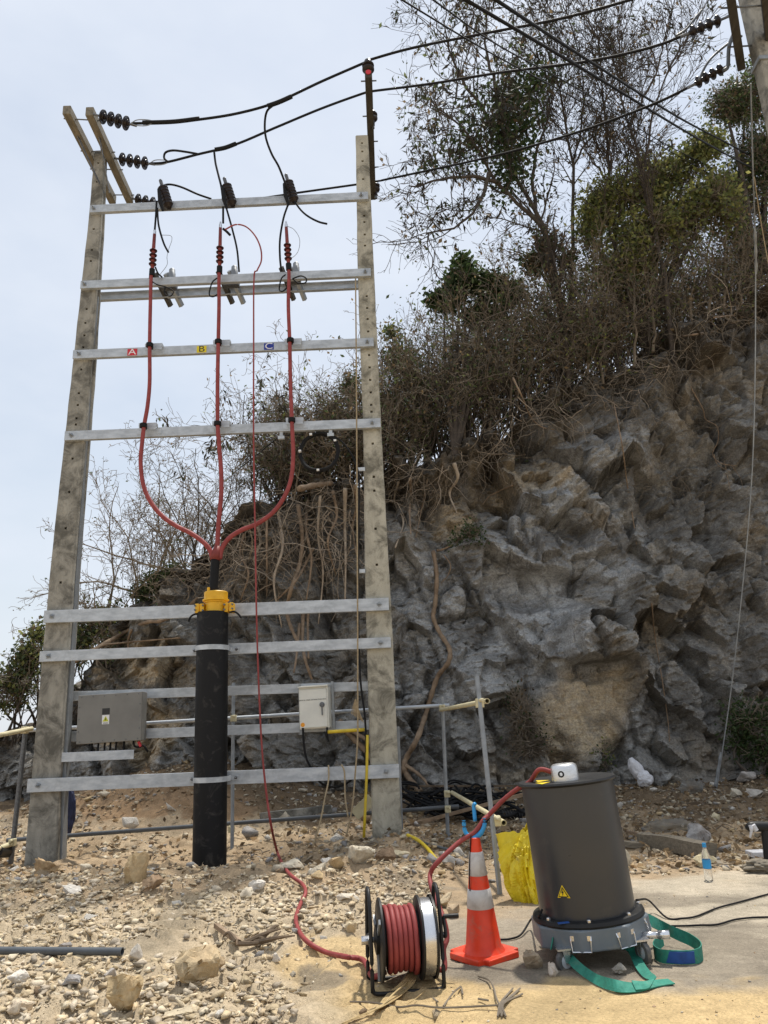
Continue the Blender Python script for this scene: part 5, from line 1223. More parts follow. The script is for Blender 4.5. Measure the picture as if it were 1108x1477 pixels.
mb.lathe(pr, at(722, 1176, a_[1] - .4), at(760, 1176, a_[1] - .3) - at(722, 1176, a_[1] - .4), 16); obj('ribbed_tube', mb, M['rubber'], root, smooth=True, angle=40)
# twigs and palm strip in the front
for lab, lines, m in (('small bundle of dry dark twigs lying on the sand in the foreground', [[(505, 1448), (540, 1453), (575, 1456), (602, 1457), (640, 1457), (720, 1457)], [(690, 1411), (706, 1420), (713, 1430), (716, 1445), (722, 1457)]] + [[(718 + 2 * k_, 1470 - 2 * (k_ % 3)), (722 + k_ * .8, 1455), (733 + 3.5 * k_, 1437 - (k_ % 3) * 4)] for k_ in range(7)], 'twig'),
                      ('few scattered grey twigs on the sand before the reel', [[(640, 1455), (655, 1438), (665, 1426)], [(625, 1443), (632, 1452)], [(666, 1428), (668, 1441)], [(690, 1444), (705, 1450)]], 'twig')):
    root = thing('twig_bundle', lab, 'twigs', gp(*lines[0][0], .01))
    for l in lines:
        mb = MB(); mb.tube(spline([gp(x, y, .012 + .012 * (i % 2)) for i, (x, y) in enumerate(l)], 4), .0055, 5); obj('twig', mb, M[m], root)
root = thing('palm_strip', 'dry straw coloured palm leaf lying under the front of the reel', 'dry leaf', gp(575, 1450, 0))
for k_ in range(9):
    pts = [gp(602 - k_ * 1.2, 1406 + k_ * .5, .05), gp(598 - k_ * 2, 1425, .04), gp(580 - k_ * 2.5, 1442, .03), gp(555 - k_ * 2, 1456 + k_, .02), gp(520 - 2 * k_, 1468 + k_, .012), gp(495, 1478 + k_, .008)]
    obj('leaf_blade', ribbon(pts, [(1, .3 * (k_ % 3 - 1), .3)] * 6, .02, .003), M['straw'], root)
obj('leaf_blade', ribbon([gp(590, 1452, .02), gp(600, 1446, .02), gp(614, 1433, .015)], [(.3, 1, .1)] * 3, .02, .003), M['straw'], root)
# things at the edge of the picture
q = g(1104, 1245)
root = thing('equipment_stand', 'black padded stand with a pale rag tied to it, cut by the picture edge', 'equipment', q)
mb = MB(); mb.tube(spline([at(1076, 1194, q[1]), at(1090, 1192, q[1]), at(1118, 1193, q[1])], 5), [.02, .04, .05, .055, .055, .055, .055, .055, .055, .055, .055], 10); obj('padded_arm', mb, M['rubber'], root, smooth=True)
mb = MB(); mb.tube([at(1103, 1196, q[1]), at(1107, 1244, q[1]) + [0, 0, -.1]], .04, 10); obj('stand_leg', mb, M['rubber'], root)
mb = MB(); mb.tube(spline([at(1082, 1190, q[1] - .06), at(1084, 1197, q[1] - .07), at(1082, 1208, q[1] - .06)], 4), [.02, .02, .02, .022, .02, .015, .014, .012, .01], 8); mb.tube([at(1086, 1190, q[1] - .06), at(1091, 1198, q[1] - .06)], .028, 8); obj('rag', mb, M['bag_white'], root)
c = g(1097, 1258); lump('canvas_pouch', 'rumpled khaki pouch lying on the slab at the picture edge', 'pouch', c + [.03, 0, .05], (.20, .12, .07), 'timber', 431, .3, 2.2)
mb = MB(); q = g(1100, 1240); mb.box(q + [0, .1, .05], (.2, .2, .06)); tag(obj('white_box_lid', mb, M['bag_white'], None, bevel=.01), 'flat white box lid behind the khaki pouch', 'lid')
q = hit(96, 1200); lump('navy_cloth', 'dark navy cloth bundle half hidden behind the weathered pole', 'cloth', at(95, 1172, 12.6), (.13, .1, .42), 'navy', 441, .2, 2.0)
# ================================================================== TREES, SHRUBS AND ROOTS
VR = np.random.default_rng(2024)
def norm(a): return a / (np.linalg.norm(a, axis=-1, keepdims=True) + 1e-9)
def resample(pts, K):
    P = np.array(spline(pts, 10)); L = np.concatenate([[0], np.cumsum(np.linalg.norm(np.diff(P, axis=0), axis=1))])
    t = np.linspace(0, L[-1], K); return np.stack([np.interp(t, L, P[:, i]) for i in range(3)], 1)
def children(Bp, Br, n, L, ang, curl=.35, up=.1, rf=.6, K=6, t0=.25, t1=1.0, tip=.35, rmin=.004, rg=VR, bias=None):
    """n child branches grown from the parent branches Bp (N,K,3)"""
    N, KP, _ = Bp.shape
    ln = np.linalg.norm(Bp[:, 1:] - Bp[:, :-1], axis=2).sum(1)
    idx = rg.choice(N, n, p=ln / ln.sum()); t = rg.uniform(t0, t1, n) * (KP - 1); i0 = np.minimum(t.astype(int), KP - 2); f = (t - i0)[:, None]
    p0 = Bp[idx, i0] * (1 - f) + Bp[idx, i0 + 1] * f
    tg = norm(Bp[idx, i0 + 1] - Bp[idx, i0]); pr = Br[idx, i0] * (1 - f[:, 0]) + Br[idx, i0 + 1] * f[:, 0]
    q = norm(rg.normal(size=(n, 3))); side = norm(q - (q * tg).sum(1, keepdims=True) * tg)
    a = np.radians(ang) * rg.uniform(.6, 1.3, n)[:, None]
    d = tg * np.cos(a) + side * np.sin(a)
    if bias is not None: d = norm(d + np.array(bias))
    le = L * rg.uniform(.5, 1.25, n)
    P = np.empty((n, K, 3)); P[:, 0] = p0
    for k in range(1, K):
        d = norm(d + rg.normal(size=(n, 3)) * curl * .5 + np.array([0, 0, up]) * .4)
        P[:, k] = P[:, k - 1] + d * (le / (K - 1))[:, None]
    r0 = np.maximum(np.minimum(pr * rf, .03 + pr), rmin)
    Rr = r0[:, None] * np.linspace(1, tip, K)[None]
    return P, np.maximum(Rr, rmin * .7)
def tubeset(sets):
    Vs, Fs, off = [], [], 0
    for P, Rr, sd in sets:
        V, F = tubes_np(P, Rr, sd); 
        if F.shape[1] == 4: pass
        Vs.append(V); Fs.append(F + off); off += len(V)
    return np.concatenate(Vs), np.concatenate(Fs)
def leaves_geo(P, size, cols, rg=VR, aspect=.55, droop=0.0, dirs=None, var=.25):
    """one folded four-point leaf per point"""
    n = len(P); d = norm(rg.normal(size=(n, 3))) if dirs is None else norm(dirs + .35 * rg.normal(size=(n, 3)))
    d[:, 2] -= droop; d = norm(d)
    q = norm(rg.normal(size=(n, 3))); s = norm(np.cross(d, q)); nn = np.cross(s, d)
    L = (size * rg.uniform(.6, 1.3, n))[:, None]
    V = np.stack([P, P + d * L * .5 + s * L * aspect * .5 + nn * L * .08, P + d * L, P + d * L * .5 - s * L * aspect * .5 + nn * L * .08], 1).reshape(-1, 3)
    b = np.arange(n) * 4; F = np.stack([b, b + 1, b + 2, b + 3], 1)
    cols = np.array(cols); ci = rg.integers(0, len(cols), n)
    c = cols[ci] * rg.uniform(1 - var, 1 + var, (n, 1)); c = np.repeat(c, 4, 0)
    return V, F, c
def along(P, n, rg=VR, jit=.04, t0=.3):
    N, K, _ = P.shape; i = rg.integers(0, N, n); t = rg.uniform(t0, 1, n) * (K - 1); k = np.minimum(t.astype(int), K - 2); f = (t - k)[:, None]
    return P[i, k] * (1 - f) + P[i, k + 1] * f + rg.normal(size=(n, 3)) * jit
GREEN = [(0.106, 0.135, 0.054), (0.075, 0.103, 0.043), (0.144, 0.168, 0.072), (0.056, 0.077, 0.036)]
DARKG = [(0.05, 0.081, 0.027), (0.069, 0.1, 0.035), (0.037, 0.06, 0.022)]
YELG = [(0.237, 0.242, 0.075), (0.19, 0.212, 0.068), (0.296, 0.291, 0.095), (0.131, 0.151, 0.053)]
DRY = [(0.188, 0.131, 0.075), (0.125, 0.09, 0.053), (0.25, 0.181, 0.1), (0.088, 0.065, 0.041)]
MIXG = GREEN + DRY[:3] + [(.07, .075, .03)]
POD = [(.05, .042, .03), (.035, .03, .022), (.07, .056, .036), (.05, .06, .03)]

def tree(name, label, stems, rad, levels, leaf=None, pods=None, group=None, mat_='bark', K=14, cat='tree', vine=None):
    """stems: list of lists of (px, py, Y) or points; rad: (base, tip)"""
    SP = [resample([at(*q) for q in s], K) for s in stems]
    for s in SP: s[1:-1] += VR.normal(size=(K - 2, 3)) * .02
    Bp = np.array(SP); Br = np.stack([np.linspace(rad[0] * (1 if i == 0 else .48), rad[1], K) for i in range(len(SP))])
    root = thing(name, label, cat, Bp[0, 0], group)
    V, F = tubeset([(Bp, Br, 8)]); raw('trunk', V, F, M[mat_], root, smooth=True)
    allb = []; pb, prr = Bp, Br; last = (Bp, Br)
    for lv in levels:
        P, Rr = children(pb, prr, **lv); allb.append((P, Rr, 4 if Rr.max() > .02 else 3)); pb, prr = P, Rr
    if allb:
        V, F = tubeset(allb); raw('branches', V, F, M['bark' if mat_ == 'bark' else mat_], root, smooth=True)
    tips = pb
    if leaf:
        Pl = along(tips, leaf['n'], jit=leaf.get('jit', .05), t0=leaf.get('t0', .2))
        V, F, c = leaves_geo(Pl, leaf['size'], leaf['cols'], aspect=leaf.get('aspect', .55), droop=leaf.get('droop', .1))
        stuffp = raw('crown', V, F, M['leaf'], root, cols={'tint': c})
    if pods:
        cen = along(tips, pods['n'], jit=.02, t0=.7)
        if 'box' in pods:
            x0, x1, y0, y1 = pods['box']; px, py = project(cen); cen = cen[(px > x0) & (px < x1) & (py > y0) & (py < y1)]
        k = pods.get('k', 9); Pp = np.repeat(cen, k, 0) + VR.normal(size=(len(cen) * k, 3)) * np.array([.07, .07, .10])
        V, F, c = leaves_geo(Pp, pods.get('size', .2), pods.get('cols', POD), aspect=.22, droop=1.0)
        raw('hanging_leaves', V, F, M['leaf'], root, cols={'tint': c})
    if vine:
        C = np.concatenate([at(x, y, Y)[None] + VR.normal(size=(int(n_ * 1.5), 3)) * np.array([sx, .35, sz]) for x, y, Y, sx, sz, n_ in vine])
        V, F, c = leaves_geo(C, .125, DARKG + DARKG + GREEN[:1], aspect=.75, droop=.3)
        raw('vine_leaves', V, F, M['leaf'], root, cols={'tint': c})
    return root

# ---- the tall bare trees on the edge
tree('bare_tree', 'tall half bare tree with a dark vine clump, its crown reaching over the conductors',
     [[(823, 600, 17.6), (818, 500, 17.4), (806, 440, 17.3), (795, 385, 17.2), (785, 330, 17.0), (772, 300, 17.0), (748, 262, 16.9), (728, 215, 16.8), (722, 160, 16.7), (728, 120, 16.6)],
      [(786, 335, 17.0), (762, 305, 16.8), (735, 280, 16.6), (710, 255, 16.4), (690, 215, 16.2), (668, 185, 16), (645, 165, 15.8), (620, 150, 15.6)],
      [(772, 302, 17), (768, 260, 17.2), (775, 215, 17.3), (790, 170, 17.4), (800, 110, 17.4)],
      [(722, 265, 16.5), (690, 255, 16.2), (655, 255, 16), (615, 265, 15.7), (590, 268, 15.5)],
      [(726, 200, 16.8), (700, 160, 16.6), (672, 125, 16.3), (650, 80, 16), (640, 30, 15.8)],
      [(722, 160, 16.7), (708, 100, 16.6), (700, 50, 16.5), (706, 0, 16.4)],
      [(705, 250, 16.3), (695, 285, 16), (670, 320, 15.8), (640, 332, 15.7), (615, 338, 15.6)]],
     (.115, .016), [dict(n=110, L=1.6, ang=48, curl=.45, up=.08, rf=.5, K=7, t0=.3, rmin=.016), dict(n=700, L=.85, ang=45, curl=.5, up=-.02, rf=.6, K=6, rmin=.009), dict(n=2400, L=.42, ang=45, curl=.5, up=-.1, rf=.6, K=5, rmin=.0065)],
     leaf=dict(n=1500, size=.13, cols=GREEN + DRY, jit=.06), pods=dict(n=330, k=8, size=.24, box=(565, 800, -20, 330)),
     vine=[(740, 130, 16.7, .32, .35, 420), (735, 175, 16.7, .38, .4, 520), (715, 180, 16.6, .45, .4, 300), (765, 140, 16.8, .2, .5, 150), (742, 225, 16.8, .3, .4, 420), (730, 255, 16.7, .25, .3, 200), (690, 205, 16.4, .25, .3, 140), (778, 110, 16.9, .25, .2, 110), (620, 230, 15.6, .12, .12, 40), (655, 215, 16, .2, .2, 60)])
tree('bare_tree', 'slender bare tree with a fork high above the thicket, next to the vine-hung tree',
     [[(822, 470, 18), (822, 410, 18), (826, 320, 17.9), (828, 250, 17.8), (822, 215, 17.8), (812, 160, 17.7), (800, 100, 17.6), (778, 50, 17.5), (760, 0, 17.4)], [(827, 235, 17.8), (838, 190, 17.7), (842, 130, 17.6), (836, 80, 17.5), (818, 20, 17.4)], [(828, 238, 17.8), (850, 200, 17.6), (872, 150, 17.4), (890, 100, 17.3)]],
     (.062, .014), [dict(n=64, L=1.5, ang=38, curl=.3, up=.25, rf=.5, K=7, t0=.4, rmin=.014), dict(n=420, L=.95, ang=38, curl=.4, up=.1, rf=.62, rmin=.009), dict(n=950, L=.5, ang=40, curl=.4, up=.0, rf=.6, K=5, rmin=.0065)],
     leaf=dict(n=300, size=.11, cols=DRY + GREEN[:1]), pods=dict(n=110, k=6, size=.22))
tree('bare_tree', 'thin bare tree with a slightly wavy stem, rising through the yellow-green crown',
     [[(890, 590, 17.8), (893, 520, 17.8), (892, 450, 17.7), (888, 380, 17.7), (886, 320, 17.6), (880, 270, 17.6), (876, 220, 17.5), (872, 160, 17.4), (866, 90, 17.3), (858, 20, 17.2)], [(882, 275, 17.6), (870, 250, 17.4), (850, 225, 17.2), (838, 195, 17)], [(888, 330, 17.6), (902, 280, 17.5), (903, 225, 17.4), (888, 190, 17.3)]],
     (.068, .013), [dict(n=56, L=1.6, ang=34, curl=.3, up=.25, rf=.5, K=7, t0=.4, rmin=.014), dict(n=360, L=1.0, ang=38, curl=.35, up=.1, rf=.62, rmin=.009), dict(n=900, L=.5, ang=40, curl=.4, up=.0, rf=.6, K=5, rmin=.0065)],
     leaf=dict(n=240, size=.11, cols=DRY), pods=dict(n=70, k=6, size=.2))
tree('bare_tree', 'bare tree curving up before the green crown, twigs fanning out beneath the corner discs',
     [[(978, 570, 17.4), (968, 480, 17.3), (960, 400, 17.2), (945, 330, 17.2), (926, 255, 17), (920, 215, 17), (906, 180, 16.9), (895, 130, 16.8), (893, 60, 16.7)], [(926, 255, 17), (935, 200, 16.9), (945, 150, 16.8), (965, 100, 16.7), (985, 60, 16.6)], [(906, 182, 16.9), (930, 140, 16.8), (950, 95, 16.6), (962, 40, 16.5)]],
     (.08, .013), [dict(n=64, L=1.7, ang=34, curl=.28, up=.3, rf=.5, K=7, t0=.4, rmin=.014), dict(n=420, L=1.05, ang=36, curl=.35, up=.15, rf=.62, rmin=.009), dict(n=950, L=.55, ang=40, curl=.4, up=.05, rf=.6, K=5, rmin=.0065)],
     leaf=dict(n=220, size=.12, cols=DRY), pods=dict(n=70, k=6, size=.22))
tree('sapling', 'straight bare sapling on the soil lip at the foot of the vine-hung tree',
     [[(820, 560, 17.1), (815, 480, 17.0), (806, 410, 16.9), (790, 340, 16.8)]], (.07, .02), [dict(n=26, L=.9, ang=50, curl=.4, up=.1, rf=.5), dict(n=120, L=.45, ang=45, rf=.6, K=5)], leaf=dict(n=260, size=.1, cols=MIXG))

# ---- leafy crowns: a trunk, limbs and many leaves
def crown(name, label, base, lobes, trunk_r, cols, nl, size=.12, twigs=700, cat='tree', group=None, fill=.5, mat_='bark', jit=.10):
    """lobes: (px, py, Y, rx_px, rz_px, weight)"""
    b = np.array(base, float); C = [(at(x, y, Y), rx / FPX * Y * 1.05, rz / FPX * Y * 1.05, w_) for x, y, Y, rx, rz, w_ in lobes]
    root = thing(name, label, cat, b, group)
    SP = [resample([b, b * .55 + c * .45 + VR.normal(size=3) * .15, c], 10) for c, *_ in C]
    Bp = np.array(SP); Br = np.tile(np.linspace(trunk_r, trunk_r * .18, 10), (len(SP), 1))
    V, F = tubeset([(Bp, Br, 6)]); raw('trunk', V, F, M[mat_], root, smooth=True)
    W = np.array([w_ for *_, w_ in C]); W = W / W.sum()
    # twigs radiate inside every lobe and carry the leaves
    sets = []; Pl = []
    for (c, rx, rz, _), w_ in zip(C, W):
        n = max(10, int(twigs * w_)); d = norm(VR.normal(size=(n, 3))); K = 6
        P = np.empty((n, K, 3)); P[:, 0] = c + d * np.array([rx, rx * .8, rz]) * VR.uniform(0, .45, (n, 1)); e = d.copy()
        st = np.array([rx, rx * .8, rz]) * VR.uniform(.08, .17, (n, 1))
        for k in range(1, K): e = norm(e + VR.normal(size=(n, 3)) * .45); P[:, k] = P[:, k - 1] + e * st
        sets.append((P, np.maximum(.012 * np.linspace(1, .3, K)[None] * np.ones((n, 1)), .0035), 3))
        m_ = int(nl * w_); Pl.append(along(P, m_, jit=jit, t0=.25))
    V, F = tubeset(sets); raw('branches', V, F, M['twig'], root)
    Pl = np.concatenate(Pl)
    keep = fbm(Pl[:, 0] * 1.9, Pl[:, 1] * 1.9, Pl[:, 2] * 1.9, seed=55, oct=3) > -.30 - fill * .3
    V, F, c = leaves_geo(Pl[keep], size, cols, aspect=.6, droop=.15)
    # clumps have their own slightly different leaf colour
    tone = 1 + .28 * fbm(V[::4, 0] * 1.2, V[::4, 1] * 1.2, V[::4, 2] * 1.2, seed=66, oct=2); c = c * np.repeat(tone, 4)[:, None]
    raw('crown', V, F, M['leaf'], root, cols={'tint': np.clip(c, .008, 1)}); return root
def on(px, py): return hit(px, py)
crown('leafy_tree', 'yellow-green leafy tree with a rounded crown behind the thin bare stems', at(930, 500, 17.8), [(905, 280, 17.6, 62, 58, 1), (950, 262, 17.8, 62, 62, 1.1), (995, 240, 17.9, 55, 62, 1), (1022, 212, 17.2, 40, 38, .6), (868, 300, 17.6, 45, 60, .7), (930, 340, 17.6, 95, 62, 1.4), (850, 330, 17.5, 30, 60, .4), (985, 320, 17.9, 80, 70, 1.3), (1030, 290, 17.1, 60, 70, 1), (900, 390, 17.7, 80, 50, .9)], .12, YELG + YELG + GREEN[:1], 24000, .125, 2600, fill=-.25, jit=.14)
crown('leafy_tree', 'fine-leaved dark tree behind the stay wire under the corner pole', at(1085, 430, 18.4), [(1075, 150, 18.2, 60, 75, 1), (1100, 230, 18.2, 65, 90, 1.2), (1045, 150, 18, 45, 55, .5), (1060, 290, 18.4, 70, 80, 1.2), (1110, 110, 18, 55, 70, .8), (1090, 360, 18.4, 70, 70, 1)], .12, DARKG + GREEN + DRY[:1], 17000, .10, 2600, jit=.14)
crown('dark_shrub', 'dark green broad-leaved shrub crowning the thicket beside the cream pole', on(660, 640) + [0, .8, 0], [(665, 405, 17.6, 30, 26, 1), (640, 430, 17.5, 28, 24, .9), (700, 412, 17.8, 34, 28, 1), (735, 420, 18, 34, 32, .8), (668, 380, 17.6, 14, 14, .3), (700, 455, 17.8, 50, 25, .7)], .07, DARKG, 8500, .15, 600, cat='shrub', group=None)
crown('climber_clump', 'small dark climber clump around the trunk of the vine-hung tree', at(800, 430, 17.6), [(788, 355, 17.3, 22, 32, 1), (812, 372, 17.4, 22, 34, 1), (772, 378, 17.3, 25, 25, .7)], .05, DRY[:2] + DARKG, 2600, .11, 260, cat='climber')
crown('olive_shrub', 'olive green shrub right against the upper edge of the cream pole', on(585, 690) + [0, .5, 0], [(575, 520, 17.3, 30, 40, 1), (600, 560, 17.3, 42, 45, 1), (560, 590, 17.2, 30, 45, 1), (610, 620, 17.2, 45, 40, 1), (565, 480, 17.4, 16, 20, .3), (640, 560, 17.4, 35, 45, .8)], .06, GREEN + YELG[:1] + DRY[:1], 5200, .10, 900, cat='shrub')
crown('olive_shrub', 'thin olive shrub seen between the black coil and the cream pole', on(500, 700) + [0, .4, 0], [(505, 560, 17.2, 22, 35, 1), (480, 600, 17.2, 30, 35, 1), (510, 620, 17.2, 30, 35, 1)], .04, MIXG, 1900, .10, 420, cat='shrub')
crown('green_bush', 'low green bush on the soil lip behind the taped cable joint', on(235, 868) + [0, .6, 0], [(230, 840, 17.0, 32, 20, 1), (200, 858, 17, 20, 16, .6), (252, 828, 17, 18, 14, .5)], .03, GREEN, 2600, .09, 200, cat='bush')
crown('green_bush', 'sprawling green bush behind the weathered pole and the wide crossbeam', on(130, 985) + [0, .6, 0], [(130, 905, 17, 40, 35, 1), (165, 895, 17, 35, 25, .7), (110, 930, 17, 30, 30, .8)], .03, GREEN + YELG[:1], 2300, .10, 300, cat='bush')
crown('green_bush', 'yellowish bush at the open edge beside the weathered pole', on(40, 1062) + [0, .6, 0], [(42, 950, 16.6, 26, 34, 1), (20, 990, 16.6, 32, 40, 1), (55, 915, 16.6, 16, 22, .4), (-10, 1000, 16.6, 40, 40, .7)], .04, GREEN + YELG + DRY[:1], 3300, .10, 650, cat='bush')
crown('dark_shrub', 'feathery dark green shrub at the cliff foot under the picture edge', hit(1085, 1120), [(1085, 1040, 15.0, 45, 40, 1), (1110, 1080, 15.0, 45, 35, 1), (1065, 1065, 15.1, 22, 28, .4)], .03, DARKG, 4600, .075, 500, cat='shrub')
crown('cliff_weed', 'dry dark weed clump on the cliff behind the leaning scaffold post', hit(760, 1085), [(755, 1040, 15.0, 30, 48, 1), (765, 1075, 15, 38, 25, .8), (745, 1010, 15.1, 18, 25, .4)], .015, DARKG + DRY, 900, .07, 900, cat='weeds')
crown('cliff_weed', 'small green weed on the rock just below the ledge of roots', hit(680, 775), [(680, 768, 15.3, 22, 14, 1), (660, 778, 15.3, 14, 10, .5)], .01, DARKG, 420, .07, 120, cat='weeds')
crown('cliff_weed', 'small sprig of green leaves above the stuffed white bag', hit(868, 1110), [(868, 1095, 15.2, 12, 20, 1)], .01, GREEN + YELG[:1], 160, .06, 60, cat='weeds')
# dry thicket shrubs along the ridge: each one a plant of its own
spots = [(590, 650, 17.2, 490, 60), (640, 655, 17.3, 440, 70), (690, 640, 17.4, 430, 70), (740, 610, 17.5, 410, 80), (790, 590, 17.7, 395, 70), (850, 560, 17.9, 375, 80), (905, 540, 18.0, 370, 80), (960, 510, 18.1, 355, 80), (1020, 470, 18.2, 345, 80), (1080, 440, 18.3, 330, 80), (540, 690, 17.0, 560, 50), (470, 700, 17.1, 550, 70), (420, 720, 17.2, 590, 60), (720, 570, 18.4, 400, 90), (830, 520, 18.6, 370, 90), (930, 470, 18.8, 350, 90)]
tags = ['beside the upper half of the cream pole', 'below the dark green shrub', 'on the ledge above the ochre rock', 'behind the hanging ledge roots', 'at the foot of the vine-hung tree', 'between the two thin bare stems', 'under the yellow-green crown', 'at the foot of the curving bare tree', 'on the soil bank beside the stay wire', 'on the highest soil bank', 'hidden behind the cream pole', 'behind the black cable coil', 'above the fallen log', 'filling the gap behind the dark shrub', 'far back between the bare trees', 'far back beneath the leafy tree']
for (px, pyb, Y, pyt, wpx), tx in zip(spots, tags):
    b = at(px, pyb, Y); h_ = at(px, pyt, Y)[2] - b[2]; wm = wpx / FPX * Y
    root = thing('thicket_shrub', 'dense dry brown thicket shrub ' + tx, 'shrub', b, 'dry thicket shrubs along the cliff top')
    n = 64; K = 9
    d = norm(np.stack([VR.normal(size=n) * .45, VR.normal(size=n) * .3, np.ones(n)], 1)); P = np.empty((n, K, 3)); P[:, 0] = b + np.stack([VR.uniform(-1, 1, n) * wm * .55, VR.uniform(-.5, .5, n), VR.uniform(-.2, .1, n)], 1)
    le = h_ * VR.uniform(.35, .95, n)
    for k in range(1, K): d = norm(d + VR.normal(size=(n, 3)) * .20 + [0, 0, .05]); P[:, k] = P[:, k - 1] + d * (le / (K - 1))[:, None]
    S0 = (P, .022 * np.linspace(1, .3, K)[None] * VR.uniform(.5, 1.2, (n, 1)), 4)
    V, F = tubeset([S0]); raw('stems', V, F, M['bark'], root, smooth=True)
    P1, R1 = children(P, S0[1], 300, .9, 50, curl=.6, up=-.02, rf=.6, K=6, rmin=.009)
    P2, R2 = children(P1, R1, 800, .5, 50, curl=.7, up=-.05, rf=.7, K=5, rmin=.0065)
    P3, R3 = children(P2, R2, 750, .3, 50, curl=.7, up=-.1, rf=.8, K=4, rmin=.006)
    V, F = tubeset([(P1, R1, 3), (P2, R2, 3), (P3, R3, 3)]); raw('branches', V, F, M['twig'], root)
    cl = (MIXG + GREEN + YELG[1:2]) if px < 760 else (DRY + GREEN + YELG[:2])
    V, F, c = leaves_geo(along(P3, 1500, jit=.16, t0=.1), .10, cl, aspect=.5, droop=.2); raw('crown', V, F, M['leaf'], root, cols={'tint': c})
# thin upright stems standing in the thicket
for i, (px, pyb, pyt, Y) in enumerate([(552, 690, 500, 17.0), (572, 690, 540, 16.9), (598, 688, 480, 17.0), (618, 684, 520, 17), (650, 668, 450, 17.1), (672, 658, 430, 17.1), (705, 640, 400, 17.2), (738, 612, 380, 17.2), (765, 596, 420, 17.2), (846, 562, 350, 17.4), (870, 555, 400, 17.4), (915, 530, 330, 17.4), (942, 508, 350, 17.4), (1000, 470, 320, 17.6), (1022, 455, 300, 17.6), (1046, 448, 340, 17.6), (1070, 440, 310, 17.6)]):
    wv = 10 * math.sin(i * 2.3)
    tree('upright_stem', 'thin pale upright stem rising out of the dry thicket', [[(px, pyb, Y), (px + wv * .4, pyb * .75 + pyt * .25, Y), (px - wv * .5, pyb * .45 + pyt * .55, Y), (px + wv, pyb * .2 + pyt * .8, Y), (px + wv * 1.4, pyt, Y)]], (.04, .012),
         [dict(n=14, L=.9, ang=35, curl=.3, up=.3, rf=.5, K=6, t0=.4, rmin=.009), dict(n=70, L=.5, ang=40, rf=.6, K=5, rmin=.0065)], leaf=dict(n=160, size=.10, cols=MIXG), group='thin upright stems in the dry thicket', cat='sapling', mat_='twig_pale')
# bare bushes over the low end of the hill
def fan(label, bases, n, h_, spread, lean, matn='twig_pale', name='bare_bush', leaf=None, dens=1.0, pods=None, r0=.026):
    b = np.array(bases[0]); root = thing(name, label, 'bush', b)
    bi = VR.integers(0, len(bases), n); K = 10
    d = norm(np.stack([VR.normal(size=n) * spread + lean, VR.normal(size=n) * .35, np.ones(n)], 1)); P = np.empty((n, K, 3)); P[:, 0] = np.array(bases)[bi] + VR.normal(size=(n, 3)) * [.25, .2, .05]
    le = h_ * VR.uniform(.55, 1.1, n)
    for k in range(1, K): d = norm(d + VR.normal(size=(n, 3)) * .16); P[:, k] = P[:, k - 1] + d * (le / (K - 1))[:, None]
    Rr = r0 * np.linspace(1, .25, K)[None] * VR.uniform(.5, 1.2, (n, 1))
    V, F = tubeset([(P, Rr, 5)]); raw('stems', V, F, M['bark' if matn == 'twig' else matn], root, smooth=True)
    P1, R1 = children(P, Rr, int(n * 7 * dens), h_ * .30, 42, curl=.5, up=.1, rf=.55, K=6, rmin=.005, t0=.25)
    P2, R2 = children(P1, R1, int(n * 26 * dens), h_ * .15, 45, curl=.7, up=.05, rf=.6, K=5, rmin=.006)
    P3, R3 = children(P2, R2, int(n * 45 * dens), h_ * .075, 48, curl=.8, up=.0, rf=.7, K=5, rmin=.0065)
    V, F = tubeset([(P1, R1, 3), (P2, R2, 3), (P3, R3, 3)]); raw('branches', V, F, M[matn], root)
    if leaf:
        V, F, c = leaves_geo(along(P3, leaf[0], jit=.04), leaf[1], leaf[2]); raw('crown', V, F, M['leaf'], root, cols={'tint': c})
    if pods:
        cen = along(P2, pods, jit=.02, t0=.6); Pp = np.repeat(cen, 8, 0) + VR.normal(size=(len(cen) * 8, 3)) * [.06, .06, .1]
        V, F, c = leaves_geo(Pp, .2, POD, aspect=.22, droop=1.0); raw('hanging_leaves', V, F, M['leaf'], root, cols={'tint': c})
fan('wide fan of pale bare twigs between the weathered pole and the red tails', [at(230, 865, 17.2), at(265, 850, 17.2), at(190, 905, 17)], 26, 3.1, .42, -.18, dens=1.0, leaf=(700, .06, GREEN + DRY))
fan('dark slanting bare bush under the middle red tail', [at(285, 850, 17.0), at(310, 830, 17.0), at(340, 810, 17)], 20, 3.0, .35, -.1, 'twig', dens=1.0, leaf=(400, .06, DRY))
fan('bare bush with drooping seed pods behind the thin red test lead', [at(390, 770, 17.3), at(430, 750, 17.3), at(350, 790, 17.2)], 20, 3.7, .25, .02, 'twig', dens=.9, leaf=(600, .08, DRY + GREEN[:1]), pods=90)
fan('sparse bare bush with dark pods between the third red tail and the cream pole', [at(440, 725, 17.0), at(470, 715, 16.9), at(500, 705, 17.0)], 24, 2.9, .24, .0, 'twig_pale', dens=1.0, leaf=(350, .08, DRY + GREEN[:2]), pods=50)
fan('low brushy bare bush on the slope below the wide twig fan', [at(160, 930, 17), at(130, 965, 16.9)], 16, 1.7, .5, -.2, 'twig_pale', dens=.8, leaf=(350, .06, GREEN))
fan('bare twigs behind the open edge of the weathered pole', [at(10, 1075, 16.8), at(45, 1060, 16.8), at(80, 1030, 16.8)], 18, 2.3, .35, .05, 'twig', dens=.8, leaf=(900, .08, GREEN + YELG[:1]))

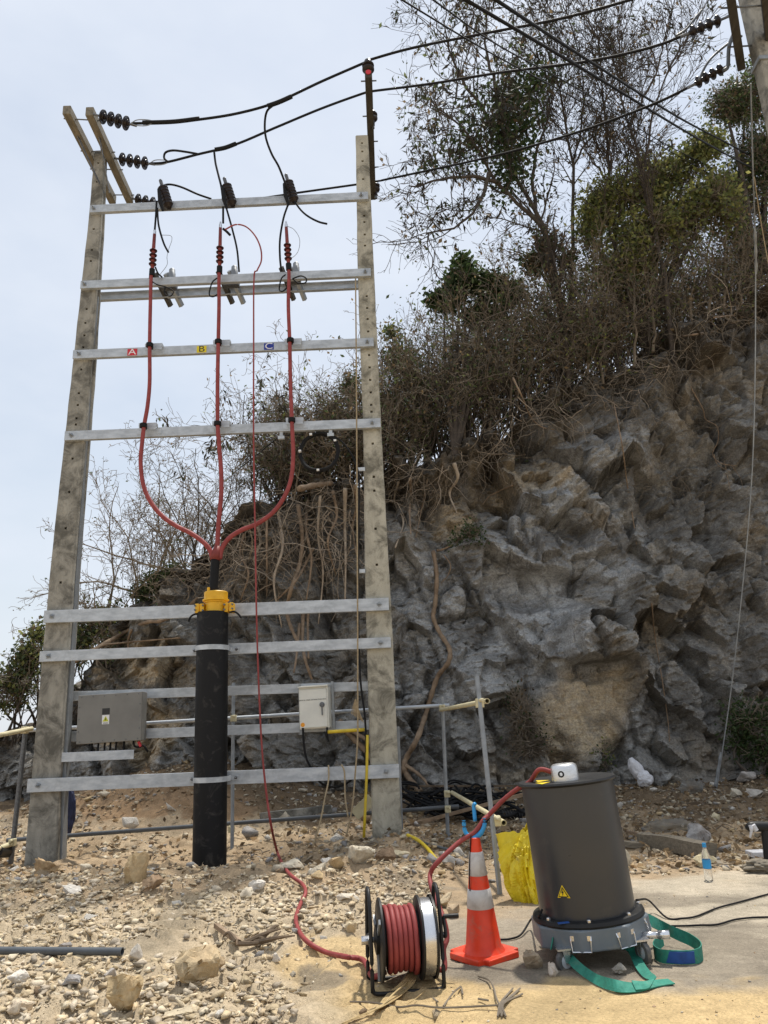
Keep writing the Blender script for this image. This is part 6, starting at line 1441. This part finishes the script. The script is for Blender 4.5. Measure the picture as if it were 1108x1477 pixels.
# ---- roots on the cliff
def root_path(pts, r0, r1, off=.10, m='root', parent=None, name='root', n=8):
    P = []
    for x, y in pts: q = hit(x, y, cbvh) if hit(x, y, cbvh) is not None else hit(x, y); d = norm((CAM - q)[None])[0]; P.append(q + d * off)
    P = np.array(spline(P, n)); 
    mb = MB(); mb.tube(P, np.linspace(r0, r1, len(P)) * (1 + .12 * np.sin(np.arange(len(P)) * 1.3)), 8); return mb
def root_thing(label, pts, r0, r1, extra=(), off=.10, m='root'):
    o = tag(obj('exposed_root', root_path(pts, r0, r1, off), M[m], None, smooth=True), label, 'root', 'roots hanging on the cliff')
    for e, a, b in extra: obj('side_root', root_path(e, a, b, off), M[m], o, smooth=True)
root_thing('long thick pale root winding down the cliff beside the cream pole', [(625, 795), (630, 830), (628, 870), (625, 890), (634, 912), (648, 935), (647, 955), (632, 975), (623, 1000), (614, 1030), (602, 1065), (588, 1090), (583, 1105), (590, 1122), (607, 1142)], .045, .055,
           [([(585, 1104), (598, 1112), (612, 1125), (618, 1135)], .04, .02), ([(630, 794), (640, 792), (652, 786)], .03, .015), ([(640, 800), (650, 815), (646, 830), (637, 840)], .014, .008), ([(583, 1108), (575, 1125), (568, 1140)], .03, .02)], .13)
root_thing('pair of pale roots hanging behind the wide crossbeam beside the test lead', [(430, 728), (436, 775), (432, 815), (420, 850), (414, 880), (420, 905), (432, 930)], .045, .035, [([(452, 790), (440, 815), (425, 840), (400, 865)], .03, .02), ([(438, 880), (436, 920), (440, 950), (450, 980)], .045, .025), ([(446, 870), (444, 900), (445, 950)], .03, .02), ([(432, 900), (428, 945), (424, 970)], .03, .015)], .5)
for i, (x, y0, y1) in enumerate([(385, 745, 860), (402, 740, 905), (445, 720, 865), (462, 715, 900), (480, 708, 830), (498, 704, 880), (352, 770, 865), (372, 758, 840), (512, 700, 800), (575, 695, 790), (592, 690, 770), (655, 668, 740)]):
    sw = 12 * math.sin(i * 1.9)
    o = tag(obj('hanging_root', root_path([(x, y0), (x + sw * .5, y0 * .7 + y1 * .3), (x - sw * .6, y0 * .4 + y1 * .6), (x + sw * .4, y1)], .03 + .008 * (i % 3), .014, .42), M['root_pale' if i % 2 else 'root'], None, smooth=True), 'thick dry root hanging from the soil lip of the cliff', 'root', 'thick dry roots hanging from the soil lip')
root_thing('broken pale log jammed in the soil lip below the black coil', [(432, 705), (455, 700), (478, 697)], .07, .06, (), .25)
root_thing('brown root slanting along the slope behind the grey cabinet', [(105, 955), (140, 935), (180, 912), (210, 898), (235, 895), (265, 880), (285, 862)], .05, .03, [([(190, 908), (185, 925), (186, 945)], .03, .012), ([(150, 930), (200, 925), (260, 920)], .02, .015)], .12)
root_thing('thick brown root at the cliff foot behind the upright yellow conduit', [(488, 1040), (505, 1060), (525, 1080), (540, 1100)], .07, .05, [([(500, 1050), (530, 1068), (548, 1085)], .04, .03)], .2)
root_thing('pale root trailing along the highest soil bank beside the stay wire', [(985, 485), (1005, 482), (1030, 478), (1060, 465), (1095, 458)], .025, .03, [([(1030, 458), (1060, 455), (1090, 462)], .022, .012)], .12)
root_thing('thin forked root dangling on the dark rock under the curving bare tree', [(990, 545), (1000, 565), (1014, 590), (1018, 605), (1034, 615), (1036, 635), (1028, 655), (1040, 668), (1062, 672)], .016, .008, [([(1030, 655), (1035, 670), (1052, 680)], .01, .006), ([(1045, 665), (1050, 690), (1053, 705)], .008, .004), ([(1056, 672), (1068, 690), (1072, 705)], .008, .004)], .12)
for lab, pts, r in (('thin straight root hanging down the dark rock face', [(885, 580), (897, 640), (905, 700), (915, 760), (918, 785)], .016), ('thin vine hanging down the rock above the stuffed white bag', [(940, 870), (945, 920), (955, 980), (963, 1035), (966, 1070)], .014), ('short root hooked on the ochre rock above the pale face', [(740, 700), (725, 706), (706, 716), (696, 728)], .02), ('pale stick leaning in the soil beside the cream pole', [(617, 690), (610, 725), (600, 775)], .016), ('thin root drooping under the ledge behind the vine-hung tree', [(740, 545), (752, 570), (765, 600), (780, 615), (800, 620)], .022)):
    root_thing(lab, pts, r, r * .6, (), .12)
# root tangle: the mass of fine roots that nobody could count
sets = []
def tangle(regions, n, L, r, K=8, seed=5, out_=.18, down=.5):
    rg = np.random.default_rng(seed); P0 = []
    for i in range(n):
        x0, y0, x1, y1 = regions[rg.integers(0, len(regions))]; t = rg.random(); x = x0 + (x1 - x0) * t; y = y0 + (y1 - y0) * t + rg.normal() * 14
        q = hit(x, y, cbvh); P0.append(q + [0, -out_ * rg.random() - .03, 0])
    P = np.empty((n, K, 3)); P[:, 0] = np.array(P0); d = norm(rg.normal(size=(n, 3)) * [1, .25, .7] + [0, -.12, -down])
    le = L * rg.uniform(.3, 1.4, n)
    for k in range(1, K):
        d = norm(d + rg.normal(size=(n, 3)) * [.35, .15, .35] + [0, .02, -.10 * down]); P[:, k] = P[:, k - 1] + d * (le / (K - 1))[:, None]
    return P, r * rg.uniform(.4, 1.3, (n, 1)) * np.linspace(1, .35, K)[None], 3
reg = [(330, 780, 420, 735), (420, 735, 520, 705), (270, 840, 340, 790), (560, 700, 640, 690), (640, 690, 780, 600), (780, 595, 900, 565), (900, 560, 1000, 500), (980, 490, 1100, 450)]
dense = [(330, 800, 520, 730), (340, 830, 520, 790), (300, 830, 400, 800)]
V, F = tubeset([tangle(reg, 700, .9, .009, seed=5), tangle(reg, 120, 1.4, .014, seed=6, out_=.3), tangle(dense, 240, 1.0, .010, seed=8, out_=.35), tangle([(950, 640, 1090, 600), (900, 700, 1100, 720), (860, 620, 960, 600)], 110, 1.0, .007, seed=9)])
stuff(raw('root_tangle', V, F, M['twig'], None), 'tangle of fine dry roots hanging from the soil lip of the cliff', 'roots')
V, F = tubeset([tangle(dense, 150, 1.2, .012, seed=18, out_=.5), tangle(reg, 170, 1.0, .009, seed=19, out_=.35)])
V2, F2 = tubeset([tangle([(330, 800, 520, 740), (400, 760, 520, 720)], 50, 1.7, .012, K=10, seed=28, out_=.55, down=1.4), tangle([(560, 720, 640, 700), (280, 840, 340, 800)], 35, 1.3, .010, seed=29, out_=.35, down=1.2), tangle([(640, 690, 780, 600), (900, 560, 1000, 500)], 70, .9, .008, seed=30, out_=.3, down=1.0)])
F = np.concatenate([F, F2 + len(V)]); V = np.concatenate([V, V2])
stuff(raw('pale_root_tangle', V, F, M['root_pale'], None), 'pale roots among the tangle under the soil lip of the cliff', 'roots')
# ================================================================== STONES, RUBBLE, LITTER
SR = np.random.default_rng(99)
def hull(npt, seed, sub=0, squash=(1, .8, .65)):
    rg = np.random.default_rng(seed); P = rg.normal(size=(npt, 3)); P /= np.linalg.norm(P, axis=1, keepdims=True); P *= rg.uniform(.55, 1.1, (npt, 1))
    bm = bmesh.new()
    for p_ in P * np.array(squash): bm.verts.new(p_.tolist())
    r = bmesh.ops.convex_hull(bm, input=bm.verts[:]); bmesh.ops.delete(bm, geom=[v_ for v_ in bm.verts if not v_.link_faces], context='VERTS')
    if sub:
        bmesh.ops.bevel(bm, geom=bm.edges[:], offset=.045, segments=1, affect='EDGES', clamp_overlap=True)
        bmesh.ops.triangulate(bm, faces=bm.faces[:])
        bmesh.ops.subdivide_edges(bm, edges=bm.edges[:], cuts=sub, use_grid_fill=True)
        bmesh.ops.triangulate(bm, faces=bm.faces[:])
    bm.verts.index_update(); V = np.array([v_.co[:] for v_ in bm.verts]); F = np.array([[v_.index for v_ in f_.verts] for f_ in bm.faces]); bm.free()
    if sub:
        n_ = V / (np.linalg.norm(V, axis=1, keepdims=True) + 1e-9)
        V = V + n_ * (.045 * fbm(V[:, 0] * 3, V[:, 1] * 3, V[:, 2] * 3, seed=seed, oct=5))[:, None]
        h_, e_ = facets(V[:, 0] * 1.5 + V[:, 2], V[:, 1] * 1.5 - V[:, 2], .6, seed, .05, .22); V = V + n_ * h_[:, None]
    return V, F
CREAM, PALE, TAN, GREYS, BROWN = (.60, .53, .41), (.66, .62, .55), (.52, .39, .22), (.36, .34, .32), (.34, .235, .145)
PAL = [CREAM, CREAM, PALE, PALE, TAN, (.56, .45, .30), GREYS, BROWN]
def rotm(rg):
    return np.array(Matrix.Rotation(rg.uniform(0, 6.28), 3, 'Z') @ Matrix.Rotation(rg.normal() * .5, 3, 'X') @ Matrix.Rotation(rg.normal() * .4, 3, 'Y'))
# ---- boulders one can point at: (px, py of the base, width px, height px, colour, label)
BO = [(190, 1276, 40, 46, TAN, 'upright tan boulder on the soil between the weathered pole and the black pipe'),
      (218, 1288, 34, 24, BROWN, 'brown boulder just in front of the upright tan boulder'),
      (102, 1292, 30, 15, PALE, 'pinkish white stone at the edge of the rubble below the weathered pole'),
      (60, 1262, 44, 24, (.46, .33, .19), 'low tan boulder against the foot of the weathered pole'),
      (277, 1424, 74, 50, (.50, .39, .24), 'large rough tan boulder in the rubble before the dead branch'),
      (177, 1462, 62, 52, TAN, 'large tan boulder low in the foreground, with a dark undercut side'),
      (102, 1424, 26, 17, GREYS, 'dark grey stone beyond the open end of the grey pipe'),
      (22, 1424, 30, 22, PALE, 'white stone under the grey plastic pipe at the picture edge'),
      (193, 1389, 24, 26, (.60, .55, .47), 'pale split stone right at the open end of the grey pipe'),
      (92, 1372, 24, 13, GREYS, 'grey stone resting just above the grey plastic pipe'),
      (158, 1413, 24, 14, (.45, .42, .38), 'small grey stone just above the large foreground boulder'),
      (522, 1250, 46, 36, (.62, .55, .42), 'big pale broken slab in front of the cream pole'),
      (484, 1256, 26, 20, TAN, 'tan block leaning against the big pale slab'),
      (556, 1244, 32, 26, (.20, .14, .09), 'dark brown lump on the mound before the cream pole'),
      (580, 1240, 28, 13, (.58, .50, .34), 'flat cream stone on the mound beside the dark brown lump'),
      (422, 1253, 44, 13, (.55, .49, .38), 'flat pale stone beside the test lead where it meets the ground'),
      (372, 1289, 30, 18, PALE, 'white angular stone in the pale heap beside the test lead'),
      (352, 1296, 26, 14, CREAM, 'cream stone at the near end of the pale heap'),
      (456, 1271, 20, 16, TAN, 'small tan cube of stone above the bend of the test lead'),
      (506, 1346, 20, 22, (.56, .46, .30), 'tan block with a square face behind the cable reel'),
      (399, 1390, 15, 14, PALE, 'small white stone on the yellow sand before the dead branch'),
      (308, 1404, 34, 24, (.48, .36, .22), 'layered tan stone behind the large rough boulder'),
      (773, 1399, 34, 26, (.38, .30, .21), 'brown rock chocked beside the front caster of the dolly'),
      (797, 1410, 22, 20, (.55, .48, .40), 'small pale rock touching the front caster of the dolly'),
      (898, 1407, 28, 17, (.38, .35, .30), 'grey rock lying inside the bend of the green sling'),
      (906, 1252, 15, 30, (.52, .46, .34), 'pale rock standing beside the weathered timber beam'),
      (1025, 1252, 34, 22, (.58, .50, .32), 'pale yellow stone behind the water bottle'),
      (1012, 1216, 40, 28, (.38, .36, .34), 'grey wedge of rock behind the end of the timber beam'),
      (1078, 1128, 32, 16, (.40, .37, .34), 'rounded grey boulder at the cliff foot by the feathery shrub'),
      (1064, 1150, 22, 13, CREAM, 'cream stone on the litter below the rounded grey boulder'),
      (1092, 1152, 28, 16, (.5, .46, .4), 'pale stone heap end near the picture edge'),
      (946, 1143, 16, 7, PALE, 'flat white pebble before the stuffed white bag'),
      (1035, 1184, 14, 12, (.62, .54, .36), 'small cream cube below the stay wire'),
      (230, 1432, 30, 18, CREAM, 'cream stone between the two large foreground boulders'),
      (255, 1470, 48, 16, (.55, .46, .32), 'flat tan slab at the lower edge of the picture'),
      (20, 1470, 40, 24, (.62, .53, .40), 'pale boulder cut by the lower corner of the picture'),
      (315, 1470, 20, 12, PALE, 'small white stone at the lower edge of the picture'),
      (640, 1310, 28, 22, (.50, .40, .26), 'tan rock on the rubble bank behind the cone'),
      (655, 1325, 20, 24, (.45, .35, .23), 'upright brown rock tucked behind the cone'),
      (500, 1302, 40, 14, (.62, .56, .46), 'flat pale stone on the rubble behind the reel')]
for i, (px, py, w_, h_, col, lab) in enumerate(BO):
    q = g(px, py); s_ = float((q - CAM) @ _f) / FPX; V, F = hull(15, 700 + i, 4 if w_ > 40 else (3 if w_ > 26 else 1))
    rx, rz = w_ / 2 * s_, h_ / 2 * s_
    V = V / np.abs(V).max(0); V = V * np.array([rx, rx * .8, rz * 1.12]); V = V + q + [0, rx * .55, rz * .78]
    hn = fbm(V[:, 0] * 14, V[:, 1] * 14, V[:, 2] * 14, seed=i, oct=4)[:, None]
    c = np.array(col)[None] * (1 + .16 * hn) * np.where(hn > .35, np.array([[.85, .82, .8]]), 1)
    o = raw('boulder' if w_ > 30 else 'rock', V, F, M['stone'], None, smooth=True, cols={'tint': np.clip(c, .02, .8)})
    o.data.set_sharp_from_angle(angle=R(28)); tag(o, lab, 'rock')
# ---- loose stones, each an object (shared meshes, tint per mesh)
var = []
for k_ in range(16):
    V, F = hull(9 + k_ % 4, 900 + k_, 1 if k_ < 6 else 0, (1, .55 + .4 * ((k_ * 7) % 10) / 10, .4 + .4 * ((k_ * 3) % 10) / 10)); c = np.array(PAL[k_ % 8])[None] * (1 + .12 * fbm(V[:, 0] * 3, V[:, 1] * 3, V[:, 2] * 3, seed=k_)[:, None])
    o = raw('stone', V, F, M['stone'], None, cols={'tint': c}); var.append(o)
used = set(); cnt = 0
zones = [('broken stone lying loose in the cream rubble before the poles', 'loose stones in the cream rubble', 190, lambda: (SR.uniform(-5.6, .2), SR.uniform(4.7, 9.2)), (.022, .075)),
         ('broken stone heaped at the rubble crest between the pole bases', 'broken stones heaped along the rubble crest', 60, lambda: (SR.uniform(-5.4, .9), SR.normal() * .45 + 9.5), (.05, .17)),
         ('loose stone on the litter between timber beam and cliff', 'loose stones on the litter below the cliff', 55, lambda: (SR.uniform(1.0, 8.5), SR.uniform(9.4, 15.0)), (.04, .14)),
         ('loose stone on the soil behind the lower scaffold rail', 'loose stones behind the scaffold rail', 75, lambda: (SR.uniform(-6.0, .5), SR.uniform(11.6, 15.0)), (.05, .22))]
for lab, grp, n_, pos, (r0, r1) in zones:
    for i in range(n_):
        x, y = pos()
        vi = int(SR.integers(0, 16)); src = var[vi]
        if vi not in used: o = src; used.add(vi)
        else: o = src.copy(); COL.objects.link(o)
        r = r0 * (r1 / r0) ** (SR.random() ** 1.6)
        o.matrix_world = Matrix.Translation((x, y, gz(x, y) + r * .22)) @ Matrix(rotm(SR).tolist()).to_4x4() @ Matrix.Scale(r, 4)
        cw = ('cream', 'cream', 'whitish', 'whitish', 'tan', 'light tan', 'grey', 'brown')[vi % 8]; tag(o, cw + (' large ' if r > r0 * 1.9 else ' small ') + lab, 'stone', cw + ' ' + grp)
for vi, o in enumerate(var):
    if vi not in used: bpy.data.objects.remove(o)
# ---- gravel: what nobody could count
def scatter(name, label, n, pos, r0, r1, pal, seed, sink=.25, ppow=2.0):
    rg = np.random.default_rng(seed); XY = pos(rg, n); n = len(XY); z = ground_z(XY[:, 0], XY[:, 1])
    Vs, Fs, Cs, off = [], [], [], 0
    rad = r0 * (r1 / r0) ** (rg.random(n) ** ppow); vi = rg.integers(0, 12, n); pal = np.array(pal)
    for k_ in range(12):
        V, F = hull(7 + k_ % 3, 1200 + k_, 0, (1, .5 + .4 * ((k_ * 7) % 10) / 10, .35 + .4 * ((k_ * 3) % 10) / 10)); id_ = np.where(vi == k_)[0]; m_ = len(id_)
        if not m_: continue
        a_, b_ = rg.uniform(0, 6.28, m_), rg.normal(size=m_) * .6
        ca, sa, cb_, sb = np.cos(a_), np.sin(a_), np.cos(b_), np.sin(b_); z0 = np.zeros(m_); o1 = np.ones(m_)
        Rz = np.stack([np.stack([ca, -sa, z0], 1), np.stack([sa, ca, z0], 1), np.stack([z0, z0, o1], 1)], 1); Rx = np.stack([np.stack([o1, z0, z0], 1), np.stack([z0, cb_, -sb], 1), np.stack([z0, sb, cb_], 1)], 1)
        W = np.einsum('nij,vj->nvi', Rz @ Rx, V) * rad[id_, None, None]; W += np.stack([XY[id_, 0], XY[id_, 1], z[id_] + rad[id_] * sink], 1)[:, None]
        Vs.append(W.reshape(-1, 3)); Fs.append((F[None] + (np.arange(m_) * len(V))[:, None, None] + off).reshape(-1, 3)); off += m_ * len(V)
        c = pal[rg.integers(0, len(pal), m_)] * rg.uniform(.78, 1.15, (m_, 1)); Cs.append(np.repeat(c, len(V), 0))
    o = raw(name, np.concatenate(Vs), np.concatenate(Fs), M['stone'], None, cols={'tint': np.clip(np.concatenate(Cs), .02, .8)})
    return stuff(o, label, 'gravel')
def pos_rubble(rg, n):
    X = rg.uniform(-6.2, 1.2, n); Y = 4.5 + (9.6 - 4.5) * rg.random(n) ** 1.25; px, py = project(np.stack([X, Y, ground_z(X, Y)], 1))
    wob_ = 40 * fbm(X * 1.5, Y * 1.5, seed=40, oct=4); dens = fbm(X * 1.1, Y * 1.1, seed=222, oct=3)
    keep = (px + wob_ < 520 - .9 * np.maximum(0, py - 1340)) & (py > 1262) | ((px < 640) & (py < 1330) & (py > 1225) & (px > 420))
    keep &= ~((soft_ellipse(px, py, 480, 1390, 90, 45) > .4) & (rg.random(n) < .93)) & (dens + .9 * rg.random(n) > -.05)
    return np.stack([X, Y], 1)[keep]
scatter('rubble_gravel', 'cream limestone rubble and chippings covering the ground before the poles', 70000, pos_rubble, .008, .07, [(.60, .49, .33), (.63, .54, .39), (.55, .44, .28), (.62, .53, .40), (.50, .39, .25), (.44, .37, .28)], 1, ppow=3.0, sink=.12)
def pos_back(rg, n):
    X = rg.uniform(-7.5, 10, n); Y = rg.uniform(8.6, 15.4, n); px, py = project(np.stack([X, Y, ground_z(X, Y)], 1))
    keep = ((px < 900) | (py < 1262 - (px - 1020) * .12)) & (fbm(X * .9, Y * .9, seed=223, oct=3) + 1.0 * rg.random(n) > .1)
    return np.stack([X, Y], 1)[keep]
scatter('litter_gravel', 'mixed brown and pale chippings on the soil below the cliff', 30000, pos_back, .010, .085, [(.40, .30, .19), TAN, (.50, .42, .30), GREYS, (.58, .50, .37), (.56, .48, .34), (.30, .22, .14)], 2)
def pos_slab(rg, n):
    X = rg.uniform(-.6, 4.6, n); Y = rg.uniform(4.4, 9.5, n); return np.stack([X, Y], 1)[fbm(X * 1.2, Y * 1.2, seed=224, oct=3) + .7 * rg.random(n) > .35]
scatter('slab_grit', 'scattered grit and pebbles on the slab and the sand', 2600, pos_slab, .004, .018, [CREAM, BROWN, GREYS, TAN], 3, ppow=2.5)
# fallen leaves and twigs on the litter
n_ = 9000; X = SR.uniform(-7, 10, n_); Y = SR.uniform(9.0, 15.4, n_); px, py = project(np.stack([X, Y, ground_z(X, Y)], 1))
k_ = ((px > 560) & (py < 1262 - (px - 1020) * .12)) | (SR.random(n_) < .25); X, Y = X[k_], Y[k_]
P = np.stack([X, Y, ground_z(X, Y) + SR.uniform(.005, .05, len(X))], 1); d_ = SR.normal(size=(len(X), 3)) * [1, 1, .25]
V, F, c = leaves_geo(P, .10, [(.34, .24, .14), (.26, .18, .10), (.40, .29, .17), (.12, .085, .05), (.42, .37, .29)], dirs=norm(d_)); stuff(raw('fallen_leaves', V, F, M['leaf'], None, cols={'tint': c}), 'dry fallen leaves on the soil below the cliff', 'leaves')
n_ = 420; X = SR.uniform(-6.5, 9.5, n_); Y = SR.uniform(9.2, 15.2, n_); X[:230] = SR.uniform(.5, 8, 230); th = SR.uniform(0, 6.28, n_); K = 5; P = np.empty((n_, K, 3)); le = SR.uniform(.1, .5, n_)
for k_ in range(K):
    P[:, k_, 0] = X + np.cos(th + .12 * k_ * SR.normal(size=n_)) * le * k_ / K; P[:, k_, 1] = Y + np.sin(th) * le * k_ / K; P[:, k_, 2] = ground_z(P[:, k_, 0], P[:, k_, 1]) + .02 + .03 * SR.random(n_)
V, F = tubes_np(P, SR.uniform(.004, .012, (n_, 1)) * np.linspace(1, .6, K)[None], 4); stuff(raw('fallen_twigs', V, F, M['twig_pale'], None), 'broken dry twigs scattered over the litter below the cliff', 'twigs')
